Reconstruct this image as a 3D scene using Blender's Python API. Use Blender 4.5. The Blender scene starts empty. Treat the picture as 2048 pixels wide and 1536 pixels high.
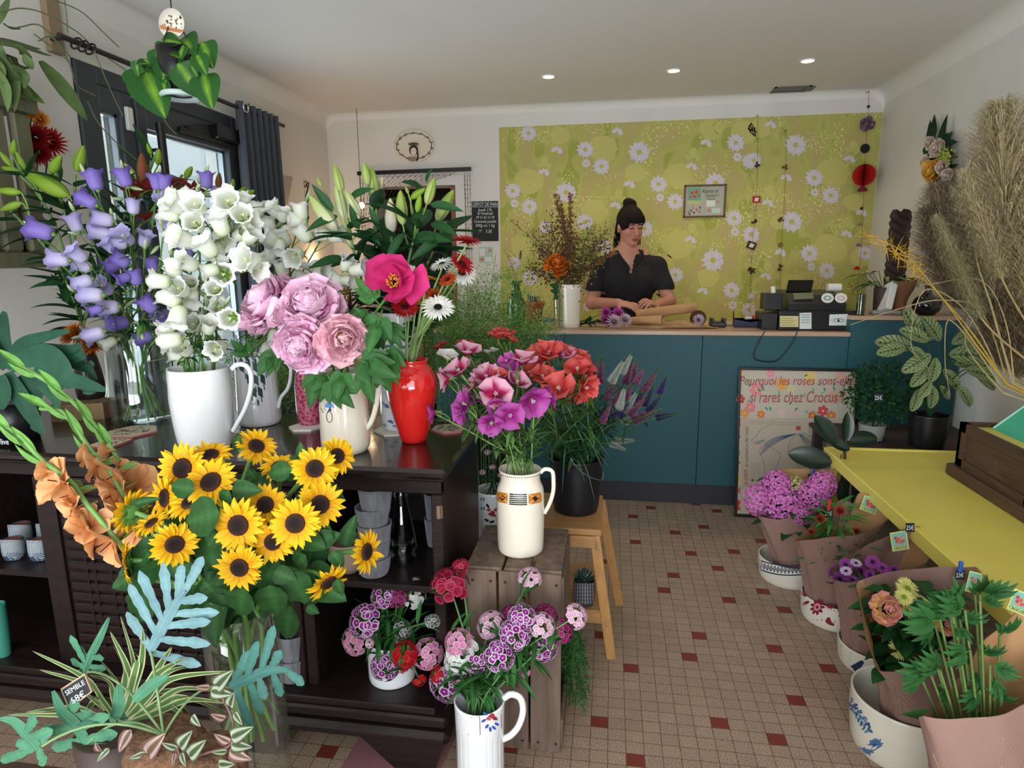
import bpy,math,random
import numpy as np
from mathutils import Vector,Matrix
PI=math.pi
SC=bpy.context.scene
COL=SC.collection
# ---------------------------------------------------------------- camera
EYE=np.array([0.0,0.0,1.38]);FPX=1274.0
_yaw,_pit,_rol=[math.radians(a) for a in (-8.775,11.109,-0.509)]
CF=np.array([math.sin(_yaw)*math.cos(_pit),math.cos(_yaw)*math.cos(_pit),-math.sin(_pit)])
_r0=np.array([math.cos(_yaw),-math.sin(_yaw),0.0]);_u0=np.cross(_r0,CF)
CR=math.cos(_rol)*_r0 + math.sin(_rol)*_u0
CU=-math.sin(_rol)*_r0 + math.cos(_rol)*_u0
cam=bpy.data.objects.new('camera',bpy.data.cameras.new('camera'));COL.objects.link(cam)
cam.data.sensor_width=36.0;cam.data.lens=36.0*FPX/2048.0;cam.data.clip_start=0.02;cam.data.clip_end=60
_m=Matrix.Identity(4)
for i in range(3):
    _m[i][0],_m[i][1],_m[i][2],_m[i][3]=CR[i],CU[i],-CF[i],EYE[i]
cam.matrix_world=_m
SC.camera=cam
# ---------------------------------------------------------------- sky, lamps, exposure
SC.view_settings.view_transform='Standard';SC.view_settings.look='None'
SC.view_settings.gamma=1.0;SC.view_settings.use_curve_mapping=False
SC.view_settings.exposure=-0.06
world=bpy.data.worlds.new('daylight');SC.world=world;world.use_nodes=True
_bg=world.node_tree.nodes['Background']
_bg.inputs[0].default_value=(0.80,0.90,1.0,1);_bg.inputs[1].default_value=2.1
SC.cycles.max_bounces=6;SC.cycles.diffuse_bounces=3;SC.cycles.glossy_bounces=3
SC.cycles.transmission_bounces=6;SC.cycles.transparent_max_bounces=8
SC.cycles.caustics_reflective=False;SC.cycles.caustics_refractive=False
SC.cycles.use_denoising=True;SC.cycles.sample_clamp_indirect=4.0
def lamp(name,kind,loc,energy,color,aim=None,**kw):
    d=bpy.data.lights.new(name,kind);d.energy=energy;d.color=color
    for k,v in kw.items(): setattr(d,k,v)
    o=bpy.data.objects.new(name,d);COL.objects.link(o);o.location=loc
    if aim is not None:
        o.rotation_euler=(Vector(aim)-Vector(loc)).to_track_quat('-Z','Y').to_euler()
    return o
# daylight entering by the shop window behind the camera and by the glazed door in the left wall
lamp('shop_window_daylight','AREA',(-0.45,-2.3,1.75),235,(0.95,0.98,1.0),(-0.45,3,1.3),shape='RECTANGLE',size=4.6,size_y=3.0)
lamp('door_daylight','AREA',(-2.36,3.05,1.25),30,(0.86,0.94,1.0),(-1.0,3.0,1.9),shape='RECTANGLE',size=1.1,size_y=1.9)
lamp('ceiling_bounce_fill','AREA',(-0.45,-1.5,0.35),120,(0.93,0.97,1.0),(-0.5,2.0,2.47),shape='RECTANGLE',size=3.4,size_y=1.0)  # added uplight that brightens the ceiling, standing in for daylight bounced off the ground
for _p in ((-0.40,4.16),(0.345,4.17),(1.08,4.11)):
    lamp('ceiling_spot_light','SPOT',(_p[0],_p[1],2.462),17,(1.0,0.78,0.52),(_p[0],_p[1],0),spot_size=2.3,spot_blend=0.8,shadow_soft_size=0.03)
# ---------------------------------------------------------------- pixel helpers: a pixel of the 2048x1536 frame at a given depth, height or side plane
def ray(px,py): return CF + CR*(px-1024.0)/FPX + CU*(768.0-py)/FPX
def at(px,py,Y): d=ray(px,py);return EYE + d*(Y/d[1])
def atz(px,py,z): d=ray(px,py);return EYE + d*((z-EYE[2])/d[2])
def atx(px,py,X): d=ray(px,py);return EYE + d*(X/d[0])
def facing(a=0.0,b=0.0): return nrm(-CF + CR*a + CU*b)
def nrm(v):
    v=np.asarray(v,float);n=np.linalg.norm(v)
    return v/n if n > 1e-12 else v
def V(*a): return np.array(a,float)
# ---------------------------------------------------------------- scene tree helpers
def thing(name,label,cat,loc=(0,0,0),group=None,rotz=0.0):
    o=bpy.data.objects.new(name,None);COL.objects.link(o)
    o.location=tuple(float(c) for c in loc);o.rotation_euler=(0,0,rotz);o.empty_display_size=0.02
    o['label']=label;o['category']=cat;o['kind']='thing'
    if group: o['group']=group
    return o
def tag(o,label=None,cat=None,group=None,kind=None):
    if label: o['label']=label
    if cat: o['category']=cat
    if group: o['group']=group
    if kind: o['kind']=kind
    return o
def link(name,mesh,parent=None,mw=None,label=None):
    """an object showing mesh; mw is its matrix in world space (parents carry only a place and a turn about z)"""
    o=bpy.data.objects.new(name,mesh);COL.objects.link(o)
    if parent is not None:
        o.parent=parent
        pm=wmat(parent)
        o.matrix_parent_inverse=pm.inverted()
    if mw is not None: o.matrix_basis=mw
    if label: o['label']=label
    return o
def wmat(o):
    m=o.matrix_basis.copy()
    if o.parent is not None: m=wmat(o.parent) @ o.matrix_parent_inverse @ m
    return m
def frame(z,x=None):
    z=nrm(z)
    x=nrm(x) if x is not None else (V(1,0,0) if abs(z[0]) < 0.9 else V(0,1,0))
    y=np.cross(z,x)
    if np.linalg.norm(y) < 1e-6: y=np.cross(z,V(0,0,1) if abs(z[2]) < .9 else V(1,0,0))
    y=nrm(y);x=np.cross(y,z)
    return x,y,z
def pose(loc,z=(0,0,1),roll=0.0,scale=1.0,x=None):
    X,Y,Z=frame(z,x);c,s=math.cos(roll),math.sin(roll)
    X,Y=c*X+s*Y,-s*X+c*Y
    if np.isscalar(scale): scale=(scale,)*3
    m=Matrix.Identity(4)
    for i in range(3):
        m[i][0],m[i][1],m[i][2],m[i][3]=X[i]*scale[0],Y[i]*scale[1],Z[i]*scale[2],loc[i]
    return m
# ---------------------------------------------------------------- materials
MATS={}
def _nodes(name):
    m=bpy.data.materials.new(name);m.use_nodes=True
    nt=m.node_tree;b=nt.nodes['Principled BSDF']
    return m,nt,b
def mat(name,color=(0.5,0.5,0.5),rough=0.5,noise=0.0,nscale=20.0,bump=0.0,bscale=60.0,metal=0.0,coat=0.0,spec=0.5,
        attr=False,transl=0.0,emit=0.0,wood=0.0,wscale=(1,12,12),trans=0.0,ior=1.45,sheen=0.0,hue=None):
    if name in MATS: return MATS[name]
    m,nt,b=_nodes(name);N=nt.nodes;L=nt.links
    b.inputs['Roughness'].default_value=rough;b.inputs['Metallic'].default_value=metal
    b.inputs['Specular IOR Level'].default_value=spec;b.inputs['Coat Weight'].default_value=coat
    b.inputs['Coat Roughness'].default_value=0.08
    b.inputs['Transmission Weight'].default_value=trans;b.inputs['IOR'].default_value=ior
    b.inputs['Sheen Weight'].default_value=sheen
    col=None
    if attr:
        a=N.new('ShaderNodeAttribute');a.attribute_name='Col';col=a.outputs['Color']
    tc=N.new('ShaderNodeTexCoord')
    if noise > 0 or wood > 0:
        mp=N.new('ShaderNodeMapping');L.new(tc.outputs['Object'],mp.inputs[0])
        tx=N.new('ShaderNodeTexNoise');L.new(mp.outputs[0],tx.inputs['Vector'])
        tx.inputs['Scale'].default_value=nscale;tx.inputs['Detail'].default_value=5
        if wood > 0:
            mp.inputs['Scale'].default_value=wscale;tx.inputs['Distortion'].default_value=0.6
        mr=N.new('ShaderNodeMapRange');k=wood if wood > 0 else noise
        mr.inputs[1].default_value=0.3;mr.inputs[2].default_value=0.7
        mr.inputs[3].default_value=1-k;mr.inputs[4].default_value=1+k*0.6
        L.new(tx.outputs['Fac'],mr.inputs[0])
        mx=N.new('ShaderNodeVectorMath');mx.operation='SCALE'
        if col is not None: L.new(col,mx.inputs[0])
        else: mx.inputs[0].default_value=color[:3]
        L.new(mr.outputs[0],mx.inputs['Scale']);col=mx.outputs[0]
    if col is not None: L.new(col,b.inputs['Base Color'])
    else: b.inputs['Base Color'].default_value=(*color[:3],1)
    if bump > 0:
        t2=N.new('ShaderNodeTexNoise');t2.inputs['Scale'].default_value=bscale;t2.inputs['Detail'].default_value=4
        if wood > 0:
            L.new(mp.outputs[0],t2.inputs['Vector'])
        else: L.new(tc.outputs['Object'],t2.inputs['Vector'])
        bp=N.new('ShaderNodeBump');bp.inputs['Strength'].default_value=bump;bp.inputs['Distance'].default_value=0.01
        L.new(t2.outputs['Fac'],bp.inputs['Height']);L.new(bp.outputs[0],b.inputs['Normal'])
    if emit > 0:
        b.inputs['Emission Color'].default_value=(*color[:3],1);b.inputs['Emission Strength'].default_value=emit
    if transl > 0:
        tr=N.new('ShaderNodeBsdfTranslucent');mi=N.new('ShaderNodeMixShader');mi.inputs[0].default_value=transl
        if col is not None: L.new(col,tr.inputs['Color'])
        else: tr.inputs['Color'].default_value=(*color[:3],1)
        L.new(b.outputs[0],mi.inputs[1]);L.new(tr.outputs[0],mi.inputs[2])
        L.new(mi.outputs[0],N['Material Output'].inputs['Surface'])
    MATS[name]=m
    return m
def glassmat(name,tint=(1,1,1),rough=0.0,amount=0.12):
    """thin clear glass: mostly see-through with a mirror-like sheen that grows at grazing angles"""
    if name in MATS: return MATS[name]
    m,nt,b=_nodes(name);N=nt.nodes;L=nt.links
    N.remove(b)
    t=N.new('ShaderNodeBsdfTransparent');t.inputs[0].default_value=(*tint,1)
    g=N.new('ShaderNodeBsdfGlossy');g.inputs['Roughness'].default_value=max(rough,0.02);g.inputs[0].default_value=(1,1,1,1)
    lw=N.new('ShaderNodeLayerWeight');lw.inputs[0].default_value=0.35
    mr=N.new('ShaderNodeMapRange');mr.inputs[3].default_value=amount*0.35;mr.inputs[4].default_value=min(0.9,amount*5)
    L.new(lw.outputs['Facing'],mr.inputs[0])
    mi=N.new('ShaderNodeMixShader');L.new(mr.outputs[0],mi.inputs[0])
    L.new(t.outputs[0],mi.inputs[1]);L.new(g.outputs[0],mi.inputs[2])
    L.new(mi.outputs[0],N['Material Output'].inputs['Surface'])
    MATS[name]=m
    return m
# ---------------------------------------------------------------- mesh collector
class MB:
    def __init__(s): s.v=[];s.c=[];s.q=[];s.t=[];s.n=0;s.ng=[]
    def add(s,v,quads=None,tris=None,col=(0.8,0.8,0.8),m=0,smooth=True):
        v=np.asarray(v,float).reshape(-1,3);k=len(v)
        c=np.asarray(col,float)
        if c.ndim == 1: c=np.broadcast_to(c[:3],(k,3))
        s.v.append(v);s.c.append(c.reshape(-1,3))
        if quads is not None and len(quads): s.q.append((np.asarray(quads,int)+s.n,m,smooth))
        if tris is not None and len(tris): s.t.append((np.asarray(tris,int)+s.n,m,smooth))
        s.n += k;return s
    def ngon(s,v,col=(0.8,0.8,0.8),m=0):
        v=np.asarray(v,float);k=len(v);c=np.asarray(col,float)
        s.v.append(v);s.c.append(np.broadcast_to(c[:3],(k,3)));s.ng.append((list(range(s.n,s.n+k)),m));s.n += k
    def grid(s,P,col=(0.8,0.8,0.8),m=0,wrap=False,smooth=True):
        """P: a x b x 3 points"""
        a,b=P.shape[:2];i=np.arange(a-1)[:,None]*b
        j=np.arange(b if wrap else b-1)[None,:];j2=(j+1) % b
        q=np.stack([i+j,i+j2,i+b+j2,i+b+j],-1).reshape(-1,4)
        c=np.asarray(col,float)
        if c.ndim == 3: c=c.reshape(-1,3)
        return s.add(P.reshape(-1,3),quads=q,col=c,m=m,smooth=smooth)
    def merge(s,o,M=None):
        for k,v in enumerate(o.v):
            pass
        base=s.n
        for v,c in zip(o.v,o.c):
            if M is not None:
                A=np.array(M)[:3,:3];v=v @ A.T + np.array(M)[:3,3]
            s.v.append(v);s.c.append(c)
        for q,m,sm in o.q: s.q.append((q+base,m,sm))
        for q,m,sm in o.t: s.t.append((q+base,m,sm))
        for g,m in o.ng: s.ng.append(([i+base for i in g],m))
        s.n += o.n
    def mesh(s,name,mats):
        me=bpy.data.meshes.new(name)
        if not isinstance(mats,(list,tuple)): mats=[mats]
        for mm in mats: me.materials.append(mm)
        v=np.concatenate(s.v) if s.v else np.zeros((0,3));c=np.concatenate(s.c) if s.c else np.zeros((0,3))
        loops=[];starts=[];mi=[];sm=[];off=0
        for arr,k in ((s.q,4),(s.t,3)):
            for f,m,smooth in arr:
                loops.append(f.reshape(-1));starts.append(off+np.arange(len(f))*k);off += len(f)*k
                mi.append(np.full(len(f),m));sm.append(np.full(len(f),smooth))
        for g,m in s.ng:
            loops.append(np.array(g));starts.append(np.array([off]));off += len(g);mi.append(np.array([m]));sm.append(np.array([False]))
        me.vertices.add(len(v));me.vertices.foreach_set('co',v.astype(np.float32).ravel())
        if loops:
            lp=np.concatenate(loops).astype(np.int32);st=np.concatenate(starts).astype(np.int32)
            me.loops.add(len(lp));me.loops.foreach_set('vertex_index',lp)
            me.polygons.add(len(st));me.polygons.foreach_set('loop_start',st)
            me.polygons.foreach_set('material_index',np.concatenate(mi).astype(np.int32))
            me.polygons.foreach_set('use_smooth',np.concatenate(sm).astype(bool))
        a=me.color_attributes.new('Col','FLOAT_COLOR','POINT')
        cc=np.ones((len(v),4),np.float32);cc[:,:3]=c;a.data.foreach_set('color',cc.ravel())
        me.update(calc_edges=True);me.validate()
        return me
    def obj(s,name,mats,parent=None,label=None,origin=None):
        """link as one object; geometry was given in world coordinates"""
        if parent is not None:
            inv=wmat(parent).inverted();A=np.array(inv)
            s.v=[v @ A[:3,:3].T + A[:3,3] for v in s.v]
            me=s.mesh(name,mats)
            o=bpy.data.objects.new(name,me);COL.objects.link(o);o.parent=parent
        else:
            if origin is not None: s.v=[v-np.asarray(origin) for v in s.v]
            me=s.mesh(name,mats)
            o=bpy.data.objects.new(name,me);COL.objects.link(o)
            if origin is not None: o.location=tuple(float(x) for x in origin)
        if label: o['label']=label
        return o
# ---------------------------------------------------------------- shapes
def S(h):
    """sRGB hex string to linear colour"""
    r=[int(h[i:i+2],16)/255 for i in (0,2,4)]
    return np.array([c/12.92 if c <= 0.04045 else ((c+0.055)/1.055)**2.4 for c in r])
def box(mb,lo,hi,col=(0.8,0.8,0.8),m=0,bev=0.0,M=None):
    lo=np.minimum(lo,hi).astype(float);hi=np.maximum(lo,np.asarray(hi,float)); 
    b=min(bev,0.45*float((hi-lo).min()))
    c=(lo+hi)/2;h=(hi-lo)/2
    if b <= 0:
        v=np.array([[x,y,z] for x in (-1,1) for y in (-1,1) for z in (-1,1)],float)*h+c
        q=[[0,1,3,2],[4,6,7,5],[0,4,5,1],[2,3,7,6],[0,2,6,4],[1,5,7,3]];tr=[]
    else:
        v=[];idx={}
        for x in (-1,1):
            for y in (-1,1):
                for z in (-1,1):
                    for a in range(3):
                        p=np.array([x,y,z])*h - np.array([x,y,z])*b*np.array([k != a for k in range(3)])
                        idx[(x,y,z,a)]=len(v);v.append(p+c)
        v=np.array(v);q=[];tr=[]
        for a in range(3):
            b1,b2=[k for k in range(3) if k != a]
            for s_ in (-1,1):
                ring=[]
                for u,w in ((-1,-1),(1,-1),(1,1),(-1,1)):
                    k=[0,0,0];k[a]=s_;k[b1]=u;k[b2]=w;ring.append(idx[(*k,a)])
                q.append(ring if s_ > 0 else ring[::-1])
            for u in (-1,1):
                for w in (-1,1):
                    k0=[0,0,0];k0[a]=-1;k0[b1]=u;k0[b2]=w;k1=list(k0);k1[a]=1
                    q.append([idx[(*k0,b1)],idx[(*k1,b1)],idx[(*k1,b2)],idx[(*k0,b2)]])
        for x in (-1,1):
            for y in (-1,1):
                for z in (-1,1): tr.append([idx[(x,y,z,0)],idx[(x,y,z,1)],idx[(x,y,z,2)]])
        # fix winding outward
        def fix(f):
            P=v[f];n=np.cross(P[1]-P[0],P[2]-P[0]);return f if np.dot(n,P.mean(0)-c) >= 0 else f[::-1]
        q=[fix(f) for f in q];tr=[fix(f) for f in tr]
    if M is not None: v=v @ np.array(M)[:3,:3].T + np.array(M)[:3,3]
    mb.add(v,quads=q,tris=tr,col=col,m=m,smooth=False)
    return mb
def beam(mb,a,b,w,h,col=(0.8,0.8,0.8),up=(0,0,1),m=0,bev=0.001):
    """a bar from a to b with section w x h"""
    a=np.asarray(a,float);b=np.asarray(b,float);L=np.linalg.norm(b-a);z=(b-a)/L
    x=np.cross(np.asarray(up,float),z)
    if np.linalg.norm(x) < 1e-5: x=V(1,0,0)
    x=nrm(x);y=np.cross(z,x)
    M=np.eye(4);M[:3,0]=x;M[:3,1]=y;M[:3,2]=z;M[:3,3]=a
    return box(mb,V(-w/2,-h/2,0),V(w/2,h/2,L),col,m,bev,M)
def tube(mb,pts,r,k=8,col=(0.3,0.5,0.2),m=0,cap=True):
    P=np.asarray(pts,float);n=len(P)
    r=np.broadcast_to(np.asarray(r,float),(n,)) if np.ndim(r) <= 1 and np.size(r) in (1,n) else np.interp(np.linspace(0,1,n),np.linspace(0,1,len(r)),r)
    T=np.gradient(P,axis=0);T /= (np.linalg.norm(T,axis=1,keepdims=True)+1e-12)
    x=frame(T[0])[0];X=[]
    for i in range(n):
        x=x - T[i]*np.dot(x,T[i]);x=nrm(x);X.append(x)
    X=np.array(X);Y=np.cross(T,X);a=np.linspace(0,2*PI,k,endpoint=False)
    G=P[:,None]+(X[:,None]*np.cos(a)[None,:,None]+Y[:,None]*np.sin(a)[None,:,None])*r[:,None,None]
    c=np.asarray(col,float)
    if c.ndim == 2:
        if len(c) != n: c=np.stack([np.interp(np.linspace(0,1,n),np.linspace(0,1,len(c)),c[:,i]) for i in range(3)],1)
        c=np.repeat(c[:,None],k,1)
    mb.grid(G,col=c,m=m,wrap=True)
    if cap:
        for e,ring in ((0,G[0]),(1,G[-1])):
            cc=c if c.ndim == 1 else (c[0,0] if e == 0 else c[-1,0])
            mb.ngon(ring[::-1] if e == 0 else ring,col=cc,m=m)
    return mb
def bez(p0,p1,p2,p3=None,n=12):
    t=np.linspace(0,1,n)[:,None];p0,p1,p2=[np.asarray(p,float) for p in (p0,p1,p2)]
    if p3 is None: return (1-t)**2*p0+2*t*(1-t)*p1+t*t*p2
    p3=np.asarray(p3,float)
    return (1-t)**3*p0+3*t*(1-t)**2*p1+3*t*t*(1-t)*p2+t**3*p3
def spline(pts,n=24):
    P=np.asarray(pts,float);d=np.r_[0,np.cumsum(np.linalg.norm(np.diff(P,axis=0),axis=1))];d /= d[-1]
    m=len(P);T=np.zeros_like(P)
    for i in range(m):
        a,b=max(i-1,0),min(i+1,m-1);T[i]=(P[b]-P[a])/(d[b]-d[a]+1e-9)
    out=[]
    for t in np.linspace(0,1,n):
        i=min(int(np.searchsorted(d,t,side='right')-1),m-2);i=max(i,0);h=d[i+1]-d[i];u=(t-d[i])/h
        out.append((2*u**3-3*u*u+1)*P[i]+(u**3-2*u*u+u)*h*T[i]+(-2*u**3+3*u*u)*P[i+1]+(u**3-u*u)*h*T[i+1])
    return np.array(out)
def lathe(mb,prof,k=48,loc=(0,0,0),col=(0.8,0.8,0.8),fn=None,m=0,n=None,warp=None,sx=1.0,sy=1.0,smooth=True):
    """prof: (r, z) rows; fn(theta, z, r, s) -> rgb array; warp(P, theta, z) -> P"""
    pr=np.asarray(prof,float)
    if n: pr=spline(np.c_[pr,np.zeros(len(pr))],n)[:,:2]
    a=np.linspace(0,2*PI,k,endpoint=False)
    R,A=np.meshgrid(pr[:,0],a,indexing='ij');Z=np.repeat(pr[:,1][:,None],k,1)
    P=np.stack([R*np.cos(A)*sx,R*np.sin(A)*sy,Z],-1)
    if warp is not None: P=warp(P,A,Z)
    c=col if fn is None else fn(A,Z,R,np.linspace(0,1,len(pr))[:,None]+0*A)
    mb.grid(P+np.asarray(loc,float),col=c,m=m,wrap=True,smooth=smooth)
    return mb
def petal_prof(kind):
    return {'oval': lambda t: np.sin(PI*np.clip(t,0,1))**0.6,
            'lance': lambda t: np.sin(PI*t**0.75)**0.9,
            'ray': lambda t: np.minimum(1,(t+0.12)*3)*np.clip((1-t)*2.6,0,1)**0.6,
            'ovate': lambda t: np.sin(PI*t**0.55)**0.85,
            'obov': lambda t: (0.25+0.75*np.clip(t/0.65,0,1)**1.1)*np.clip((1-t)*4.5,0,1)**0.5,
            'fan': lambda t: (0.15+0.85*t**0.8)*np.clip((1.0-t)*9,0,1)**0.5,
            'strap': lambda t: np.minimum(1,(t+0.15)*4)*np.clip((1-t)*3,0,1)**0.7,
            'grass': lambda t: np.minimum(1,(t+0.5)*1.6)*(1-t)**0.6,
            'heart': lambda t: np.clip(t*9,0,1)**0.5*(1-t)**0.62*1.25*(0.85+0.5*np.sin(PI*np.clip(t*1.3,0,1)))}[kind]
def blade(mb,p,d,n,L,W,kind='oval',bend=0.0,cup=0.0,nl=8,nw=4,col=(0.3,0.5,0.2),fn=None,wav=0.0,wf=3.0,ph=0.0,twist=0.0,m=0,fold=0.0,notch=0.0):
    """a petal or leaf from p along d, upper side n; bend > 0 bends towards n; fn(t, s) -> rgb"""
    d=nrm(d);n=np.asarray(n,float);n=nrm(n-d*np.dot(n,d));sd=np.cross(d,n)
    t=np.linspace(0,1,nl+1);w=petal_prof(kind)(t)*W/2 if isinstance(kind,str) else kind(t)*W/2
    ang=bend*t;dt=L/nl
    dirs=np.cos(ang)[:,None]*d+np.sin(ang)[:,None]*n;nn=-np.sin(ang)[:,None]*d+np.cos(ang)[:,None]*n
    mid=(dirs[1:]+dirs[:-1])/2*dt;C=np.asarray(p,float)+np.r_[np.zeros((1,3)),np.cumsum(mid,0)]
    s=np.linspace(-1,1,nw+1);T,Sg=np.meshgrid(t,s,indexing='ij')
    tw=twist*t;sdv=np.cos(tw)[:,None]*sd+np.sin(tw)[:,None]*nn;nv=-np.sin(tw)[:,None]*sd+np.cos(tw)[:,None]*nn
    h=cup*w[:,None]*(Sg**2)+fold*w[:,None]*np.abs(Sg)+wav*W*np.sin(T*wf*2*PI+ph+Sg*1.3)*np.abs(Sg)
    P=C[:,None]+sdv[:,None]*(w[:,None]*Sg)[...,None]+nv[:,None]*h[...,None]
    if notch: P=P+dirs[:,None]*((T**4)*(np.abs(Sg)**1.5)*-notch*L)[...,None]
    c=col if fn is None else fn(T,Sg)
    mb.grid(P,col=c,m=m)
    return C,dirs,nn
def mixc(a,b,t):
    a=np.asarray(a,float);b=np.asarray(b,float);t=np.clip(np.asarray(t,float),0,1)[...,None]
    return a*(1-t)+b*t
def text(body,loc,right,up,size,material,parent=None,name='lettering',shear=0.0,align='CENTER',ext=0.0003,off=0.0):
    cu=bpy.data.curves.new(name,'FONT');cu.body=body;cu.size=size;cu.align_x=align;cu.align_y='CENTER'
    cu.extrude=ext;cu.shear=shear;cu.offset=off;cu.resolution_u=3;cu.materials.append(material)
    o=bpy.data.objects.new(name,cu);COL.objects.link(o)
    X=nrm(right);Y=nrm(np.asarray(up,float)-X*np.dot(up,X));Z=np.cross(X,Y)
    m=Matrix.Identity(4)
    for i in range(3): m[i][0],m[i][1],m[i][2],m[i][3]=X[i],Y[i],Z[i],loc[i]
    me=bpy.data.meshes.new_from_object(o);bpy.data.objects.remove(o)
    if not me.materials: me.materials.append(material)
    o=bpy.data.objects.new(name,me);COL.objects.link(o)
    if parent is not None: o.parent=parent;o.matrix_parent_inverse=wmat(parent).inverted()
    o.matrix_basis=m
    return o
def rng(seed): return np.random.RandomState(seed)
# ================================================================ room shell
XL,XR,YB,YF,ZC=-2.17,1.79,4.88,-1.0,2.47
M_WALL=mat('white_plaster',S('d6d3cc'),0.9,noise=0.05,nscale=3,bump=0.06,bscale=40)
M_CEIL=mat('ceiling_paint',S('dcd9d3'),0.92,noise=0.02,nscale=2)
M_FRAME=mat('anthracite_frame',S('3a4046'),0.45)
M_BLACK=mat('black_plastic',S('121214'),0.35)
M_DWOOD=mat('dark_stained_wood',S('1f1312'),0.45,wood=0.45,nscale=3.0,wscale=(1.5,14,14),bump=0.12,bscale=8,coat=0.12,spec=0.35)
M_TEAL=mat('teal_counter_paint',S('1f5058'),0.55,noise=0.10,nscale=60,bump=0.05,bscale=200)
M_YEL=mat('yellow_paint',S('dccd62'),0.42,noise=0.05,nscale=4)
def structure(mb,name,mats,par=None):
    o=mb.obj(name,mats,par)
    if par is None: o['kind']='structure'
    return o
# floor of speckled tiles with red inserts
TW,TD=0.0512,0.04585;TX0,TY0=0.327,2.244
def floor_mat():
    m,nt,b=_nodes('granito_tiles');N=nt.nodes;L=nt.links
    tc=N.new('ShaderNodeTexCoord');sp=N.new('ShaderNodeSeparateXYZ');L.new(tc.outputs['Object'],sp.inputs[0])
    def line(out,o,w):
        a=N.new('ShaderNodeMath');a.operation='SUBTRACT';a.inputs[1].default_value=o;L.new(out,a.inputs[0])
        d=N.new('ShaderNodeMath');d.operation='DIVIDE';d.inputs[1].default_value=w;L.new(a.outputs[0],d.inputs[0])
        f=N.new('ShaderNodeMath');f.operation='FRACT';L.new(d.outputs[0],f.inputs[0])
        s=N.new('ShaderNodeMath');s.operation='SUBTRACT';s.inputs[1].default_value=0.5;L.new(f.outputs[0],s.inputs[0])
        ab=N.new('ShaderNodeMath');ab.operation='ABSOLUTE';L.new(s.outputs[0],ab.inputs[0])
        g=N.new('ShaderNodeMath');g.operation='GREATER_THAN';g.inputs[1].default_value=0.5-0.0009/w;L.new(ab.outputs[0],g.inputs[0])
        return g.outputs[0]
    gx=line(sp.outputs[0],TX0,TW);gy=line(sp.outputs[1],TY0,TD)
    mx=N.new('ShaderNodeMath');mx.operation='MAXIMUM';L.new(gx,mx.inputs[0]);L.new(gy,mx.inputs[1])
    at_=N.new('ShaderNodeAttribute');at_.attribute_name='Col'
    vo=N.new('ShaderNodeTexNoise');vo.inputs['Scale'].default_value=420;vo.inputs['Detail'].default_value=1;L.new(tc.outputs['Object'],vo.inputs['Vector'])
    cr=N.new('ShaderNodeValToRGB');e=cr.color_ramp.elements
    e[0].position=0.40;e[0].color=(0.30,0.26,0.22,1);e[1].position=0.52;e[1].color=(1,1,1,1)
    x=cr.color_ramp.elements.new(0.64);x.color=(1.35,1.3,1.25,1)
    L.new(vo.outputs['Fac'],cr.inputs[0])
    sc=N.new('ShaderNodeMixRGB');sc.blend_type='MIX';sc.inputs[1].default_value=(0.85,0.85,0.85,1);L.new(cr.outputs[0],sc.inputs[2]);L.new(at_.outputs['Alpha'],sc.inputs[0])
    mu=N.new('ShaderNodeMixRGB');mu.blend_type='MULTIPLY';mu.inputs[0].default_value=1;L.new(at_.outputs['Color'],mu.inputs[1]);L.new(sc.outputs[0],mu.inputs[2])
    n2=N.new('ShaderNodeTexNoise');n2.inputs['Scale'].default_value=2.5;L.new(tc.outputs['Object'],n2.inputs['Vector'])
    m2=N.new('ShaderNodeMapRange');m2.inputs[3].default_value=0.8;m2.inputs[4].default_value=1.15;L.new(n2.outputs['Fac'],m2.inputs[0])
    v2=N.new('ShaderNodeVectorMath');v2.operation='SCALE';L.new(mu.outputs[0],v2.inputs[0]);L.new(m2.outputs[0],v2.inputs['Scale'])
    gr=N.new('ShaderNodeMixRGB');L.new(mx.outputs[0],gr.inputs[0]);L.new(v2.outputs[0],gr.inputs[1]);gr.inputs[2].default_value=(*S('463329'),1)
    L.new(gr.outputs[0],b.inputs['Base Color']);b.inputs['Roughness'].default_value=0.5;b.inputs['Specular IOR Level'].default_value=0.35
    return m
M_FLOOR=floor_mat()
RED=[(-2,26),(-4,23),(3,28),(5,26),(3,21),(0,19),(-4,16),(5,15),(1,14),(3,11),(-1,9),(-2,6),(3,5),(-7,11),(0,-1),(-1,-4),(-5,-6),(-7,-12),(0,-11),
       (-5,-15),(-7,-2),(5,-2),(8,-4),(5,-8),(3,-12),(6,7),(7,4),(8,18),(-22,-17),(-12,-15),(9,10),(-9,4),(-11,20),(9,-9),(11,0),(-14,8)]
mb=MB();i0,i1,j0,j1=-49,29,-71,58
red=set(RED);rr=rng(3);T0=S('a8927f')
xs=TX0+np.arange(i0,i1+1)*TW;ys=TY0+np.arange(j0,j1+1)*TD
for j in range(j0,j1):
    v=[];c=[];q=[]
    for i in range(i0,i1):
        k=len(v);v += [[xs[i-i0],ys[j-j0],0],[xs[i-i0+1],ys[j-j0],0],[xs[i-i0+1],ys[j-j0+1],0],[xs[i-i0],ys[j-j0+1],0]]
        cc=S('7d3428') if (i,j) in red else T0*(0.93+0.14*rr.rand())
        c += [cc]*4;q.append([k,k+1,k+2,k+3])
    mb.add(v,quads=q,col=np.array(c),smooth=False)
fo=structure(mb,'floor',M_FLOOR)
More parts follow.
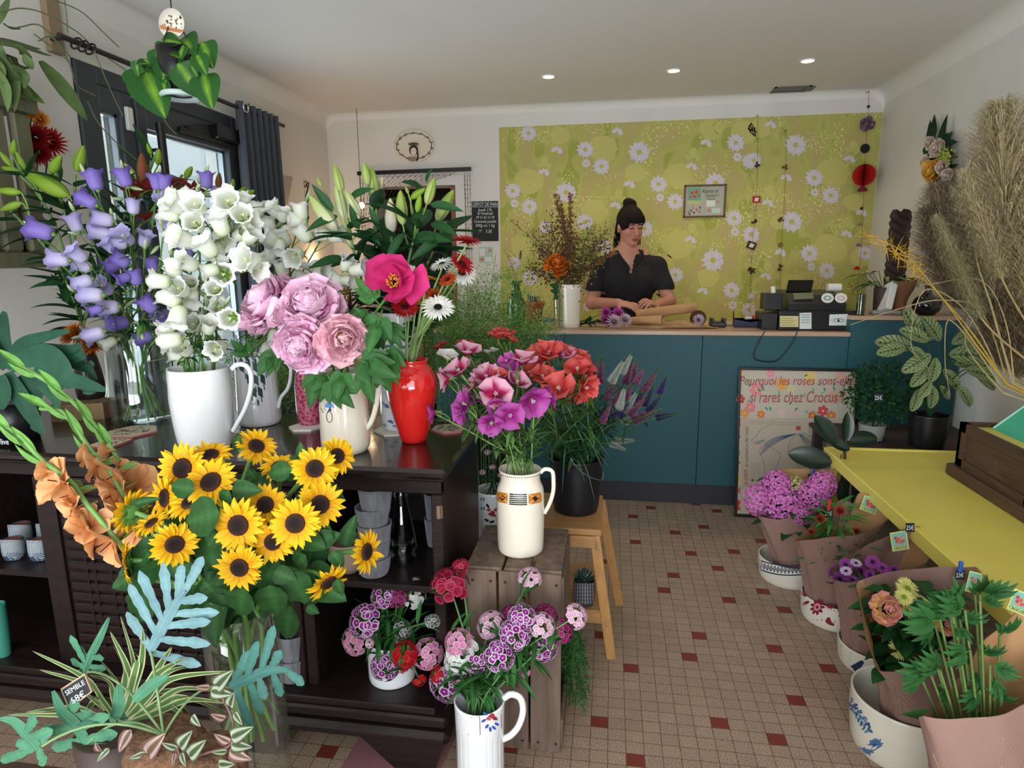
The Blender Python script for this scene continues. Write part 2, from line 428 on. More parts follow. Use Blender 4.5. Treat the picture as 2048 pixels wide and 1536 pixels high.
# red inserts carry no speckle
_a=fo.data.color_attributes['Col'];_n=len(fo.data.vertices);_c=np.empty(_n*4,np.float32);_a.data.foreach_get('color',_c);_c=_c.reshape(-1,4)
_c[_c[:,2] < 0.06,3]=0;_a.data.foreach_set('color',_c.ravel())
mb=MB()
pk=[(atz(711,1490,0)[:2]),(atz(903,1464,0)[:2]),(atz(872,1560,0)[:2]),(atz(668,1560,0)[:2])]
pk=[pk[0]+V(0.02,0.35),pk[1]+V(0.05,0.30),pk[2],pk[3]]
mb.ngon([(p[0],p[1],0.003) for p in pk[::-1]]); 
for a,b_ in zip(pk,pk[1:]+pk[:1]): mb.ngon([(a[0],a[1],0),(b_[0],b_[1],0),(b_[0],b_[1],0.003),(a[0],a[1],0.003)])
structure(mb,'floor_patch',mat('pink_cement',S('8d5f63'),0.7,noise=0.12,nscale=9))
# ceiling with rounded coves
def arc(cx,cz,r,a0,a1,n=9):
    return [(cx+r*math.cos(a),cz+r*math.sin(a)) for a in np.linspace(a0,a1,n)]
mb=MB();rl,rr_=0.09,0.09;rb=0.05
prof=arc(XL+rl,ZC-rl,rl,PI,PI/2)+arc(XR-rr_,ZC-rr_,rr_,PI/2,0)
for (ya,yb) in ((YF,YB-rb),):
    G=np.array([[(x,y,z) for x,z in prof] for y in np.linspace(ya,yb,12)])
    mb.grid(G)
bp=arc(YB-rb,0,rb,PI/2,0,6)
G=np.array([[(x,y,z-rb+zz) for x,z in prof] for y,zz in bp]);mb.grid(G)
structure(mb,'ceiling',M_CEIL)
# walls
WT=0.2
mb=MB();box(mb,(XL-WT,YF,0),(XL,2.47,ZC-0.0));box(mb,(XL-WT,3.62,0),(XL,YB+WT,ZC));box(mb,(XL-WT,2.47,2.195),(XL,3.62,ZC))
structure(mb,'wall_left',M_WALL)
mb=MB();box(mb,(XR,YF,0),(XR+WT,YB+WT,ZC));structure(mb,'wall_right',M_WALL)
DX0,DX1,DZ=-1.80,-1.17,1.93
mb=MB();box(mb,(XL,YB,0),(DX0,YB+WT,ZC));box(mb,(DX1,YB,0),(XR,YB+WT,ZC));box(mb,(DX0,YB,DZ),(DX1,YB+WT,ZC))
structure(mb,'wall_back',M_WALL)
# front wall with the shop window opening, behind the camera
mb=MB();box(mb,(XL-WT,YF-0.15,0),(XR+WT,YF,0.42));box(mb,(XL-WT,YF-0.15,2.42),(XR+WT,YF,2.5));box(mb,(1.05,YF-0.15,0.42),(XR+WT,YF,2.42));box(mb,(XL-WT,YF-0.15,0.42),(-1.95,YF,2.42))
structure(mb,'wall_front',M_WALL)
mb=MB()
for a,b_ in (((-1.95,0.42),(1.05,0.47)),((-1.95,2.37),(1.05,2.42)),((-1.95,0.42),(-1.90,2.42)),((1.0,0.42),(1.05,2.42)),((-0.98,0.42),(-0.93,2.42))):
    box(mb,(a[0],YF-0.1,a[1]),(b_[0],YF-0.03,b_[1]))
structure(mb,'window_1',M_FRAME)
# back doorway: white casing, brown wooden jamb, unlit room beyond
mb=MB();c=0.07
box(mb,(DX1,YB-0.015,0),(DX1+c,YB,DZ+c));box(mb,(DX0-c,YB-0.015,0),(DX0,YB,DZ+c));box(mb,(DX0,YB-0.015,DZ),(DX1,YB,DZ+c))
structure(mb,'trim_1',mat('white_gloss',S('cfcdc8'),0.5))
mb=MB();box(mb,(DX1-0.045,YB+0.01,0),(DX1,YB+WT,DZ),bev=0.003);structure(mb,'trim_2',mat('brown_jamb',S('7d4a2c'),0.5,wood=0.3,nscale=4,wscale=(10,10,1)))
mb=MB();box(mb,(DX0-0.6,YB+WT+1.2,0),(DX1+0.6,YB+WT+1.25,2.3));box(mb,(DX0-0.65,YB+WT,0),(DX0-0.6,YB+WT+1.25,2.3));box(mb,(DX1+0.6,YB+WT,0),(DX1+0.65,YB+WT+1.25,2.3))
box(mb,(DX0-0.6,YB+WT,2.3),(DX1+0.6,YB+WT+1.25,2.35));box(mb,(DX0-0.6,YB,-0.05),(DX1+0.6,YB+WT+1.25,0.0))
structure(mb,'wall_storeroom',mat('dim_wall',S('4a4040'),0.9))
# ---------------------------------------------------------------- glazed door in the left wall
D0,D1,DT=2.475,3.615,2.19
door=thing('door_1',None,'door',(XL,3.05,0));del door['label'];door['kind']='structure';del door['category']
mb=MB()
def fr(y0,y1,z0,z1,x0=-0.08,x1=0.012,t=None): box(mb,(XL+x0,y0,z0),(XL+x1,y1,z1),bev=0.004)
fr(D0,D0+0.11,0,DT);fr(D0+0.11,D1-0.05,DT-0.07,DT);fr(D1-0.05,D1,0,DT);fr(2.70,2.78,0,DT-0.07);fr(D0+0.11,2.70,DT-0.17,DT-0.07)
mb.obj('door_frame',M_FRAME,door)
mb=MB();fr(2.785,2.845,0.01,DT-0.08,-0.06,0.025);fr(3.50,3.565,0.01,DT-0.08,-0.06,0.025);fr(2.845,3.50,DT-0.20,DT-0.08,-0.06,0.025);fr(2.845,3.50,0.01,0.22,-0.06,0.025)
mb.obj('door_leaf',M_FRAME,door)
mb=MB();box(mb,(XL-0.035,D0+0.105,0),(XL-0.025,2.705,DT-0.16));mb.obj('glass_pane',glassmat('door_glass',(0.93,0.97,0.97),amount=0.1),door)
mb=MB();box(mb,(XL-0.025,2.84,0.2),(XL-0.015,3.505,DT-0.19));mb.obj('glass_pane',glassmat('door_glass'),door)
for y0,y1,zt in ((D0+0.11,2.70,DT-0.17),(2.845,3.50,DT-0.20)):
    mb=MB(); 
    for yy in (y0,y1-0.012): box(mb,(XL-0.04,yy,0.2),(XL-0.012,yy+0.012,zt))
    box(mb,(XL-0.04,y0,zt-0.012),(XL-0.012,y1,zt));mb.obj('glazing_bead',mat('steel_bead',S('9aa3a8'),0.3,metal=0.6),door)
mb=MB();yh=atx(318,270,XL+0.06)[1];zt=atx(314,246,XL+0.06)[2]
tube(mb,[(XL+0.07,yh,0.5),(XL+0.07,yh,zt)],0.02,14); 
for z in (0.6,zt-0.12): tube(mb,[(XL+0.02,yh,z),(XL+0.07,yh,z)],0.01,8)
mb.obj('pull_handle',M_BLACK,door)
mb=MB();a=atx(420,262,XL+0.03);b_=atx(468,282,XL+0.03)
box(mb,(XL+0.02,a[1],a[2]-0.035),(XL+0.08,b_[1]+0.05,a[2]+0.04),bev=0.006)
c=atx(360,262,XL+0.04);box(mb,(XL+0.02,c[1],c[2]-0.005),(XL+0.05,a[1]+0.25,c[2]+0.022),bev=0.003);beam(mb,(XL+0.06,a[1]+0.05,a[2]+0.05),(XL+0.04,c[1]+0.05,c[2]+0.03),0.018,0.008)
mb.obj('door_closer',M_BLACK,door)
mb=MB();a=atx(253,212,XL+0.03);box(mb,(XL+0.012,a[1],a[2]-0.10),(XL+0.03,a[1]+0.04,a[2]),bev=0.004);mb.obj('contact_sensor',mat('white_plastic',S('d9dad6'),0.4),door)
# outside the door
mb=MB();box(mb,(-9,-3,-0.15),(XL-WT,12,-0.05));o=mb.obj('ground_outside',mat('pale_gravel',S('9c968a'),0.95,noise=0.2,nscale=40));o['kind']='structure'
mb=MB();box(mb,(-6.2,5.6,-0.05),(-6.0,13,4.5));box(mb,(-6.0,7.6,-0.05),(-3.6,7.8,4.5));o=mb.obj('wall_outside',mat('render_white',S('e8ecec'),0.9,noise=0.03,nscale=3));o['kind']='structure'
pr_=thing('porch_roof','timber porch roof seen outside through the glazed door','porch',(-3.3,3.6,0))
MW_=mat('weathered_timber',S('9b8f82'),0.8,wood=0.3,nscale=4,wscale=(10,1,10))
mb=MB();box(mb,(-4.3,2.2,2.62),(XL-WT-0.02,5.0,2.66));mb.obj('roof_board',mat('soffit',S('b5b0a8'),0.85),pr_)
for y in (2.9,3.7,4.5):
    mb=MB();box(mb,(-4.3,y,2.5),(XL-WT-0.02,y+0.07,2.62));mb.obj('rafter',MW_,pr_)
mb=MB();box(mb,(-4.3,2.2,2.38),(-4.2,5.0,2.5));mb.obj('crossbeam',MW_,pr_)
for y in (2.3,4.9):
    mb=MB();box(mb,(-4.3,y-0.05,-0.05),(-4.2,y+0.05,2.4));mb.obj('post',MW_,pr_)
mb=MB();beam(mb,(-4.25,4.85,1.75),(-4.25,4.2,2.4),0.07,0.07);mb.obj('brace',MW_,pr_)
# ceiling spots and vent
for k,(x,y,nm) in enumerate(((-0.40,4.16,'white recessed ceiling spot nearest the doorway side'),(0.345,4.17,'white recessed ceiling spot in the middle of the three'),(1.08,4.11,'bright recessed ceiling spot nearest the dark air vent'))):
    s=thing('ceiling_spot',nm,'ceiling light',(x,y,ZC),'recessed ceiling spots')
    mb=MB();lathe(mb,[(0.046,0.0),(0.047,-0.004),(0.040,-0.006),(0.034,-0.004),(0.033,0.004)],32,(x,y,ZC-0.0005));mb.obj('bezel',mat('white_plastic'),s)
    mb=MB();lathe(mb,[(0.0001,-0.002),(0.033,-0.001)],24,(x,y,ZC-0.002));mb.obj('bulb',mat('lamp_glow',(1,0.86,0.62),emit=9),s)
v=thing('air_vent','dark rectangular air vent set in the ceiling','vent',(1.23,4.72,ZC))
mb=MB();c0=atz(1548,176,ZC);c1=atz(1643,163,ZC)
x0,x1,y0,y1=c0[0],c1[0]-0.03,c0[1]-0.03,c0[1]+0.12
for lo,hi in (((x0,y0),(x1,y0+0.015)),((x0,y1-0.015),(x1,y1)),((x0,y0),(x0+0.015,y1)),((x1-0.015,y0),(x1,y1))): box(mb,(*lo,ZC-0.006),(*hi,ZC-0.0005))
mb.obj('frame',mat('vent_metal',S('6c665c'),0.6),v)
mb=MB();box(mb,(x0+0.01,y0+0.01,ZC-0.003),(x1-0.01,y1-0.01,ZC-0.0008));mb.obj('backing',M_BLACK,v)
mb=MB();box(mb,(x0+0.2,y0+0.02,ZC-0.008),(x0+0.26,y1-0.02,ZC-0.003),bev=0.001);mb.obj('flap',mat('vent_metal'),v)
# ================================================================ counter
YC,ZT=3.549,0.988
ct=thing('shop_counter','long teal counter with a pale wooden worktop and dark plinth','counter',(0.3,YC+0.3,0))
M_TOP=mat('pale_worktop',S('b8967e'),0.38,wood=0.08,nscale=3,wscale=(1,8,8),coat=0.2)
xe=1.243
mb=MB();box(mb,(-1.0,YC-0.012,ZT-0.022),(xe,YC+0.62,ZT),bev=0.002);mb.obj('worktop',M_TOP,ct)
seams=[-1.0,-0.25,0.5,xe]
for a,b_ in zip(seams,seams[1:]):
    mb=MB();box(mb,(a+0.0015,YC,0.115),(b_-0.0015,YC+0.02,ZT-0.022),bev=0.001);mb.obj('front_panel',M_TEAL,ct)
mb=MB();box(mb,(xe+0.0015,YC,0.115),(XR-0.01,YC+0.02,1.05),bev=0.001);mb.obj('front_panel',M_TEAL,ct)
mb=MB();box(mb,(xe,YC-0.002,1.052),(XR-0.005,YC+0.34,1.073),bev=0.002);mb.obj('raised_worktop',M_TOP,ct)
mb=MB();box(mb,(-0.99,YC+0.004,0.0),(XR-0.012,YC+0.018,0.113));mb.obj('plinth',mat('dark_plinth',S('2c2c35'),0.5,noise=0.1,nscale=20),ct)
mb=MB();box(mb,(-0.99,YC+0.5,0.0),(xe,YC+0.52,ZT-0.03));box(mb,(-0.99,YC+0.02,0),(-0.97,YC+0.5,ZT-0.03));box(mb,(xe,YC+0.02,0),(xe+0.02,YC+0.33,1.05));box(mb,(XR-0.03,YC+0.02,0),(XR-0.012,YC+0.33,1.05))
mb.obj('carcass',M_TEAL,ct)
# yellow bench behind the counter
mb=MB();box(mb,(-0.9,YB-0.33,0.86),(1.2,YB-0.01,0.90),bev=0.003);box(mb,(-0.88,YB-0.3,0),(-0.84,YB-0.02,0.86));box(mb,(1.14,YB-0.3,0),(1.18,YB-0.02,0.86))
tag(mb.obj('side_bench',M_YEL,origin=(0,YB-0.2,0)),'narrow yellow shelf along the wall behind the counter','shelf')
# ================================================================ yellow table
ty=thing('display_table','long low bright yellow painted wooden table beside the wrapped plants','table',(1.35,2.0,0))
mb=MB();X0,Y1,X1,ZTB=0.949,2.905,1.775,0.55
box(mb,(X0+0.012,0.5,ZTB-0.026),(X1,Y1-0.012,ZTB-0.007),bev=0.002);mb.obj('tabletop',M_YEL,ty)
mb=MB();box(mb,(X0,0.5,ZTB-0.05),(X0+0.018,Y1,ZTB),bev=0.003);box(mb,(X0,Y1-0.016,ZTB-0.05),(X1,Y1,ZTB),bev=0.003);box(mb,(X1-0.016,0.5,ZTB-0.05),(X1,Y1,ZTB),bev=0.003);mb.obj('rim',M_YEL,ty)
for x,y in ((0.99,2.84),(1.73,2.84),(0.99,0.6),(1.73,0.6)):
    mb=MB();box(mb,(x-0.017,y-0.017,0),(x+0.017,y+0.017,ZTB-0.026),bev=0.003);mb.obj('leg',M_YEL,ty)
mb=MB();beam(mb,(1.0,2.84,ZTB-0.045),(1.72,2.84,ZTB-0.045),0.02,0.03);mb.obj('apron',M_YEL,ty)
# carved box on the table
wb=thing('carved_box','dark carved wooden box standing on the yellow table','box',(1.5,2.3,ZTB))
M_OAK=mat('carved_oak',S('4f382a'),0.5,wood=0.4,nscale=5,wscale=(12,1,12),bump=0.2,bscale=12)
mb=MB();bx0,by0,by1,bx1,bzb,bz=1.328,1.30,2.585,1.76,ZTB-0.0065,0.757;zm=bzb+0.045
box(mb,(bx0-0.022,by0-0.02,bzb),(bx1,by1+0.02,zm),bev=0.006);mb.obj('base',M_OAK,wb)
mb=MB();box(mb,(bx0,by0,zm),(bx0+0.018,by1,zm+0.03));box(mb,(bx0,by0,bz-0.035),(bx0+0.018,by1,bz))
for y in (by0,1.71,2.12,by1-0.045): box(mb,(bx0,y,zm),(bx0+0.018,y+0.045,bz))
box(mb,(bx0,by1-0.018,zm),(bx1,by1,bz));box(mb,(bx1-0.018,by0,zm),(bx1,by1,bz));box(mb,(bx0,by0,zm),(bx1,by0+0.018,bz));mb.obj('frame',M_OAK,wb)
mb=MB();box(mb,(bx0+0.006,by0+0.03,zm+0.02),(bx0+0.012,by1-0.03,bz-0.03))
for yc in (1.53,1.94,2.33):
    for k in range(22):
        a=PI*k/21;p0=V(bx0+0.007,yc,zm+0.035);p1=p0+V(0,math.cos(a)*0.17,math.sin(a)*0.065)
        tube(mb,[p0+(p1-p0)*0.15,p1],[0.003,0.002],5)
mb.obj('carved_panel',M_OAK,wb)
mb=MB();box(mb,(bx0+0.02,by0+0.02,bz-0.025),(bx1-0.02,by1-0.02,bz-0.015));mb.obj('tray_top',M_YEL,wb)
pl=thing('green_planter','mint green faceted planter holding pampas grass on the carved box','planter',(1.55,2.45,bz-0.0145))
bot=[(1.42,2.28),(1.73,2.28),(1.73,2.54),(1.42,2.54)];top=[(1.56,2.33),(1.73,2.33),(1.73,2.54),(1.56,2.54)]
z0,z1=bz-0.0145,0.875;mb=MB()
for k in range(4):
    a,b_,c,d=bot[k],bot[(k+1) % 4],top[(k+1) % 4],top[k]
    mb.ngon([(a[0],a[1],z0),(b_[0],b_[1],z0),(c[0],c[1],z1),(d[0],d[1],z1)])
mb.ngon([(p[0],p[1],z0) for p in bot[::-1]]);mb.ngon([(p[0],p[1],z1-0.012) for p in top])
mb.obj('body',mat('mint_card',S('3fae8c'),0.5,noise=0.04,nscale=6),pl)
mb=MB()
for k in range(4):
    c,d=top[(k+1) % 4],top[k];beam(mb,(c[0],c[1],z1),(d[0],d[1],z1),0.008,0.006)
    beam(mb,(bot[k][0],bot[k][1],z0+0.003),(top[k][0],top[k][1],z1),0.006,0.006)
mb.obj('rim',mat('pale_mint',S('a9e0cf'),0.5),pl)
# ================================================================ dark sideboard
sb=thing('sideboard','long dark stained wooden sideboard carrying the jugs of cut flowers','sideboard',(-1.2,1.75,0))
SX0,SX1,SYF,SYB,SZ=-2.12,-0.425,1.53,1.99,0.8625
mb=MB();box(mb,(SX0-0.02,1.475,SZ-0.028),(SX1+0.028,SYB+0.01,SZ),bev=0.009);mb.obj('tabletop',mat('dark_polished_top',S('1f1514'),0.27,wood=0.35,nscale=3,wscale=(1.5,14,14),coat=0.5,bump=0.05,bscale=8),sb)
mb=MB();box(mb,(SX0-0.005,1.50,SZ-0.042),(SX1+0.015,SYB,SZ-0.028),bev=0.005);box(mb,(SX0,SYF,SZ-0.085),(SX1,SYF+0.025,SZ-0.042),bev=0.002);mb.obj('cornice',M_DWOOD,sb)
xa,xb=-1.615,-0.815   # door between two open bays
for x in (SX0,SX1-0.025): mb=MB();box(mb,(x,SYF+0.004,0.08),(x+0.025,SYB,SZ-0.042),bev=0.002);mb.obj('side_panel',M_DWOOD,sb)
for x in (xa,xb): mb=MB();box(mb,(x-0.012,SYF+0.02,0.16),(x+0.012,SYB-0.01,SZ-0.05));mb.obj('divider',M_DWOOD,sb)
mb=MB();box(mb,(SX0+0.02,SYB-0.012,0.12),(SX1-0.02,SYB,SZ-0.05));mb.obj('back_panel',M_DWOOD,sb)
for x in (SX1-0.028,xb-0.02,xa-0.03,SX0):
    mb=MB();box(mb,(x,SYF-0.006,0.16),(x+0.032,SYF+0.022,SZ-0.085),bev=0.003);mb.obj('post',M_DWOOD,sb)
for a,b_,z in ((SX0+0.025,xa-0.012,0.463),(xb+0.012,SX1-0.025,0.505)):
    mb=MB();box(mb,(a,SYF+0.012,z-0.018),(b_,SYB-0.012,z),bev=0.002);mb.obj('shelf',M_DWOOD,sb)
mb=MB();box(mb,(SX0+0.02,1.47,0.165),(SX1-0.02,SYB-0.01,0.187),bev=0.003);mb.obj('bottom_board',M_DWOOD,sb)
mb=MB();box(mb,(SX0-0.01,1.458,0.135),(SX1+0.012,SYB,0.167),bev=0.006);box(mb,(SX0-0.02,1.438,0.093),(SX1+0.022,SYB,0.133),bev=0.014);mb.obj('base_moulding',M_DWOOD,sb)
for xs_ in ((-0.60,-0.44),(-1.04,-0.9),(-2.1,-1.95)):
    for y in (1.455,1.93):
        mb=MB();a,b_=xs_;mb_v=[(a-0.06,y,0.093),(b_+0.02,y,0.093),(b_-0.01,y,0.0),(a+0.04,y,0.0)]
        mb.ngon(mb_v[::-1]);mb.ngon([(p[0],p[1]+0.04,p[2]) for p in mb_v])
        for k in range(4):
            p,q=mb_v[k],mb_v[(k+1) % 4];mb.ngon([p,q,(q[0],q[1]+0.04,q[2]),(p[0],p[1]+0.04,p[2])])
        mb.obj('foot',M_DWOOD,sb)
# carved central door
mb=MB();box(mb,(xa+0.002,SYF,0.19),(xb-0.021,SYF+0.018,SZ-0.088));dm=mb.obj('door',M_DWOOD,sb)
mb=MB()
for z in np.arange(0.22,0.76,0.034):
    for k in range(3):
        x=xa+0.05+k*0.245;g=0.016 if k % 2 == 0 else 0.0
        box(mb,(x,SYF-0.009,z+0.002),(x+0.232,SYF,z+0.028),bev=0.004)
for k in range(3):
    for dx in (0.06,0.085,0.14,0.165): box(mb,(xa+0.05+k*0.245+dx,SYF-0.0105,0.222),(xa+0.056+k*0.245+dx,SYF-0.004,0.755),bev=0.001)
mb.obj('carved_grid',M_DWOOD,dm)
for x,w in ((xa+0.004,.036),(xb-0.06,.037)): mb=MB();box(mb,(x,SYF-0.012,0.19),(x+w,SYF,SZ-0.09),bev=0.003);mb.obj('stile',M_DWOOD,dm)
mb=MB();p=at(880,1025,SYF-0.01);box(mb,(SX1-0.012,SYF-0.012,p[2]-0.018),(SX1-0.001,SYF-0.002,p[2]+0.018),bev=0.001);box(mb,(SX1-0.001,SYF-0.008,p[2]-0.018),(SX1+0.003,SYF+0.012,p[2]+0.018),bev=0.001)
mb.obj('hinge',mat('old_brass',S('8d7b68'),0.4,metal=0.7),sb)
# ================================================================ crate
cr=thing('apple_crate','weathered grey wooden crate standing on end with a cream pitcher on it','crate',(-0.25,1.72,0))
def M_CR(): return mat('weathered_crate_wood',S('6e5b4f'),0.85,wood=0.4,nscale=4,wscale=(9,9,1.4),bump=0.3,bscale=9)
cx0,cx1,cy0,cy1,cz=-0.385,-0.122,1.585,1.865,0.553
CRM=np.array(Matrix.Translation((0.008,0,0)))
def crb(name,lo,hi):
    mb=MB();box(mb,lo,hi,bev=0.002,M=CRM);mb.obj(name,M_CR(),cr)
crb('top_slat',(cx0,cy0,cz-0.013),(cx0+0.098,cy1,cz));crb('top_slat',(cx0+0.106,cy0,cz-0.013),(cx0+0.176,cy1,cz));crb('top_slat',(cx0+0.188,cy0,cz-0.013),(cx1,cy1,cz))
for z0,z1 in ((0,0.013),): crb('bottom_slat',(cx0,cy0,z0),(cx1,cy1,z1))
for a,b_ in ((cx0,cx0+0.085),(cx0+0.092,cx0+0.172),(cx0+0.178,cx1)): crb('front_slat',(a,cy0-0.011,0.0),(b_,cy0,cz-0.006))
for a,b_ in ((cy0+0.004,cy0+0.018),(cy1-0.018,cy1-0.004)):
    crb('corner_post',(cx1-0.03,a,0.013),(cx1-0.004,b_+0.012,cz-0.013));crb('corner_post',(cx0+0.004,a,0.013),(cx0+0.03,b_+0.012,cz-0.013))
crb('side_slat',(cx1-0.004,cy0,cz-0.21),(cx1+0.006,cy1,cz-0.02));crb('side_slat',(cx1-0.004,cy0,0.02),(cx1+0.006,cy1,0.10));crb('side_slat',(cx0-0.006,cy0,cz-0.21),(cx0+0.004,cy1,cz-0.02));crb('side_slat',(cx0-0.006,cy0,0.02),(cx0+0.004,cy1,0.21))
mb=MB()
for (u,w) in ((cx0+0.02,cy0-0.0115),(cx0+0.07,cy0-0.0115),(cx0+0.11,cy0-0.0115),(cx0+0.155,cy0-0.0115),(cx0+0.2,cy0-0.0115),(cx0+0.25,cy0-0.0115)):
    for z in (cz-0.035,0.03): lathe(mb,[(0.0045,0),(0.0001,0.001)],8,(0,0,0));P=mb.v[-1];mb.v[-1]=(np.c_[P[:,0]+u,-P[:,2]+w,P[:,1]+z]) @ CRM[:3,:3].T + CRM[:3,3]
mb.obj('nail',mat('rusty_nail',S('2a1d18'),0.7),cr)
# ================================================================ step stool
st=thing('step_stool','light bamboo step stool with splayed legs carrying a black bucket','stool',(-0.16,2.16,0))
M_BAM=mat('bamboo',S('b98a55'),0.5,wood=0.18,nscale=5,wscale=(14,14,1.5))
M_BAM2=mat('bamboo_board',S('a97d4e'),0.5,wood=0.18,nscale=5,wscale=(1.5,14,14))
mb=MB();box(mb,(-0.36,1.985,0.478),(-0.012,2.31,0.5),bev=0.004);mb.obj('seat',M_BAM2,st)
for (tx,ty_,fx,fy) in ((-0.035,2.0,0.03,2.04),(-0.02,2.30,0.062,2.40),(-0.33,2.0,-0.385,2.04),(-0.33,2.30,-0.385,2.40)):
    mb=MB();beam(mb,(fx,fy,0.0),(tx,ty_,0.478),0.034,0.02,up=(0,1,0),bev=0.002);mb.obj('leg',M_BAM,st)
mb=MB();box(mb,(-0.37,2.02,0.175),(0.005,2.36,0.19),bev=0.002);mb.obj('lower_shelf',M_BAM2,st)
for y in (1.985,2.33):
    mb=MB();box(mb,(-0.34,y,0.435),(-0.03,y+0.018,0.476),bev=0.002);mb.obj('rail',M_BAM2,st)
mb=MB();box(mb,(-0.38,2.02,0.14),(0.01,2.035,0.176),bev=0.002);mb.obj('rail',M_BAM2,st)
mb=MB()
for (x,z) in ((-0.028,0.452),(-0.026,0.435),(0.012,0.16)):
    lathe(mb,[(0.0001,0.003),(0.004,0.002),(0.0045,0)],10);P=mb.v[-1];mb.v[-1]=np.c_[P[:,0]+x,-P[:,2]+1.984,P[:,1]+z]
mb.obj('bolt',mat('zinc',S('b9b5ac'),0.35,metal=0.9),st)
# ================================================================ painted decoration drawn on a surface
class Deco:
    """draws blobs, strokes and polygons on a surface; f(px, py, lift) gives the surface point"""
    def __init__(s,f,eps=0.0004): s.f=f;s.mb=MB();s.eps=eps
    def P(s,pts,lay): return np.array([s.f(p[0],p[1],s.eps*(1+lay)) for p in pts])
    def poly(s,pts,col,lay=0):
        P=s.P(pts,lay);c=P.mean(0) if len(P) < 5 else s.f(*(np.mean(np.array(pts),0)),s.eps*(1+lay))
        k=len(P);s.mb.add(np.r_[P,[c]],tris=[[i,(i+1) % k,k] for i in range(k)],col=col,smooth=False)
    def blob(s,x,y,rx,ry=None,rot=0.0,col=(.5,.5,.5),lay=0,n=12,wob=0.0,seed=0):
        ry=rx if ry is None else ry;a=np.linspace(0,2*PI,n,endpoint=False);r=1+wob*np.sin(a*3+seed)+wob*0.6*np.sin(a*5+seed*2.1)
        u,v=rx*r*np.cos(a),ry*r*np.sin(a);c,q=math.cos(rot),math.sin(rot)
        s.poly(np.c_[x+u*c-v*q,y+u*q+v*c],col,lay)
    def stroke(s,pts,w,col,lay=0):
        P=np.asarray(pts,float);T=np.gradient(P,axis=0);T /= np.linalg.norm(T,axis=1,keepdims=True)+1e-9;N=np.c_[-T[:,1],T[:,0]]*w/2
        A=s.P(P+N,lay);B=s.P(P-N,lay);s.mb.grid(np.stack([A,B],1),col=col,smooth=False)
    def daisy(s,x,y,r,cp,cc,n=16,lay=0,rot=0.0,part=1.0,rc=0.26,sq=1.0):
        for k in range(int(n*part)):
            a=rot+2*PI*k/n;ca,sa=math.cos(a),math.sin(a);L=r*(0.92+0.12*math.sin(k*2.7+rot));w=r*math.pi/n*.86
            pts=[(0,-w*0.5),(L*0.6,-w),(L*0.93,-w*0.7),(L,0),(L*0.93,w*0.7),(L*0.6,w),(0,w*0.5)]
            s.poly([(x+(u*ca-v*sa),y+(u*sa+v*ca)*sq) for u,v in pts],cp*(1-.07*(k % 2)),lay+0.12*(k % 3)+(.06 if k == int(n*part)-1 else 0))
        s.blob(x,y,r*rc,r*rc*sq,0,cc,lay+0.9)
    def flower5(s,x,y,r,cp,cc,n=5,lay=0,rot=0.0):
        for k in range(n):
            a=rot+2*PI*k/n;s.blob(x+r*0.55*math.cos(a),y+r*0.55*math.sin(a),r*0.5,r*0.36,a,cp,lay+0.1*(k % 2),10)
        s.blob(x,y,r*0.24,None,0,cc,lay+0.5,8)
    def obj(s,name,m,parent): return s.mb.obj(name,m,parent)
M_PAINT=mat('painted_decoration',attr=True,rough=0.3)
def planeY(Y): return lambda px,py,e: at(px,py,Y-e)
def plane(o,n):
    o=np.asarray(o,float);n=nrm(n)
    def f(px,py,e):
        d=ray(px,py);return EYE+d*(np.dot(o+n*e-EYE,n)/np.dot(d,n))
    return f
def mpp(P): return float(np.dot(np.asarray(P)-EYE,CF))/FPX
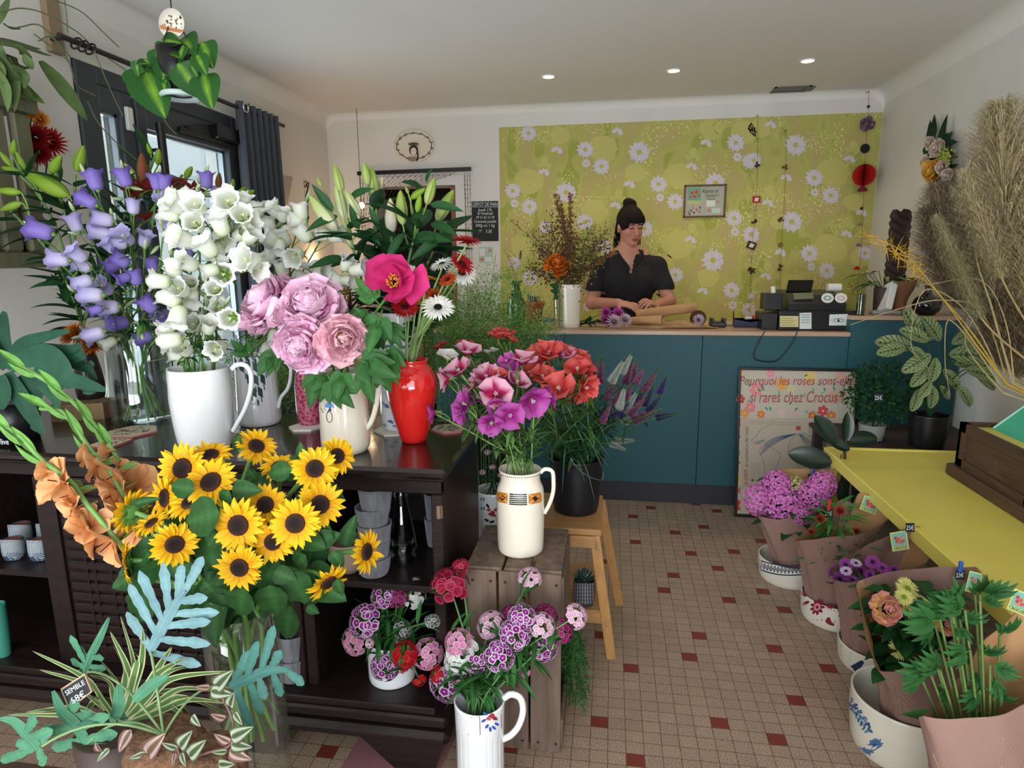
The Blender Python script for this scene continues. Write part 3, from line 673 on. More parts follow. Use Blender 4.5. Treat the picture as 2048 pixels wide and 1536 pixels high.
class Pot:
    """a turned vessel whose outline is read from the photograph: rows of (half width px, py) from the foot upwards"""
    def __init__(s,name,label,cat,cx,base,zb,prof,m,th=0.004,k=64,col=(.9,.9,.9),group=None,Y=None,warp=None,n=40,sy=1.0,floor=True,part='body',smooth=True,inner=True):
        s.cx=cx;cf=1/math.sqrt(1+((cx-1024)/FPX)**2);s.cf=cf;prof=[(p[0]*cf,p[1]) for p in prof]
        if Y is None:
            P0=atz(cx,base,zb);r0=prof[0][0]*mpp(P0);Y=P0[1]+r0*sy
        s.Y=Y;s.c=at(cx,(prof[0][1]+prof[-1][1])/2,Y);s.mp=mpp(s.c);s.zb=zb
        zs=[at(cx,p[1],Y)[2] for p in prof];zs[0]=zb
        s.rs=[p[0]*mpp(at(cx,p[1],Y)) for p in prof];s.pys=[p[1] for p in prof];s.zs=zs;s.sy=sy
        s.root=thing(name,label,cat,(s.c[0],s.c[1],zb),group) if label else None
        s.rt=s.rs[-1];s.zt=zs[-1];s.warp=warp
        pr=[(0.0008,zb),(s.rs[0]*0.9,zb),(s.rs[0],zb+0.002)]+list(zip(s.rs[1:],zs[1:]))
        prs=spline(np.c_[[p[0] for p in pr[2:]],[p[1] for p in pr[2:]],np.zeros(len(pr)-2)],n)[:,:2] if n else np.array(pr[2:])
        inn=[(max(r-th,0.001),z) for r,z in prs[::-1] if z > zb+th*1.5]
        full=[pr[0],pr[1]]+[tuple(p) for p in prs]+([(s.rt-th*0.5,s.zt+th*0.4)]+inn+[(0.001,zb+th*1.5)] if inner else [])
        mb=MB();lathe(mb,full,k,(s.c[0],s.c[1],0),col,sy=sy,warp=warp,smooth=smooth)
        s.body=mb.obj(part,m,s.root)
        s.prs=prs;s.thc=math.atan2(EYE[1]-s.c[1],EYE[0]-s.c[0])
    def surf(s,px,py,e):
        z=at(s.cx,py,s.Y)[2];r=float(np.interp(z,s.prs[:,1],s.prs[:,0]));mp=mpp(at(s.cx,py,s.Y))
        a=math.asin(max(-0.985,min(0.985,(px-s.cx)*mp*s.cf/r)))
        # a front point is nearer and so sits lower or higher in the picture: correct the height for it
        rr=r+e;th=s.thc+a;P=np.array([s.c[0]+rr*math.cos(th),s.c[1]+rr*math.sin(th)*s.sy,z])
        d=ray(px,py);t=(P[1]-EYE[1])/d[1];P[2]=EYE[2]+d[2]*t
        r2=float(np.interp(P[2],s.prs[:,1],s.prs[:,0]))+e;P[0]=s.c[0]+r2*math.cos(th);P[1]=s.c[1]+r2*math.sin(th)*s.sy
        return P
    def handle(s,pts,w=0.007,m=None,flat=1.0,name='handle',r=None):
        Y=s.Y;P=spline([at(x,y,Y) for x,y in pts],22);mb=MB();tube(mb,P,r if r is not None else w,10);return mb.obj(name,m or s.body.data.materials[0],s.root)
    def deco(s): return Deco(s.surf)
    def spot(s,f=0.0,z=None): return V(s.c[0],s.c[1],s.zt if z is None else z)
M_GLZ=mat('white_glaze',S('e4e6e8'),0.12,coat=0.6)
M_CRM=mat('cream_glaze',S('e6dccb'),0.12,coat=0.6,noise=0.02,nscale=8)
M_GLASS=glassmat('clear_glass',(0.93,0.96,0.94),amount=0.06)
def spoutwarp(cx,cy,ang,r,z0,z1,amt,width=0.5):
    def w(P,A,Z):
        d=np.abs((A-ang+PI) % (2*PI)-PI);k=np.clip((Z-z0)/(z1-z0),0,1)**1.6*np.exp(-(d/width)**2)*amt
        P=P.copy();P[...,0] += np.cos(ang)*k;P[...,1] += np.sin(ang)*k;return P
    return w
zc=SZ
# white jug with the white bellflowers
p_white=Pot('white_pitcher','tall plain white porcelain pitcher standing on the dark sideboard, full of white bellflowers','pitcher',406,906,zc,[(54,897),(59,870),(64,830),(66,795),(65,760),(63,736)],M_GLZ,warp=spoutwarp(0,0,PI,0,1.03,1.12,0.022))
p_white.handle([(464,738),(474,729),(492,731),(502,748),(501,782),(490,818),(474,848),(466,862)],0.0068)
p_geo=Pot('geometric_pitcher','white ribbed pitcher painted with dark green diamonds, behind the plain white pitcher','pitcher',515,856,zc,[(41,850),(44,838),(43,790),(42,750),(42,722),(43,710)],M_GLZ,k=24,smooth=False)
p_geo.handle([(557,722),(570,716),(580,722),(581,755),(575,778),(562,795),(557,815)],0.0058)
d=p_geo.deco();G=S('1d4746')
def diamond(d,x,y,w,h,col):
    d.poly([(x-w/2,y),(x-w/2,y+h*0.72),(x,y+h),(x,y+h*0.28)],col);d.poly([(x+w/2,y),(x+w/2,y+h*0.72),(x,y+h),(x,y+h*0.28)],col,.2)
for k in range(6): d.poly([(481+k*13,712),(492+k*13,712),(486.5+k*13,724)],G)
for k in range(6): d.poly([(475+k*13,714),(479+k*13,720),(479+k*13,742),(475+k*13,736)],G); 
for k,(x,y) in enumerate(((488,722),(501,722),(514,722),(527,722),(539,722),(501,748),(514,748),(527,746),(508,772),(520,772))):
    d.poly([(x-4.5,y),(x+4.5,y+6),(x+4.5,y+24),(x-4.5,y+18)],G)
d.poly([(512,798),(516,801),(516,812),(512,809)],G)
for (x,y) in ((500,770),(528,768),(494,746),(534,744),(503,790),(521,792),(512,772)): d.stroke([(x,y),(x+1,y+12)],2.0,G)
d.obj('painted_diamonds',M_PAINT,p_geo.root)
def speck(name,c1,c2,sc=60):
    if name in MATS: return MATS[name]
    m,nt,b=_nodes(name);N=nt.nodes;L=nt.links;tc=N.new('ShaderNodeTexCoord');t=N.new('ShaderNodeTexVoronoi');t.inputs['Scale'].default_value=sc;L.new(tc.outputs['Object'],t.inputs['Vector'])
    n2=N.new('ShaderNodeTexNoise');n2.inputs['Scale'].default_value=sc*0.8;L.new(tc.outputs['Object'],n2.inputs['Vector']);mu=N.new('ShaderNodeMath');mu.operation='MULTIPLY';L.new(t.outputs['Distance'],mu.inputs[0]);L.new(n2.outputs['Fac'],mu.inputs[1])
    cr=N.new('ShaderNodeValToRGB');cr.color_ramp.elements[0].color=(*c1,1);cr.color_ramp.elements[0].position=0.1;cr.color_ramp.elements[1].color=(*c2,1);cr.color_ramp.elements[1].position=0.38
    L.new(mu.outputs[0],cr.inputs[0]);L.new(cr.outputs[0],b.inputs['Base Color']);b.inputs['Roughness'].default_value=0.2;b.inputs['Coat Weight'].default_value=0.4
    MATS[name]=m;return m
p_pink=Pot('mottled_vase','tall dark pink mottled vase standing on a hexagonal tile behind the cornflower pitcher','vase',616,852,zc+0.006,[(23,848),(26,825),(27,780),(26,758),(21,742),(15,730),(15,700)],speck('pink_mottle',S('7b1f3c'),S('c8687f'),90))
p_cream=Pot('cornflower_pitcher','cream pitcher painted with blue cornflowers, holding pink peonies','pitcher',688,914,zc,[(43,903),(49,888),(50,860),(49,820),(47,780),(46,742)],M_CRM,warp=spoutwarp(0,0,PI-0.1,0,1.0,1.09,0.035,0.42))
p_cream.handle([(733,748),(742,742),(756,746),(757,775),(752,812),(742,845),(730,862),(727,884)],0.0075)
d=p_cream.deco();BL=S('5f93d6');BD=S('27485a')
for (x,y,r) in ((636,800,8),(660,811,8),(645,790,6)):
    for k in range(9):
        a=-PI/2+(k-4)*0.36;d.stroke([(x,y+4),(x+math.cos(a)*r*0.6,y+4+math.sin(a)*r*0.7),(x+math.cos(a)*r*1.2,y+4+math.sin(a)*r*1.3)],2.3,BL,0.2*(k % 2))
d.stroke([(640,806),(644,818),(648,826)],1.4,BD);d.stroke([(640,808),(650,818),(658,826)],1.2,BD);d.poly([(656,824),(662,812),(664,822)],BD,.3)
a=np.linspace(0,2*PI,18);d.stroke(np.c_[659+5.5*np.cos(a),834+11*np.sin(a)],1.4,S('1c2b2e'))
for (x,y,c) in ((655,762,S('8c2a2a')),(648,770,S('20302a')),(690,768,S('9c3a30')),(652,774,S('20302a'))): d.blob(x,y,6,3.5,0.3,c)
d.obj('painted_cornflowers',M_PAINT,p_cream.root)
p_delft=Pot('blue_white_vase','tall white vase with pale blue paintings, standing behind the red vase','vase',798,864,zc+0.006,[(36,857),(39,840),(40,800),(39,760),(36,735),(36,715),(37,680),(37,650),(36,625)],M_GLZ)
d=p_delft.deco();B1=S('7b93ad');B2=S('4d6f92')
for (x,y) in ((768,672),(784,673),(801,673),(776,675)):
    for k in range(8): a=k*PI/4;d.stroke([(x+math.cos(a),y+math.sin(a)),(x+math.cos(a)*5,y+math.sin(a)*6)],0.9,B1)
xs_=np.linspace(763,830,14);d.stroke(np.c_[xs_,694+2*np.sin(xs_/6)],5,B2);d.stroke(np.c_[xs_,712+np.sin(xs_/5)],1.4,B1);d.stroke(np.c_[xs_,727+0*xs_],1.2,B1)
for (x,y,r) in ((770,812,7),(764,806,4),(778,843,6),(766,850,5),(762,770,4),(786,852,5)): d.blob(x,y,r,r*0.5,0.4,B2 if r > 5 else B1,wob=.2)
d.stroke([(766,785),(772,795),(782,800),(790,796)],1.3,B1);d.stroke([(762,765),(766,760),(772,762)],1.0,B1)
d.obj('painted_scenes',M_PAINT,p_delft.root)
p_red=Pot('red_vase','glossy bright red vase holding the gerberas on the sideboard','vase',825,889,zc,[(24,885),(27,875),(36,845),(46,805),(51,775),(50,756),(43,740),(35,731),(33,725),(36,719)],mat('red_glaze',S('c8201c'),0.12,coat=0.7),th=0.003)
p_glass=Pot('clear_glass_vase','large clear glass vase with water, holding the purple bellflower stems','vase',281,853,zc,[(62,846),(67,838),(69,815),(69,785),(67,755),(66,720),(66,690),(66,670)],M_GLASS,th=0.003)
# ---- hexagonal cement tiles lying on the sideboard
M_TILE=mat('patterned_tile',attr=True,rough=0.6)
def hextile(cx,cy,w,label,rot=0.3,red=True,z=zc,n=6,th=0.006):
    P=atz(cx,cy,z+th);r=w/2*mpp(P);o=thing('cement_tile',label,'tile',(P[0],P[1],z),'patterned cement tiles on the sideboard')
    a=rot+np.arange(n)*2*PI/n;top=np.c_[P[0]+r*np.cos(a),P[1]+r*np.sin(a)];mb=MB();side=S('a8625e') if red else S('e5ddd0')
    mb.ngon(np.c_[top,np.full(n,z+th)],S('c9bda3') if red else S('e9e4da'));mb.ngon(np.c_[top[::-1],np.full(n,z+0.0002)],side)
    for k in range(n): p,q=top[k],top[(k+1) % n];mb.ngon([(p[0],p[1],z+0.0002),(q[0],q[1],z+0.0002),(q[0],q[1],z+th),(p[0],p[1],z+th)],side)
    mb.obj('body',M_TILE,o)
    if red:
        mb=MB();r_=rng(int(cx))
        for k in range(46):
            a_=r_.rand()*PI;c_=(r_.rand(2)-.5)*r*1.25;L_=r*0.1*(0.6+r_.rand());u=V(math.cos(a_),math.sin(a_))*L_;v=V(-u[1],u[0])*0.2
            if abs(c_[0])+abs(c_[1]) > r*0.95: continue
            q=[P[:2]+c_+s_*u+t_*v for s_,t_ in ((-1,-1),(1,-1),(1,1),(-1,1))];mb.ngon([(x[0],x[1],z+th+0.0003) for x in q],S('5f5a48'))
        mb.obj('relief_pattern',M_TILE,o)
    return o
hextile(265,862,98,'hexagonal tile with a beaded olive pattern, lying in front of the glass vase',0.15)
hextile(222,884,74,'smaller square-edged patterned tile with a red rim, nearest the sideboard edge',0.75,n=4)
hextile(490,868,60,'grey patterned tile slid under the green diamond pitcher',0.4,n=4)
hextile(612,852,68,'plain white hexagonal tile under the pink mottled vase',0.2,False)
hextile(794,858,92,'plain white hexagonal tile under the blue and white vase',0.3,False)
hextile(898,856,74,'pink edged tile lying between the red vase and the godetias',0.5,True)
# ---- wood slab
mb=MB();P=atz(150,862,zc);sl=thing('wood_block','pale sawn block of wood with bark, lying beside the glass vase','wood block',(P[0],P[1]+0.1,zc))
q=[atz(x,y,zc+0.055)[:2] for x,y in ((98,812),(205,806),(222,792),(150,775),(92,790))]
q=[V(*q[0]),V(*q[1]),V(*q[1])+V(0.03,0.1),V(*q[0])+V(0.03,0.14),V(*q[0])+V(-0.03,0.07)]
cN=np.array(q).mean(0)
mb.ngon([(a[0],a[1],zc+0.055) for a in q],S('8d7658'));mb.ngon([(a[0],a[1],zc) for a in q[::-1]],S('7a6044'))
for k in range(5): a,b_=q[k],q[(k+1) % 5];mb.ngon([(a[0],a[1],zc),(b_[0],b_[1],zc),(b_[0],b_[1],zc+0.055),(a[0],a[1],zc+0.055)],S('8a7550') if k == 0 else S('4d382b'))
mb.obj('body',mat('sawn_wood',attr=True,rough=0.8,wood=0.2,nscale=5,wscale=(10,10,1)),sl)
# ---- pitcher on the crate
zk=cz
p_jug=Pot('banded_pitcher','cream pitcher with an orange and black tile band, standing on the wooden crate','pitcher',1041,1118,zk,[(42,1109),(45,1095),(47,1060),(48,1020),(48,990),(46,974),(41,962),(40,950),(43,938)],M_CRM,warp=spoutwarp(0,0,PI-0.4,0,0.77,0.83,0.010))
p_jug.handle([(1081,945),(1090,938),(1104,942),(1107,960),(1106,985),(1098,1010),(1089,1026)],0.006)
d=p_jug.deco();OR=S('b87324');KK=S('15161c')
def ybow(x): return 8*(1-((x-1041)/48.)**2)
for x0,x1 in ((995,1016),(1057,1083)):
    xx=np.linspace(x0,x1,8);d.mb.grid(np.array([[d.f(x,y+ybow(x),0.0004) for x in xx] for y in (982,990,1002)]),col=OR,smooth=False)
    c=(x0+x1)/2;yb=ybow(c)
    d.poly([(c-6,992+yb),(c,987+yb),(c+6,992+yb),(c,998+yb)],KK,1);d.stroke([(x0,982+ybow(x0)),(c-4,989+yb)],.9,S('e6dccb'),1);d.stroke([(x1,982+ybow(x1)),(c+5,989+yb)],.9,S('e6dccb'),1);d.stroke([(x0,1002+ybow(x0)),(c-4,996+yb)],.9,S('e6dccb'),1);d.stroke([(x1,1002+ybow(x1)),(c+5,996+yb)],.9,S('e6dccb'),1)
for k in range(6):
    xx=np.linspace(1019,1054,6);d.stroke(np.c_[xx,982.5+k*3.8+ybow(xx)],2.5,KK)
for k in range(22):
    x=1001+k*3.8;d.stroke([(x,947+8*(1-((x-1041)/43.)**2)),(x+1.8,947+8*(1-((x+1.8-1041)/43.)**2))],2.0,KK)
d.obj('painted_band',M_PAINT,p_jug.root)
# ---- white ribbed pitcher on the floor
def ribs(P,A,Z):
    P=P.copy();k=(np.sin(A*22) > 0.75)*0.0016*(Z < RZ);c=P[...,:2];r=np.linalg.norm(c,axis=-1,keepdims=True)+1e-9;P[...,:2]=c*(1-k[...,None]/r);return P
YR=1.345;RZ=at(962,1446,YR)[2]
p_rib=Pot('ribbed_pitcher','white fluted pitcher with a red and blue flower, standing on the floor before the crate','pitcher',962,0,0.0,[(44,1700),(46,1640),(47,1550),(47.5,1470),(49,1446),(50,1420),(51,1398)],M_GLZ,k=176,Y=YR,warp=ribs)
p_rib.handle([(1008,1396),(1022,1388),(1040,1395),(1046,1420),(1038,1450),(1022,1470),(1006,1478)],0.0082)
d=p_rib.deco()
for x,y,r,c in ((985,1432,7,S('a03a44')),(978,1437,5,S('c0565a')),(991,1437,5,S('8c2a34'))): d.blob(x,y,r,r*0.75,0.2,c,.4,wob=.2)
for x,y,ro in ((972,1427,0.5),(969,1441,-0.6),(975,1452,-0.9),(988,1455,0.8),(994,1448,0.5),(981,1458,1.5)): d.blob(x,y,5,2.6,ro,S('2a4fae'),.2)
d.stroke([(920,1429),(945,1434),(962,1433)],1.2,S('5a2430'));d.stroke([(962,1433),(962,1468)],1.2,S('5a2430'));d.stroke([(962,1468),(940,1468),(922,1461)],1.2,S('5a2430'));d.stroke([(1003,1428),(1003,1456)],1.2,S('5a2430'))
d.obj('painted_flower',M_PAINT,p_rib.root)
p_wpot=Pot('white_pot','plain white pot holding sweet williams on the sideboard bottom board','pot',784,1377,0.187,[(40,1364),(46,1350),(48,1330),(48,1300),(47,1275)],M_GLZ)
# ---- floral jug on a stand behind the crate
YJ=2.17;pj=at(988,1085,YJ)
sd=thing('plant_stand','small dark square stand half hidden behind the crate','stand',(pj[0],YJ,0))
zj=pj[2]
mb=MB();box(mb,(pj[0]-0.07,YJ-0.08,zj-0.02),(pj[0]+0.06,YJ+0.08,zj-0.0005),bev=0.002);mb.obj('top',M_DWOOD,sd)
for a,b_ in ((-0.06,-0.07),(0.05,-0.07),(-0.06,0.07),(0.05,0.07)):
    mb=MB();box(mb,(pj[0]+a-0.008,YJ+b_-0.008,0),(pj[0]+a+0.008,YJ+b_+0.008,zj-0.02));mb.obj('leg',M_DWOOD,sd)
p_flor=Pot('floral_jug','white jug with red flowers and green bars behind the banded pitcher','jug',988,1085,zj,[(30,1080),(34,1060),(38,1030),(38,1000),(36,978)],M_GLZ,Y=YJ)
d=p_flor.deco()
for x,y,r,c in ((985,1028,7,S('a02c3c')),(993,1020,5,S('8f2433')),(978,1020,4,S('b04050'))): d.blob(x,y,r,r*.8,.3,c,.4,wob=.25)
for x,y,ro in ((974,1040,.5),(984,1043,-.3),(976,1012,1.0),(996,1040,.8)): d.blob(x,y,5,2.4,ro,S('20241f'),.2)
for x in (963,968): d.stroke([(x,996),(x+1,1020)],3.2,S('4f8276')); 
d.stroke([(958,1050),(975,1062)],1.2,S('4f8276'));d.obj('painted_flower',M_PAINT,p_flor.root)
# ---- bucket on the stool
p_buck=Pot('black_bucket','black plastic bucket with a wire handle standing on the bamboo stool','bucket',1152,1034,0.5,[(43,1022),(46,1000),(51,955),(54,920),(56,912)],mat('bucket_plastic',S('15151a'),0.38),th=0.003)
mb=MB();tube(mb,spline([p_buck.surf(x,y,.004) for x,y in ((1142,916),(1150,930),(1168,948),(1188,958),(1203,958),(1206,945))],20),0.0017,6);mb.obj('handle',mat('steel_wire',S('8f9498'),0.3,metal=0.8),p_buck.root)
# ---- succulent in a patterned grey pot
p_suc=Pot('patterned_pot','small charcoal pot with a chain pattern on the stool shelf, holding a succulent','pot',1168,1216,0.19,[(19,1210),(21,1195),(21.5,1175),(21,1160)],mat('charcoal_pot',S('3e3c44'),0.5),th=0.003)
d=p_suc.deco()
for x in range(1150,1188,5):
    for y in range(1166,1208,7): d.stroke([(x,y),(x+1.6,y+3),(x,y+6)],0.9,S('a9a7ad'));d.stroke([(x,y),(x-1.2,y+3),(x,y+6)],0.7,S('a9a7ad'))
d.obj('chain_pattern',M_PAINT,p_suc.root)
# ---- striped cups on the shelf of the sideboard
M_CUP=mat('dark_blue_glaze',S('3c4c5c'),0.4);CUPM=mat('terracotta_inside',S('6b3a33'),0.6)
for k,(cx,by,hw,lab) in enumerate(((27,1122,25,'striped cup at the end of the front row, cut by the photo edge'),(80,1123,25,'striped cup in the middle of the front row, with a white price sticker'),(130,1125,25,'striped cup of the front row nearest the carved door'),
        (42,1092,24,'striped cup in the back row behind the outermost cup'),(98,1090,24,'striped cup in the middle of the back row'),(138,1092,23,'striped cup of the back row by the carved door, with a sticker inside'))):
    p=Pot('striped_cup','blue and white '+lab.replace(', with a white price sticker',', with a sticker').replace(', cut by the photo edge','').replace(', with a sticker inside',', stickered'),'cup',cx,by,0.463,[(15,by-3),(20,by-7),(24,by-18),(25,by-30),(24.5,by-43)],M_CUP,th=0.004,group='striped cups on the sideboard shelf')
    d=p.deco();W_=S('c6cdd2')
    for i in range(-10,11):
        x=i*2.25
        if abs(i) <= 4:
            yb=by-6-abs(i)*0.0;r_=(abs(i))*2.25
        ys=np.linspace(by-42,by-(17 if abs(i) < 7 else 10),5);d.stroke([(cx+x,yy) for yy in ys],1.1,W_)
    for r_ in (3.5,7,10.5,14):
        a=np.linspace(0,PI,9);d.stroke(np.c_[cx+r_*np.cos(a),by-17+np.sin(a)*r_*0.9],1.1,W_)
    if k in (1,5): d.poly([(cx+8,by-32),(cx+16,by-34),(cx+16,by-27),(cx+8,by-25)],S('dcdce0'),1)
    d.obj('painted_stripes',M_PAINT,p.root)
    mb=MB();lathe(mb,[(p.prs[-8+i][0]-0.0046,p.prs[-8+i][1]) for i in range(8)],32,(p.c[0],p.c[1],0));lathe(mb,[(0.001,p.prs[-8][1]),(p.prs[-8][0]-0.0046,p.prs[-8][1])],32,(p.c[0],p.c[1],0));mb.obj('inside',CUPM,p.root)
Pot('teal_pot','tall sea green pot standing inside the sideboard at the photo edge','pot',0,1318,0.187,[(15,1312),(18,1280),(20,1240),(21,1210)],mat('sea_green',S('3d8a7a'),0.4))
# ---- felt pots in stacks
M_FELT=mat('grey_felt',S('75767e'),0.95,wood=0.35,nscale=6,wscale=(14,14,2),bump=0.4,bscale=60,sheen=0.3)
def feltstack(cx,base,zb,w,tops,grp,labs):
    Y=None
    for k,(t,lab) in enumerate(zip(tops,labs)):
        b_=base if k == 0 else tops[k-1]+14
        hw0,hw1=w*0.78,w
        if Y is None:
            P0=atz(cx,base,zb);Y=P0[1]+hw0*mpp(P0)
        z0=zb+0.0005 if k == 0 else at(cx,tops[k-1]+12,Y)[2]
        Pot('felt_pot',lab,'pot',cx+k*0.8*(-1)**k,base,z0,[(hw0,b_),(hw0+(hw1-hw0)*0.5,(b_+t)/2),(hw1,t)],M_FELT,th=0.003,Y=Y,k=40,group=grp,n=6)
feltstack(748,1160,0.505,36,[1110,1078,1045,1012,972],'grey felt pots stacked beside the carafe',['grey felt pot at the bottom of the tall stack beside the carafe','second grey felt pot from the bottom of the tall stack','third grey felt pot from the bottom of the tall stack','grey felt pot next to the top of the tall stack','open topmost grey felt pot of the tall stack'])
feltstack(873,1098,0.505,24,[1035,985],'grey felt pots by the cabinet post',['lower grey felt pot seen beside the hinged cabinet post','upper grey felt pot seen beside the hinged cabinet post'])
feltstack(588,1372,0.187,34,[1310,1262],'grey felt pots behind the sunflower vase',['lower grey felt pot behind the sunflower vase','upper grey felt pot behind the sunflower vase'])
Pot('glass_carafe','clear glass carafe on the middle shelf beside the felt pots','carafe',804,1133,0.505,[(26,1124),(29,1112),(28,1085),(22,1045),(16,1015),(14,1000),(17,985)],glassmat('carafe_glass',(0.9,0.93,0.94),amount=0.08),th=0.002)
Pot('beige_bowl','beige bowl on the middle shelf behind the sunflowers','bowl',697,1150,0.505,[(20,1145),(33,1125),(38,1100),(39,1080)],mat('beige_clay',S('9c8474'),0.6))
# ---- tall glass vase of the sunflowers
p_sun=Pot('tall_glass_vase','tall straight glass vase of water standing on the floor, full of sunflower stems','vase',532,0,0.0,[(76,2300),(76,1900),(77,1500),(78,1215)],M_GLASS,Y=1.17,th=0.004,n=8)
# ================================================================ wallpaper
def wallpaper_mat():
    m,nt,b=_nodes('retro_wallpaper');N=nt.nodes;L=nt.links;tc=N.new('ShaderNodeTexCoord')
    mp=N.new('ShaderNodeMapping');mp.inputs['Scale'].default_value=(3.2,1,2.0);L.new(tc.outputs['Object'],mp.inputs[0])
    t=N.new('ShaderNodeTexNoise');t.inputs['Scale'].default_value=2.2;t.inputs['Detail'].default_value=1;L.new(mp.outputs[0],t.inputs['Vector'])
    cr=N.new('ShaderNodeValToRGB');e=cr.color_ramp.elements;e[0].position=0.0;e[0].color=(*S('b0a068'),1);e[1].position=0.63;e[1].color=(*S('9da048'),1)
    for p,c in ((0.42,'b3a468'),(0.47,'aca85a'),(0.55,'b3ae60'),(0.60,'aea960')): x=e.new(p);x.color=(*S(c),1)
    L.new(t.outputs['Fac'],cr.inputs[0])
    t2=N.new('ShaderNodeTexNoise');t2.inputs['Scale'].default_value=26;t2.inputs['Detail'].default_value=3;L.new(mp.outputs[0],t2.inputs['Vector'])
    c2=N.new('ShaderNodeValToRGB');c2.color_ramp.elements[0].position=0.56;c2.color_ramp.elements[1].position=0.60;L.new(t2.outputs['Fac'],c2.inputs[0])
    t3=N.new('ShaderNodeTexNoise');t3.inputs['Scale'].default_value=3.3;L.new(tc.outputs['Object'],t3.inputs['Vector'])
    c3=N.new('ShaderNodeValToRGB');c3.color_ramp.elements[0].position=0.5;c3.color_ramp.elements[1].position=0.56;L.new(t3.outputs['Fac'],c3.inputs[0])
    mu=N.new('ShaderNodeMath');mu.operation='MULTIPLY';L.new(c2.outputs[0],mu.inputs[0]);L.new(c3.outputs[0],mu.inputs[1])
    mx=N.new('ShaderNodeMixRGB');L.new(mu.outputs[0],mx.inputs[0]);L.new(cr.outputs[0],mx.inputs[1]);mx.inputs[2].default_value=(*S('d3cf7e'),1)
    L.new(mx.outputs[0],b.inputs['Base Color']);b.inputs['Roughness'].default_value=0.85
    return m
a,b_=at(998,255,YB),at(1766,222,YB)
wp=thing('wallpaper_panel','big yellow green retro wallpaper panel printed with white daisies','wallpaper',((a[0]+b_[0])/2,YB,1.6))
mb=MB();box(mb,(a[0],YB-0.0025,0.55),(b_[0],YB-0.0003,a[2]));mb.obj('paper',wallpaper_mat(),wp)
DW=S('cfc6ce');DC=S('b8b058');PY=S('bdb768');PG=S('bcba68');PT=S('c0b872')
d=Deco(planeY(YB-0.0025),0.0004);fW=d.f
def zl(x,y): return 980+x/3.0714,200+y/3.0714
def zr(x,y): return 1488+x/2.5607,100+y/2.5607
def inwp(x,y): p=fW(x,y,0);return a[0]+0.02 < p[0] < b_[0]-0.02 and p[2] < a[2]-0.015
r_=rng(11)
roses=[(*zl(*q[:2]),q[2]) for q in ((690,300,30),(240,500,29),(1155,470,30),(1150,890,32),(430,220,20),(890,450,21),(1360,180,24),(640,690,28),(1060,1010,24),(1310,560,22),(1560,200,26),(330,1180,26),(1340,1090,22),(700,900,25),(200,900,24))]+[(*zr(*q[:2]),q[2]) for q in ((450,630,33),(440,1020,34),(80,400,22),(620,340,24),(560,780,20),(180,880,18),(250,1200,24),(600,1060,22))]
for (x,y,r) in roses:
    if not inwp(x,y-r*0.6): continue
    d.blob(x,y,r,r*0.88,0,PY,0,22,0.05,x); 
    for k in range(4):
        rr2=r*(0.8-k*0.19);aa=np.linspace(0.3+k,5.6+k,16);d.stroke(np.c_[x+rr2*np.cos(aa),y+rr2*0.85*np.sin(aa)],0.9,PT,0.3)
    for k in range(7): aa=r_.rand()*6.28;d.stroke([(x+r*0.3*math.cos(aa),y+r*.3*math.sin(aa)),(x+r*0.8*math.cos(aa+.3),y+r*.7*math.sin(aa+.3))],0.8,PT,.4)
for (x,y) in [zl(335,375),zl(790,580),zl(1250,325),zl(1240,790),zl(1215,1240),zl(340,940),zr(560,490),zr(130,720),zr(530,880),zr(120,1110)]:
    d.blob(x,y,8,11,0.15,PG,0.5);d.blob(x-12,y+8,7,3.5,0.6,PG,0.4);d.blob(x+9,y+10,4,7,0.5,PG,.45)
for q in range(900):
    x,y=1000+r_.rand()*760,232+r_.rand()*400;c=math.sin(x*0.043+1)+math.sin(y*0.05+x*0.02)
    if c < 0.35 or not inwp(x,y): continue
    d.blob(x,y,1.0+r_.rand()*1.1,0.9+r_.rand(),0,PT if q % 3 else S('d6d1a4'),0.6,5)
for q in range(260):
    x,y=1002+r_.rand()*755,240+r_.rand()*395
    if math.sin(x*0.03+2)+math.sin(y*0.04) < 0.4 or not inwp(x,y-8): continue
    d.stroke([(x,y),(x+r_.randn()*2,y-9),(x+r_.randn()*4,y-17)],0.9,PT if q % 2 else PG,0.5)
for (x,y,r) in [(*zl(*q[:2]),q[2]) for q in ((917,320,23),(467,568,22),(1370,985,24),(1385,510,22),(585,305,18),(685,408,18),(237,205,17),(1150,160,18),(1510,262,19),(1035,517,18),(1138,625,18),(140,558,17),(243,655,17),(583,750,18),(1500,727,18),(1605,830,18),(950,790,18),(1140,1075,17),(245,1095,17),(1485,1170,18),(1620,370,17),(150,1000,14),(1590,1290,16),(700,900,17),(340,780,14),(590,390,9),(150,635,9),(1045,600,9),(1520,350,10),(1505,810,10),(1490,1260,10),(150,190,8),(1040,140,9),(600,1270,11),(790,850,12))]+[(*zr(*q[:2]),q[2]) for q in ((265,487,23),(245,880,23),(360,655,19),(445,745,19),(335,1042,19),(425,1130,18),(40,940,15),(470,350,18),(362,730,9),(345,1110,9),(620,1040,16),(30,570,17))]:
    if inwp(x,y-r*0.5): d.daisy(x,y,r,DW,DC,24 if r > 12 else 14,1.2+(x*.7+y*.3) % 3,x % 1,rc=0.24)
for (x,y) in [zl(410,310),zl(330,445),zl(780,195),zl(855,520),zl(1237,410),zl(1325,265),zl(1230,860),zl(1305,1175),zl(770,650),zr(135,385),zr(540,560),zr(120,785),zr(600,835),zr(525,945),zr(185,1040),zr(110,1160),zr(215,655)]:
    if inwp(x,y-10): d.daisy(x,y+2,13,DW,DC,18,1.1,-PI*0.95,part=0.62,rc=0.22,sq=0.85)
d.obj('printed_flowers',mat('wallpaper_print',attr=True,rough=0.85),wp)
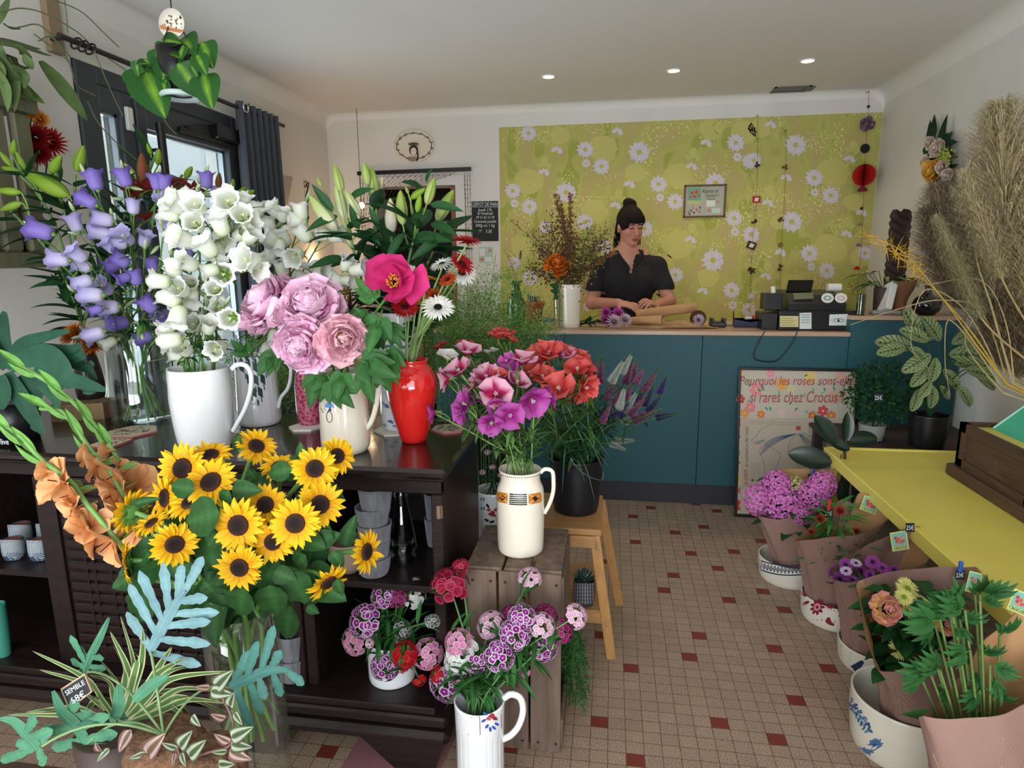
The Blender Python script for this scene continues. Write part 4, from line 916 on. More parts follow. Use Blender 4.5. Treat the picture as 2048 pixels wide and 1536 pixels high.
# ================================================================ things on the back wall
M_PRINT=mat('printed_paper',attr=True,rough=0.7)
M_WHITEINK=mat('chalk_ink',S('cfd2d4'),0.9)
def on_plane(f,px,py,e): return f(px,py,e)
def write(f,s,px,py,w,h,m,parent,e=0.001,shear=0.0,rot=0.0,name='lettering',off=0.0):
    """letters centred at a pixel of surface f, w pixels wide and about h high"""
    c,s_=math.cos(rot),math.sin(rot)
    P=f(px,py,e);R_=f(px+w/2*c,py+w/2*s_,e)-f(px-w/2*c,py-w/2*s_,e);U_=f(px+h/2*s_,py-h/2*c,e)-f(px-h/2*s_,py+h/2*c,e)
    o=text(s,P,R_,U_,np.linalg.norm(U_)*1.35,m,parent,name,shear,off=off)
    wd=max(max(v.co.x for v in o.data.vertices)-min(v.co.x for v in o.data.vertices),1e-5);k=np.linalg.norm(R_)/wd
    o.matrix_basis=o.matrix_basis @ Matrix.Diagonal((k,1,1,1));return o
# oval plate
op=thing('oval_plaque','cream oval plaque with a drawn girl wearing a flower crown, hung above the bead curtain','plaque',at(828,292,YB))
c=at(828,292,YB);rx=42*mpp(c);rz=32*mpp(c)
mb=MB();a_=np.linspace(0,2*PI,48,endpoint=False)
G=np.array([[(c[0]+rx*k*np.cos(t),YB-y,c[2]+rz*k*np.sin(t)) for t in a_] for k,y in ((1,0.001),(1.0,0.012),(0.96,0.016),(0.8,0.010),(0.001,0.009))]);mb.grid(G,wrap=True);mb.obj('plate',mat('cream_enamel',S('d8d0bd'),0.35),op)
d=Deco(planeY(YB-0.017),0.0003);K=S('2a2320')
a_=np.linspace(0,2*PI,50);d.stroke(np.c_[828+35*np.cos(a_),292+26*np.sin(a_)],1.3,K)
for k in range(14): t=k*2*PI/14+0.15;x,y=828+35*math.cos(t),292+26*math.sin(t);d.stroke([(x-4*math.cos(t+.7),y-4*math.sin(t+.7)),(x+4*math.cos(t+.7),y+4*math.sin(t+.7))],1.1,K);d.blob(x+3,y,1.6,col=S('7a5c40'),lay=1,n=6)
d.blob(827,300,9,11,0,K);d.blob(827,303,6,8,0,S('d9ccb8'),1);d.stroke([(834,300),(836,312),(834,322)],3,K,1);d.blob(826,318,11,5,0,S('8b7d6e'),.5)
for k in range(6): d.blob(819+k*3.2,289-abs(2.5-k)*-0.5-2,3,3,0,S('9c7a58') if k % 2 else S('6d7d66'),2,7)
for x in (824,830): d.blob(x,302,1,.7,0,K,3,6)
d.obj('drawing',M_PRINT,op)
# bead curtain
bc=thing('bead_curtain','bead curtain hanging from a black rail across the dark doorway','curtain',at(828,342,YB))
pa,pb=at(715,347,YB-0.04),at(942,338,YB-0.04)
mb=MB();beam(mb,pa,pb,0.02,0.028);mb.obj('rail',M_BLACK,bc)
M_BEAD=mat('brown_bead',S('4a2f28'),0.5);L_=np.linalg.norm(pb-pa)
xs_=np.r_[pa[0]+0.015,pa[0]+0.035,pb[0]-0.05,pb[0]-0.03,pb[0]-0.01];r_=rng(4)
def strand(pts,nb):
    mb=MB();P=spline(pts,nb);tube(mb,P,0.0012,4,cap=False)
    for i in range(1,nb-1):
        if r_.rand() < 0.75: h=0.004+0.004*r_.rand();lathe(mb,[(0.0005,h),(0.0036,h*0.4),(0.0036,-h*0.4),(0.0005,-h)],6,P[i])
    return mb.obj('strand',M_BEAD,bc)
for x in xs_: strand([(x,YB-0.04,pa[2]-0.01),(x+0.003,YB-0.04,1.2),(x,YB-0.04,0.15)],60)
for k in range(16):
    x=pa[0]+0.08+k*(L_-0.15)/16;x2=pa[0]+0.02+k*0.012
    strand([(x,YB-0.04,pa[2]-0.01),((x+x2)/2-0.03,YB-0.05,pa[2]-0.16),(x2,YB-0.05,pa[2]-0.55-0.02*k),(x2,YB-0.045,0.3)],44)
# chalkboard
def slab_thing(name,label,cat,px0,py0,px1,py1,th,m,Y=YB,part='board'):
    p,q=at(px0,py0,Y-th),at(px1,py1,Y-th);o=thing(name,label,cat,((p[0]+q[0])/2,Y,min(p[2],q[2])))
    mb=MB();box(mb,(p[0],Y-th,q[2]),(q[0],Y-0.0006,p[2]),bev=0.0015);mb.obj(part,m,o);return o,planeY(Y-th)
M_SLATE=mat('slate',S('17191d'),0.7,noise=0.1,nscale=9)
o,f_=slab_thing('chalkboard','tall black chalkboard about bread deposit with white handwriting, beside the wallpaper','chalkboard',943,403,997,482,0.006,M_SLATE)
for s_,y,w,h in (('DÉPOT DE PAIN',409,50,8),('Jeudi 17h',420,28,6),('& Vendredi',427,30,6),('09 51 62 12 39',435,36,5.5),('Commande possible',443,44,6),('600g ou 1 kg',451,38,6),('4€    5.5€',463,28,7)):
    write(f_,s_,970,y,w,h,M_WHITEINK,o,0.0008,0.15)
d=Deco(f_,.0003);d.stroke([(944,414),(996,414)],.8,S('b9bcbe'));d.obj('ruled_line',M_PRINT,o)
o,f_=slab_thing('loyalty_card','small pale green card pinned below the chalkboard','card',957,494,986,526,0.002,mat('pale_green_card',S('a9bfb0'),0.8))
d=Deco(f_,.0003);d.poly([(959,497),(970,497),(970,512),(959,512)],S('d9d6cf'));d.poly([(970,514),(984,514),(984,524),(970,524)],S('d9d6cf'));d.flower5(980,501,4,S('c47a58'),S('d9b04a'));d.flower5(964,519,4,S('b96a4e'),S('d9b04a'));d.obj('print',M_PRINT,o)
# framed notice
M_FW=mat('brown_frame_wood',S('5d4024'),0.5)
o=thing('framed_notice','small wooden framed notice with hearts and cards, hung on the wallpaper','picture',at(1410,435,YB));Yf=YB-0.004
p,q=at(1369,370,Yf-0.014),at(1450,434,Yf-0.014)
mb=MB();t=0.012
for lo,hi in (((p[0],q[2]),(q[0],q[2]+t)),((p[0],p[2]-t),(q[0],p[2])),((p[0],q[2]),(p[0]+t,p[2])),((q[0]-t,q[2]),(q[0],p[2]))): box(mb,(lo[0],Yf-0.016,lo[1]),(hi[0],Yf,hi[1]),bev=0.002)
mb.obj('frame',M_FW,o);mb=MB();box(mb,(p[0]+0.01,Yf-0.007,q[2]+0.01),(q[0]-0.01,Yf,p[2]-0.01));mb.obj('backing',mat('grey_card',S('aaa99a'),0.8),o)
f_=planeY(Yf-0.007);d=Deco(f_,.0003)
d.poly([(1375,376),(1402,375),(1402,401),(1375,401)],S('6fa08a'));d.poly([(1374,401),(1402,401),(1402,408),(1374,408)],S('b3bd74'))
for (x,y,r) in ((1384,386,4),(1393,384,4.5),(1389,393,4),(1397,391,3),(1381,394,3)): d.flower5(x,y,r,S('c4583c'),S('7a2020'),lay=1)
for (x,y,c) in ((1377,424,'c4482e'),(1382,421,'4a2a54'),(1388,425,'3f2a5c'),(1393,419,'c4482e'),(1386,416,'c45a3a'),(1398,423,'c4482e'),(1400,415,'4a2a54'),(1379,428,'3a2440')): d.poly([(x-2.6,y-2),(x,y-1.2),(x+2.6,y-2),(x+.2,y+3.6)],S(c),1)
d.poly([(1413,401),(1430,401),(1430,413),(1413,413)],S('d2d6d0'));d.poly([(1414,397),(1430,397),(1430,399),(1414,399)],S('3f8a74'));d.poly([(1424,416),(1441,416),(1441,426),(1424,426)],S('b9c9c4'));d.flower5(1418,421,4,S('c08a6a'),S('b05040'));d.flower5(1436,404,3,S('c08a6a'),S('b05040'))
d.obj('pinned_cards',M_PRINT,o);MI=mat('purple_ink',S('3a2840'),0.7)
write(f_,'Abonne toi',1420,382,34,9,MI,o,.0008,0.3,-0.03);write(f_,"l'amour !",1424,391,28,8,MI,o,.0008,0.3,-0.03)
# ================================================================ garlands in front of the wallpaper
def garland(label,pts,items,cstr,Y=YB-0.06):
    o=thing('garland',label,'garland',at(*pts[0],Y),'garlands hanging before the wallpaper');mb=MB();tube(mb,[at(*pts[0],Y),at(*pts[0],Y)+V(0,YB-Y,0)],.002,5,cstr);tube(mb,spline([at(x,y,Y) for x,y in pts],30),0.0012,5,cstr);mb.obj('string',mat('garland_string',attr=True,rough=0.8),o)
    for k,(kind,x,y,s,c) in enumerate(items):
        P=at(x,y,Y-0.004);q=s*mpp(P);mb=MB();c=S(c);r_=rng(k+int(x))
        if kind == 'ball':
            for i in range(60):
                n=nrm(r_.randn(3));blade(mb,P+n*q*0.3,n,r_.randn(3),q*0.75,q*0.6,'oval',r_.rand()*1.2,0.3,3,2,c*(0.6+0.7*r_.rand()))
            nm='paper_pompom'
        elif kind == 'disc': lathe(mb,[(0.0001,q*0.12),(q*0.8,q*0.12),(q,0),(q*0.8,-q*0.12),(0.0001,-q*0.12)],28);A=mb.v[-1];mb.v[-1]=np.c_[A[:,0],A[:,2],A[:,1]]+P;mb.c[-1]=np.broadcast_to(c,mb.v[-1].shape);nm='paper_disc'
        elif kind == 'honey':
            for i in range(36):
                t=PI*2*i/36;u=V(math.cos(t),math.sin(t),0)*1.0;a_=np.linspace(-PI/2,PI/2,13);G=np.stack([np.stack([P+u*q*f_2*math.cos(z)+V(0,0,q*math.sin(z)) for z in a_]) for f_2 in (0.0,1.0)],0);mb.grid(G,col=c*(0.85+.3*(i % 2)))
            nm='honeycomb_ball'
        elif kind == 'skirt':
            for i in range(16): t=2*PI*i/16;u=V(math.cos(t),math.sin(t),0);blade(mb,P+V(0,0,q*.4),nrm(u*0.9+V(0,0,-0.8)),u,q*1.3,q*0.5,'obov',-0.3,0.3,4,2,c*(0.8+.3*r_.rand()))
            nm='paper_flower'
        elif kind == 'bow':
            for i in range(7): t=r_.rand()*6.28;blade(mb,P,V(math.cos(t),0.3*r_.randn(),math.sin(t)),V(0,-1,0),q,q*0.5,'oval',0.5,0.2,4,2,c*(0.6+.6*r_.rand()))
            nm='ribbon_knot'
        else:
            u=nrm(CR+CU*r_.randn()*0.4);v=np.cross(u,V(0,1,0));mb.add([P+u*q*a1+v*q*0.8*b1+V(0,e1,0) for e1 in (-0.001,0.001) for a1,b1 in ((-1,-1),(1,-1),(1,1),(-1,1))],quads=[[0,1,2,3],[7,6,5,4],[0,4,5,1],[1,5,6,2],[2,6,7,3],[3,7,4,0]],col=c,smooth=False); 
            mb.ngon([P+u*q*a1+v*q*.8*b1+V(0,-0.0016,0) for a1,b1 in ((-.5,-.6),(.4,-.5),(.6,.5),(-.4,.6))],S('d8cfc0'));nm='hanging_card'
        mb.obj(nm,mat('garland_paper',attr=True,rough=0.8,noise=.1,nscale=30),o)
garland('thread garland with small dark knots and little cards, nearest the framed notice',[(1516,230),(1513,400),(1504,500),(1500,640)],[('bow',1514,330,7,'3c2418'),('card',1513,399,8,'a8232e'),('bow',1508,443,7,'3a2c1c'),('card',1503,491,9,'2c2a28'),('bow',1503,541,9,'4a2c1c'),('card',1502,592,8,'b9b2a8')],S('5a4a28'))
garland('thin thread garland carrying dry brown seed rings, between the other two garlands',[(1573,260),(1569,400),(1563,500),(1558,630)],[('bow',1570,335,7,'5a4420'),('bow',1562,440,7,'5c3a22'),('disc',1561,490,5,'7a6430'),('bow',1559,535,8,'5a4020')],S('6a5c30'))
garland('colourful paper garland with a lilac pompom and a red honeycomb ball near the corner',[(1738,182),(1736,240),(1731,300),(1727,400),(1722,500),(1713,600)],[('disc',1737,213,3,'2a1a18'),('ball',1735,248,15,'7b5a7c'),('disc',1730,297,9,'101018'),('honey',1728,350,21,'c81a14'),('skirt',1725,376,12,'8c1a3c'),('disc',1723,417,3,'3a1c28'),('skirt',1720,448,6,'a86a7c'),('skirt',1717,489,6,'6a5c8c'),('skirt',1714,535,8,'a81c24')],S('9c3c34'))
# ================================================================ left wall: rod, curtain, shelf
ro=thing('curtain_rod','dark metal curtain rod above the glazed door','curtain rod',(XL+0.08,3.0,2.27))
ra,rb_=atx(118,72,XL+0.09),atx(478,215,XL+0.09);rz_=(ra[2]+rb_[2])/2;mb=MB();tube(mb,[(XL+0.09,ra[1],rz_),(XL+0.09,rb_[1]+0.5,rz_)],0.011,12);mb.obj('rod',mat('dark_metal',S('3d3b38'),0.4,metal=0.6),ro)
mb=MB(); 
for k in range(3): t=np.linspace(0,2*PI,20);tube(mb,np.c_[XL+0.09+0.022*np.cos(t),np.full(20,ra[1]+0.08+k*0.035)+0.01*np.sin(t),rz_-0.004+0.022*np.sin(t)],0.004,6)
mb.obj('ring',mat('dark_metal'),ro)
br=thing('bracket_board','beige wooden board on the wall carrying the end of the curtain rod','board',(XL,ra[1],2.2))
ba,bb=atx(92,0,XL+0.03),atx(134,112,XL+0.03);mb=MB();box(mb,(XL+0.0005,ba[1],bb[2]),(XL+0.028,bb[1],rz_+0.18),bev=0.002);mb.obj('board',mat('beige_board',S('8f7a60'),0.7),br)
mb=MB();tube(mb,[(XL+0.028,ra[1]+0.03,rz_),(XL+0.09,ra[1]+0.03,rz_)],0.008,8);mb.obj('bracket',mat('dark_metal'),br)
cu=thing('curtain','long charcoal grey curtain drawn beside the glazed door','curtain',(XL+0.09,3.85,0))
mb=MB();y0,y1=rb_[1]-0.02,rb_[1]+0.40;n=120;tt=np.linspace(0,1,n);zz=np.linspace(rz_+0.035,0.03,14)
G=np.array([[(XL+0.085+(0.035+0.02*k/14)*math.sin(t*2*PI*6.5+0.3*math.sin(k*0.4)),y0+t*(y1-y0),z) for t in tt] for k,z in enumerate(zz)]);mb.grid(G);mb.obj('cloth',mat('charcoal_cloth',S('45494f'),0.9,noise=0.05,nscale=80,sheen=0.2),cu)
mb=MB();t=np.linspace(0,2*PI,28);tube(mb,np.c_[np.full(28,XL+0.125)+0.0*t,y0+0.03+0.024*np.cos(t),rz_+0.002+0.024*np.sin(t)],0.0055,8);mb.obj('grommet',mat('chrome',S('c9ccd0'),0.2,metal=0.9),cu)
# wall cabinet with bottles and flowers at the photo edge
P1=atx(92,505,XL+0.30);sh=thing('wall_shelf','olive wooden wall shelf box at the photo edge, holding red flowers','shelf',(XL,P1[1]-0.2,P1[2]))
M_OLV=mat('olive_wood',S('5c5a44'),0.7,wood=0.2,nscale=4,wscale=(10,10,1));zb_=P1[2];ys0,ys1=0.9,P1[1]
mb=MB();box(mb,(XL+0.001,ys0,zb_-0.05),(XL+0.30,ys1,zb_),bev=0.004);mb.obj('board',M_OLV,sh)
P2=atx(62,215,XL+0.30)
for y,w in ((P2[1]-0.075,0.07),(P2[1]-0.165,0.07),(P2[1]-0.27,0.08)):
    mb=MB();box(mb,(XL+0.27,y,zb_+0.0005),(XL+0.30,y+w,P2[2]-0.02),bev=0.01);mb.obj('upright',M_OLV,sh)
mb=MB();box(mb,(XL+0.001,ys0,P2[2]-0.02),(XL+0.32,P2[1]+0.01,P2[2]+0.03),bev=0.004);mb.obj('top_board',M_OLV,sh)
# ================================================================ plant building blocks
M_PETAL=mat('petal',attr=True,rough=0.55,transl=0.28,noise=0.07,nscale=60,spec=0.3)
M_LEAF=mat('leaf',attr=True,rough=0.55,transl=0.13,noise=0.2,nscale=30,spec=0.25)
J0={}
M_STEM=mat('green_stem',attr=True,rough=0.5,noise=0.1,nscale=40)
M_DRY=mat('dry_plant',attr=True,rough=0.85,transl=0.2,noise=0.15,nscale=30)
TPL={}
def tpl(key,fn,mats):
    if key not in TPL:
        mb=MB();fn(mb);TPL[key]=mb.mesh(key.split('#')[0],mats)
    return TPL[key]
def imdir(ang,c=0.3):
    a=math.radians(ang);return nrm((CR*math.cos(a)+CU*math.sin(a))*(1-c)-CF*c)
def cprof(prof,n): P=np.asarray(prof,float);return spline(np.c_[P,np.zeros(len(P))],n)[:,:2]
GRN=S('4f7a35');DGR=S('234a22');LGR=S('7fa14c')
def sph(mb,c,r,col,k=8,sz=1.0,d=None):
    a=np.linspace(-PI/2,PI/2,k//2+1);n=len(mb.v);lathe(mb,[(max(r*math.cos(t),1e-4),r*sz*math.sin(t)) for t in a],k,(0,0,0),col)
    P=mb.v[n]
    if d is not None: X,Y,Z=frame(d);P=P[:,:1]*X+P[:,1:2]*Y+P[:,2:]*Z
    mb.v[n]=P+np.asarray(c,float)
# ---- bellflower
def t_bell(c0,c1,seed):
    def f(mb):
        r_=rng(seed);op=0.85+0.3*r_.rand();k=30
        pr=cprof([(0.02,0),(0.24,0.04),(0.34,0.22),(0.37,0.45),(0.39,0.72),(0.47*op,0.92),(0.58*op,1.0)],13);a=np.linspace(0,2*PI,k,endpoint=False)
        T=np.linspace(0,1,13)[:,None];lob=np.cos(5*a)[None]*np.clip((T-0.6)/0.4,0,1)**1.3;w=0.04*np.sin(11*a+seed)[None]*T**4
        R=pr[:,0][:,None]*(1+0.08*lob)+w;Z=pr[:,1][:,None]+0.055*np.tanh(1.6*lob)-0.09*np.clip(T-0.8,0,1)*5*0.3
        mb.grid(np.stack([R*np.cos(a),R*np.sin(a),Z],-1),col=mixc(c0,c1,T*1.15*np.ones_like(R)-0.1*np.cos(5*a)[None]),wrap=True)
        tube(mb,[(0,0,0.1),(0,0,0.7)],[0.05,0.035],6,S('d9d59a'))
        for i in range(3): blade(mb,(0,0,0.68),nrm([math.cos(i*2.1),math.sin(i*2.1),0.7]),(0,0,1),0.16,0.05,'strap',0.4,0,3,1,S('e3dfa8'))
    return f
def t_calyx(mb):
    for i in range(5):
        a=i*2*PI/5+0.3;d=nrm([math.cos(a),math.sin(a),0.25]);blade(mb,(0,0,-0.02),d,(0,0,1),0.42,0.15,'lance',0.7+0.3*(i % 2),0.3,4,2,S('6d9440'))
    sph(mb,(0,0,0.0),0.12,S('6d9440'))
def t_bud(c0,c1):
    def f(mb):
        lathe(mb,cprof([(0.01,0),(0.10,0.1),(0.15,0.4),(0.10,0.8),(0.005,1.05)],9),10,(0,0,0),fn=lambda A,Z,R,s: mixc(c0,c1,s),warp=lambda P,A,Z: P*np.stack([1+0.12*np.cos(5*A)]*2+[np.ones_like(A)],-1))
        for i in range(5): a=i*2*PI/5;blade(mb,(0,0,0),nrm([math.cos(a),math.sin(a),1.4]),(0,0,1),0.4,0.12,'lance',0.5,0.2,3,2,S('6d9440'))
    return f
def stemgeo(pts,r,col=GRN,n=16,k=7): mb=MB();P=spline(pts,n);tube(mb,P,r,k,col);return mb,P
def leafmb(mb,P,d,L,W,col,kind='lance',bend=-0.6,cup=0.35,up=(0,0,1),seed=0,vein=1.25,nl=8,wav=0.0):
    col=np.asarray(col)
    blade(mb,P,d,up,L,W,kind,bend,cup,nl,4,fn=lambda T,Sg: mixc(col*vein,col,np.abs(Sg)*5*np.ones_like(T))*(0.94+0.08*np.sin(T*30))[...,None],wav=wav,ph=seed)
def nearest_on(P2,q):
    best=(1e9,0)
    for i,p in enumerate(P2):
        d=math.hypot(p[0]-q[0],p[1]-q[1])
        if d < best[0]: best=(d,i)
    return best
def proj(P): v=np.asarray(P)-EYE;z=np.dot(v,CF);return 1024+FPX*np.dot(v,CR)/z,768-FPX*np.dot(v,CU)/z
def bouquet(name,cat,group,foot,mouth,tips,r,col,label):
    """one thing per cut stem; tips: (px, py, depth, mid px, mid py) from the tip back to the mouth and foot of the vase; returns [(root, points, projected points)]"""
    out=[]
    for i,t in enumerate(tips):
        tip=at(t[0],t[1],t[2]);m=np.asarray(mouth[i] if isinstance(mouth,list) else mouth,float);ft=np.asarray(foot[i] if isinstance(foot,list) else foot,float)
        mid=at(t[3],t[4],(t[2]*0.6+m[1]*0.4)) if len(t) > 3 else m*0.5+tip*0.5+V(0,0,0.05*np.linalg.norm(tip-m))
        lb=label[i] if isinstance(label,(list,tuple)) else label
        root=thing(name,lb,cat,ft,group);mb,P=stemgeo([ft,m,mid,tip],r,col,22);mb.obj('stem',M_STEM,root);J0[root.name]=int(np.argmin(np.linalg.norm(P-m,axis=1)))+2
        out.append((root,P,[proj(p) for p in P]))
    return out
def ring(c,r,n,ph=0.0,z=None):
    return [V(c[0]+r*math.cos(ph+k*2.399)*math.sqrt((k+0.5)/n),c[1]+r*math.sin(ph+k*2.399)*math.sqrt((k+0.5)/n),c[2] if z is None else z) for k in range(n)]
# ================================================================ bellflowers
WH0,WH1=S('c9d3a6'),S('eceee9');PUS=(S('8d7fc0'),S('7a66b8'));PUL=(S('cfc8dc'),S('a79fd0'))
BM={}
for s_ in range(3):
    for nm,(c0,c1) in dict(w=(WH0,WH1),p=PUS,l=PUL).items(): BM[nm+str(s_)]=tpl('bell#%s%d' % (nm,s_),t_bell(c0,c1,s_),M_PETAL)
CAL=tpl('calyx',t_calyx,M_LEAF);BUDW=tpl('bud#w',t_bud(LGR,S('d6dfc0')),M_PETAL);BUDP=tpl('bud#p',t_bud(LGR,S('a8a0c8')),M_PETAL)
def fill_bells(stems,bells,seed,dy,leafn=7,sc=1.0,buds=0):
    r_=rng(seed);cnt={}
    for (x,y,ang,cam_,typ,s) in bells:
        d,si,pi=min((nearest_on(st[2],(x,y))+(k,) for k,st in enumerate(stems)),key=lambda q: q[0]+ (0 if cnt.get(q[2],0) < 9 else 40))[0:1]+(0,0) if False else (0,0,0)
        best=None
        for k,st in enumerate(stems):
            dd,ii=nearest_on(st[2],(x,y));dd += 3*max(0,cnt.get(k,0)-7)
            if best is None or dd < best[0]: best=(dd,k,ii)
        _,k,ii=best;cnt[k]=cnt.get(k,0)+1;root,P,_p=stems[k]
        Y=P[ii][1]-0.03-0.07*r_.rand()+dy;z=imdir(ang,cam_);size=s*0.043*sc;cpos=at(x,y,Y);base=cpos-z*size*0.55
        j=max(ii-2,0);mb=MB();tube(mb,bez(P[j],P[j]*0.35+base*0.65-z*0.03,base,n=8),0.0013,5,LGR);mb.obj('pedicel',M_STEM,root)
        b=link('bell',BM[typ+str(r_.randint(3))],root,pose(base,z,r_.rand()*6,size));link('calyx',CAL,b,pose(base,z,r_.rand()*6,size))
    for root,P,_p in stems:
        mb=MB(); 
        for q in range(leafn):
            i=r_.randint(J0[root.name],len(P)-1);t=nrm(P[i]-P[i-1]);d=nrm(r_.randn(3)*V(1,.8,.6)+t*0.7);leafmb(mb,P[i],d,0.05+0.04*r_.rand(),0.014,(GRN if r_.rand() < .6 else DGR)*(0.8+.5*r_.rand()),bend=-0.8)
        for q in range(3):
            i=r_.randint(10,len(P)-1);mb2=MB();d=nrm(P[i]-P[i-1]+r_.randn(3)*0.6);link('bud',BUDW if typ == 'w' else BUDP,root,pose(P[i]+d*0.012,d,0,0.03+0.012*r_.rand()))
        i=len(P)-1;link('bud',BUDW if typ == 'w' else BUDP,root,pose(P[i],P[i]-P[i-1],0,0.035));mb.obj('foliage',M_LEAF,root)
def z5(L): return [(x/3.658,300+y/3.658,a,c,t,s) for x,y,a,c,t,s in L]
def z7(L): return [(300+x/4.15,330+y/4.15,a,c,t,s) for x,y,a,c,t,s in L]
gc=p_glass.c;mp_=[V(gc[0]+0.035*math.cos(k*2.4),gc[1]+0.035*math.sin(k*2.4),p_glass.zt-0.03) for k in range(13)];fp_=[V(gc[0]-0.062*math.cos(k*2.4),gc[1]-0.062*math.sin(k*2.4),zc+0.008) for k in range(13)]
tp=[(70,462,1.55,180,560),(172,352,1.72,250,520),(246,345,1.75,270,500),(318,355,1.78,300,500),(410,350,1.84,350,500),(112,520,1.6,200,600),(150,585,1.62,210,640),(170,672,1.66,230,665),(290,500,1.7,285,600),(225,440,1.7,250,580),(330,440,1.74,310,580),(285,668,1.68,285,640),(150,425,1.72,220,560)]
pl_=['single deep violet bell held furthest out, level with the wall shelf','violet bell pointing straight up before the dark door frame','violet bell pointing up beside the narrow window pane','pair of violet bells pointing up under the door glass','violet bell pointing up in front of the wide door pane','pale lilac bells leaning over the side of the vase','pale lilac bells half way down the leaning side','low violet bells hanging beside the glass vase rim','violet bells in the thick middle of the bunch','pale lilac bells among dark red lilies','lilac bells touching the white bellflowers','drooping violet bell just above the glass vase','small lilac bells below the green lily bud']
purple=bouquet('bellflower_stem','bellflower','purple bellflowers in the glass vase',fp_,mp_,tp,0.0026,GRN,['bellflower stem with '+q for q in pl_])
fill_bells(purple,z5([(290,590,165,.2,'p',1.35),(690,220,105,.12,'p',1.2),(905,200,108,.2,'p',1.15),(1145,232,98,.15,'p',1.05),(1205,232,80,.15,'p',1.05),(1510,215,90,.15,'p',1.05),(640,370,150,.1,'p',1.15),(745,505,172,.3,'l',1.25),(545,535,110,.1,'l',1.1),(740,605,165,.1,'l',1.3),(910,640,100,.75,'l',1.25),(1060,650,60,.3,'l',1.05),(430,800,176,.1,'l',1.15),(560,760,130,.5,'l',1.1),(600,845,160,.2,'l',1.05),(870,800,150,.4,'p',1.2),(1110,835,92,.2,'p',1.2),(990,925,95,.2,'p',1.1),(600,970,205,.2,'l',1.15),(760,1005,120,.7,'l',1.2),(670,1060,178,.1,'l',1.3),(790,1150,184,.1,'l',1.3),(700,1170,200,.2,'p',.8),(1080,1125,125,.3,'p',1.25),(1190,1215,250,.6,'p',1.15),(860,1265,200,.6,'p',1.3),(690,1350,200,.1,'l',1.2),(1050,1375,205,.2,'p',1.15),(1190,375,90,.6,'l',1.0),(1190,540,70,.4,'l',1.0),(975,405,85,.2,'l',1.05),(1590,325,80,.3,'l',1.0),(1350,760,200,.4,'p',1.0),(820,845,215,.3,'p',1.15),(900,940,215,.4,'p',.9),(800,700,120,.5,'l',1.0),(860,690,190,.4,'l',1.0),(1480,1450,190,.2,'l',.9),(800,1410,210,.1,'w',.9)]),21,0.0,9)
wc=p_white.c;n_=11;mp_=[V(wc[0]+0.04*math.cos(k*2.4),wc[1]+0.035*math.sin(k*2.4),p_white.zt-0.01) for k in range(n_)];fp_=[V(wc[0]-0.04*math.cos(k*2.4),wc[1]-0.04*math.sin(k*2.4),zc+0.012) for k in range(n_)]
tp=[(350,400,1.55,385,560),(395,400,1.56,400,560),(458,395,1.58,430,560),(488,405,1.6,440,560),(325,455,1.53,370,600),(318,562,1.5,360,640),(345,512,1.52,380,620),(425,470,1.56,410,600),(450,610,1.54,425,660),(330,660,1.5,370,690),(470,470,1.6,440,590)]
pl_=['large open bells highest beside the purple ones','open bells near the top middle of the white bunch','widest open bell at the very top of the white bunch','small bells at the top beside the grey curtain','bells turned towards the purple bellflowers','small bells low down, touching the violet ones','bells standing upright over a green bud cluster','nodding bells in the centre of the white bunch','cupped bells above the jug handle','lowest bells hanging over the jug rim','clustered bells facing the pink peonies']
white=bouquet('bellflower_stem','bellflower','white bellflowers in the plain pitcher',fp_,mp_,tp,0.0026,GRN,['white bellflower stem with '+q for q in pl_])
fill_bells(white,z5([(1290,400,150,.6,'w',1.35),(1440,410,100,.8,'w',1.2),(1680,385,90,.85,'w',1.4),(1350,350,100,.2,'w',1.1),(1780,375,70,.3,'w',1.0),(1430,540,60,.85,'w',1.15),(1610,545,100,.4,'w',1.2),(1600,450,140,.3,'w',1.1),(1780,485,45,.8,'w',1.15),(1340,655,165,.6,'w',1.35),(1270,610,150,.3,'w',1.0),(1510,705,120,.5,'w',1.25),(1620,655,300,.3,'w',1.3),(1590,745,280,.2,'w',1.1),(1270,855,92,.2,'w',1.2),(1365,825,150,.6,'w',1.2),(1640,910,330,.8,'w',1.25),(1165,960,175,.2,'w',1.1),(1320,1020,120,.8,'w',1.1),(1400,985,60,.7,'w',.9),(1400,1080,275,.3,'w',1.1),(1580,1020,60,.8,'w',1.0),(1240,1085,150,.2,'w',1.2),(1440,1185,100,.75,'w',1.15),(1610,1155,100,.75,'w',1.05),(1690,1230,300,.8,'w',1.15),(1300,1225,265,.2,'w',1.3),(1430,1280,120,.8,'w',1.15),(1530,1285,60,.4,'w',1.1),(1310,1290,260,.2,'w',.9),(1210,1315,180,.3,'w',1.0),(1250,1395,190,.1,'w',1.2),(1340,1450,100,.7,'w',1.2),(1590,1450,250,.7,'w',1.2),(1290,1500,170,.3,'w',1.0),(1240,470,160,.2,'w',1.1),(1530,880,200,.3,'w',1.0),(1760,620,20,.3,'w',1.0)])+z7([(820,790,175,.7,'w',1.5),(880,860,330,.3,'w',1.1),(835,590,40,.3,'w',1.1),(830,480,20,.3,'w',1.0)]),22,0.0,9)
ec=p_geo.c;n_=8;mp_=[V(ec[0]+0.025*math.cos(k*2.4),ec[1]+0.025*math.sin(k*2.4),p_geo.zt-0.01) for k in range(n_)];fp_=[V(ec[0]-0.03*math.cos(k*2.4),ec[1]-0.03*math.sin(k*2.4),zc+0.012) for k in range(n_)]
tp=[(516,425,1.9,515,580),(552,420,1.9,530,580),(612,405,1.88,560,570),(648,470,1.86,580,590),(600,520,1.85,550,600),(650,555,1.82,590,620),(560,500,1.86,535,610),(690,560,1.8,600,640)]
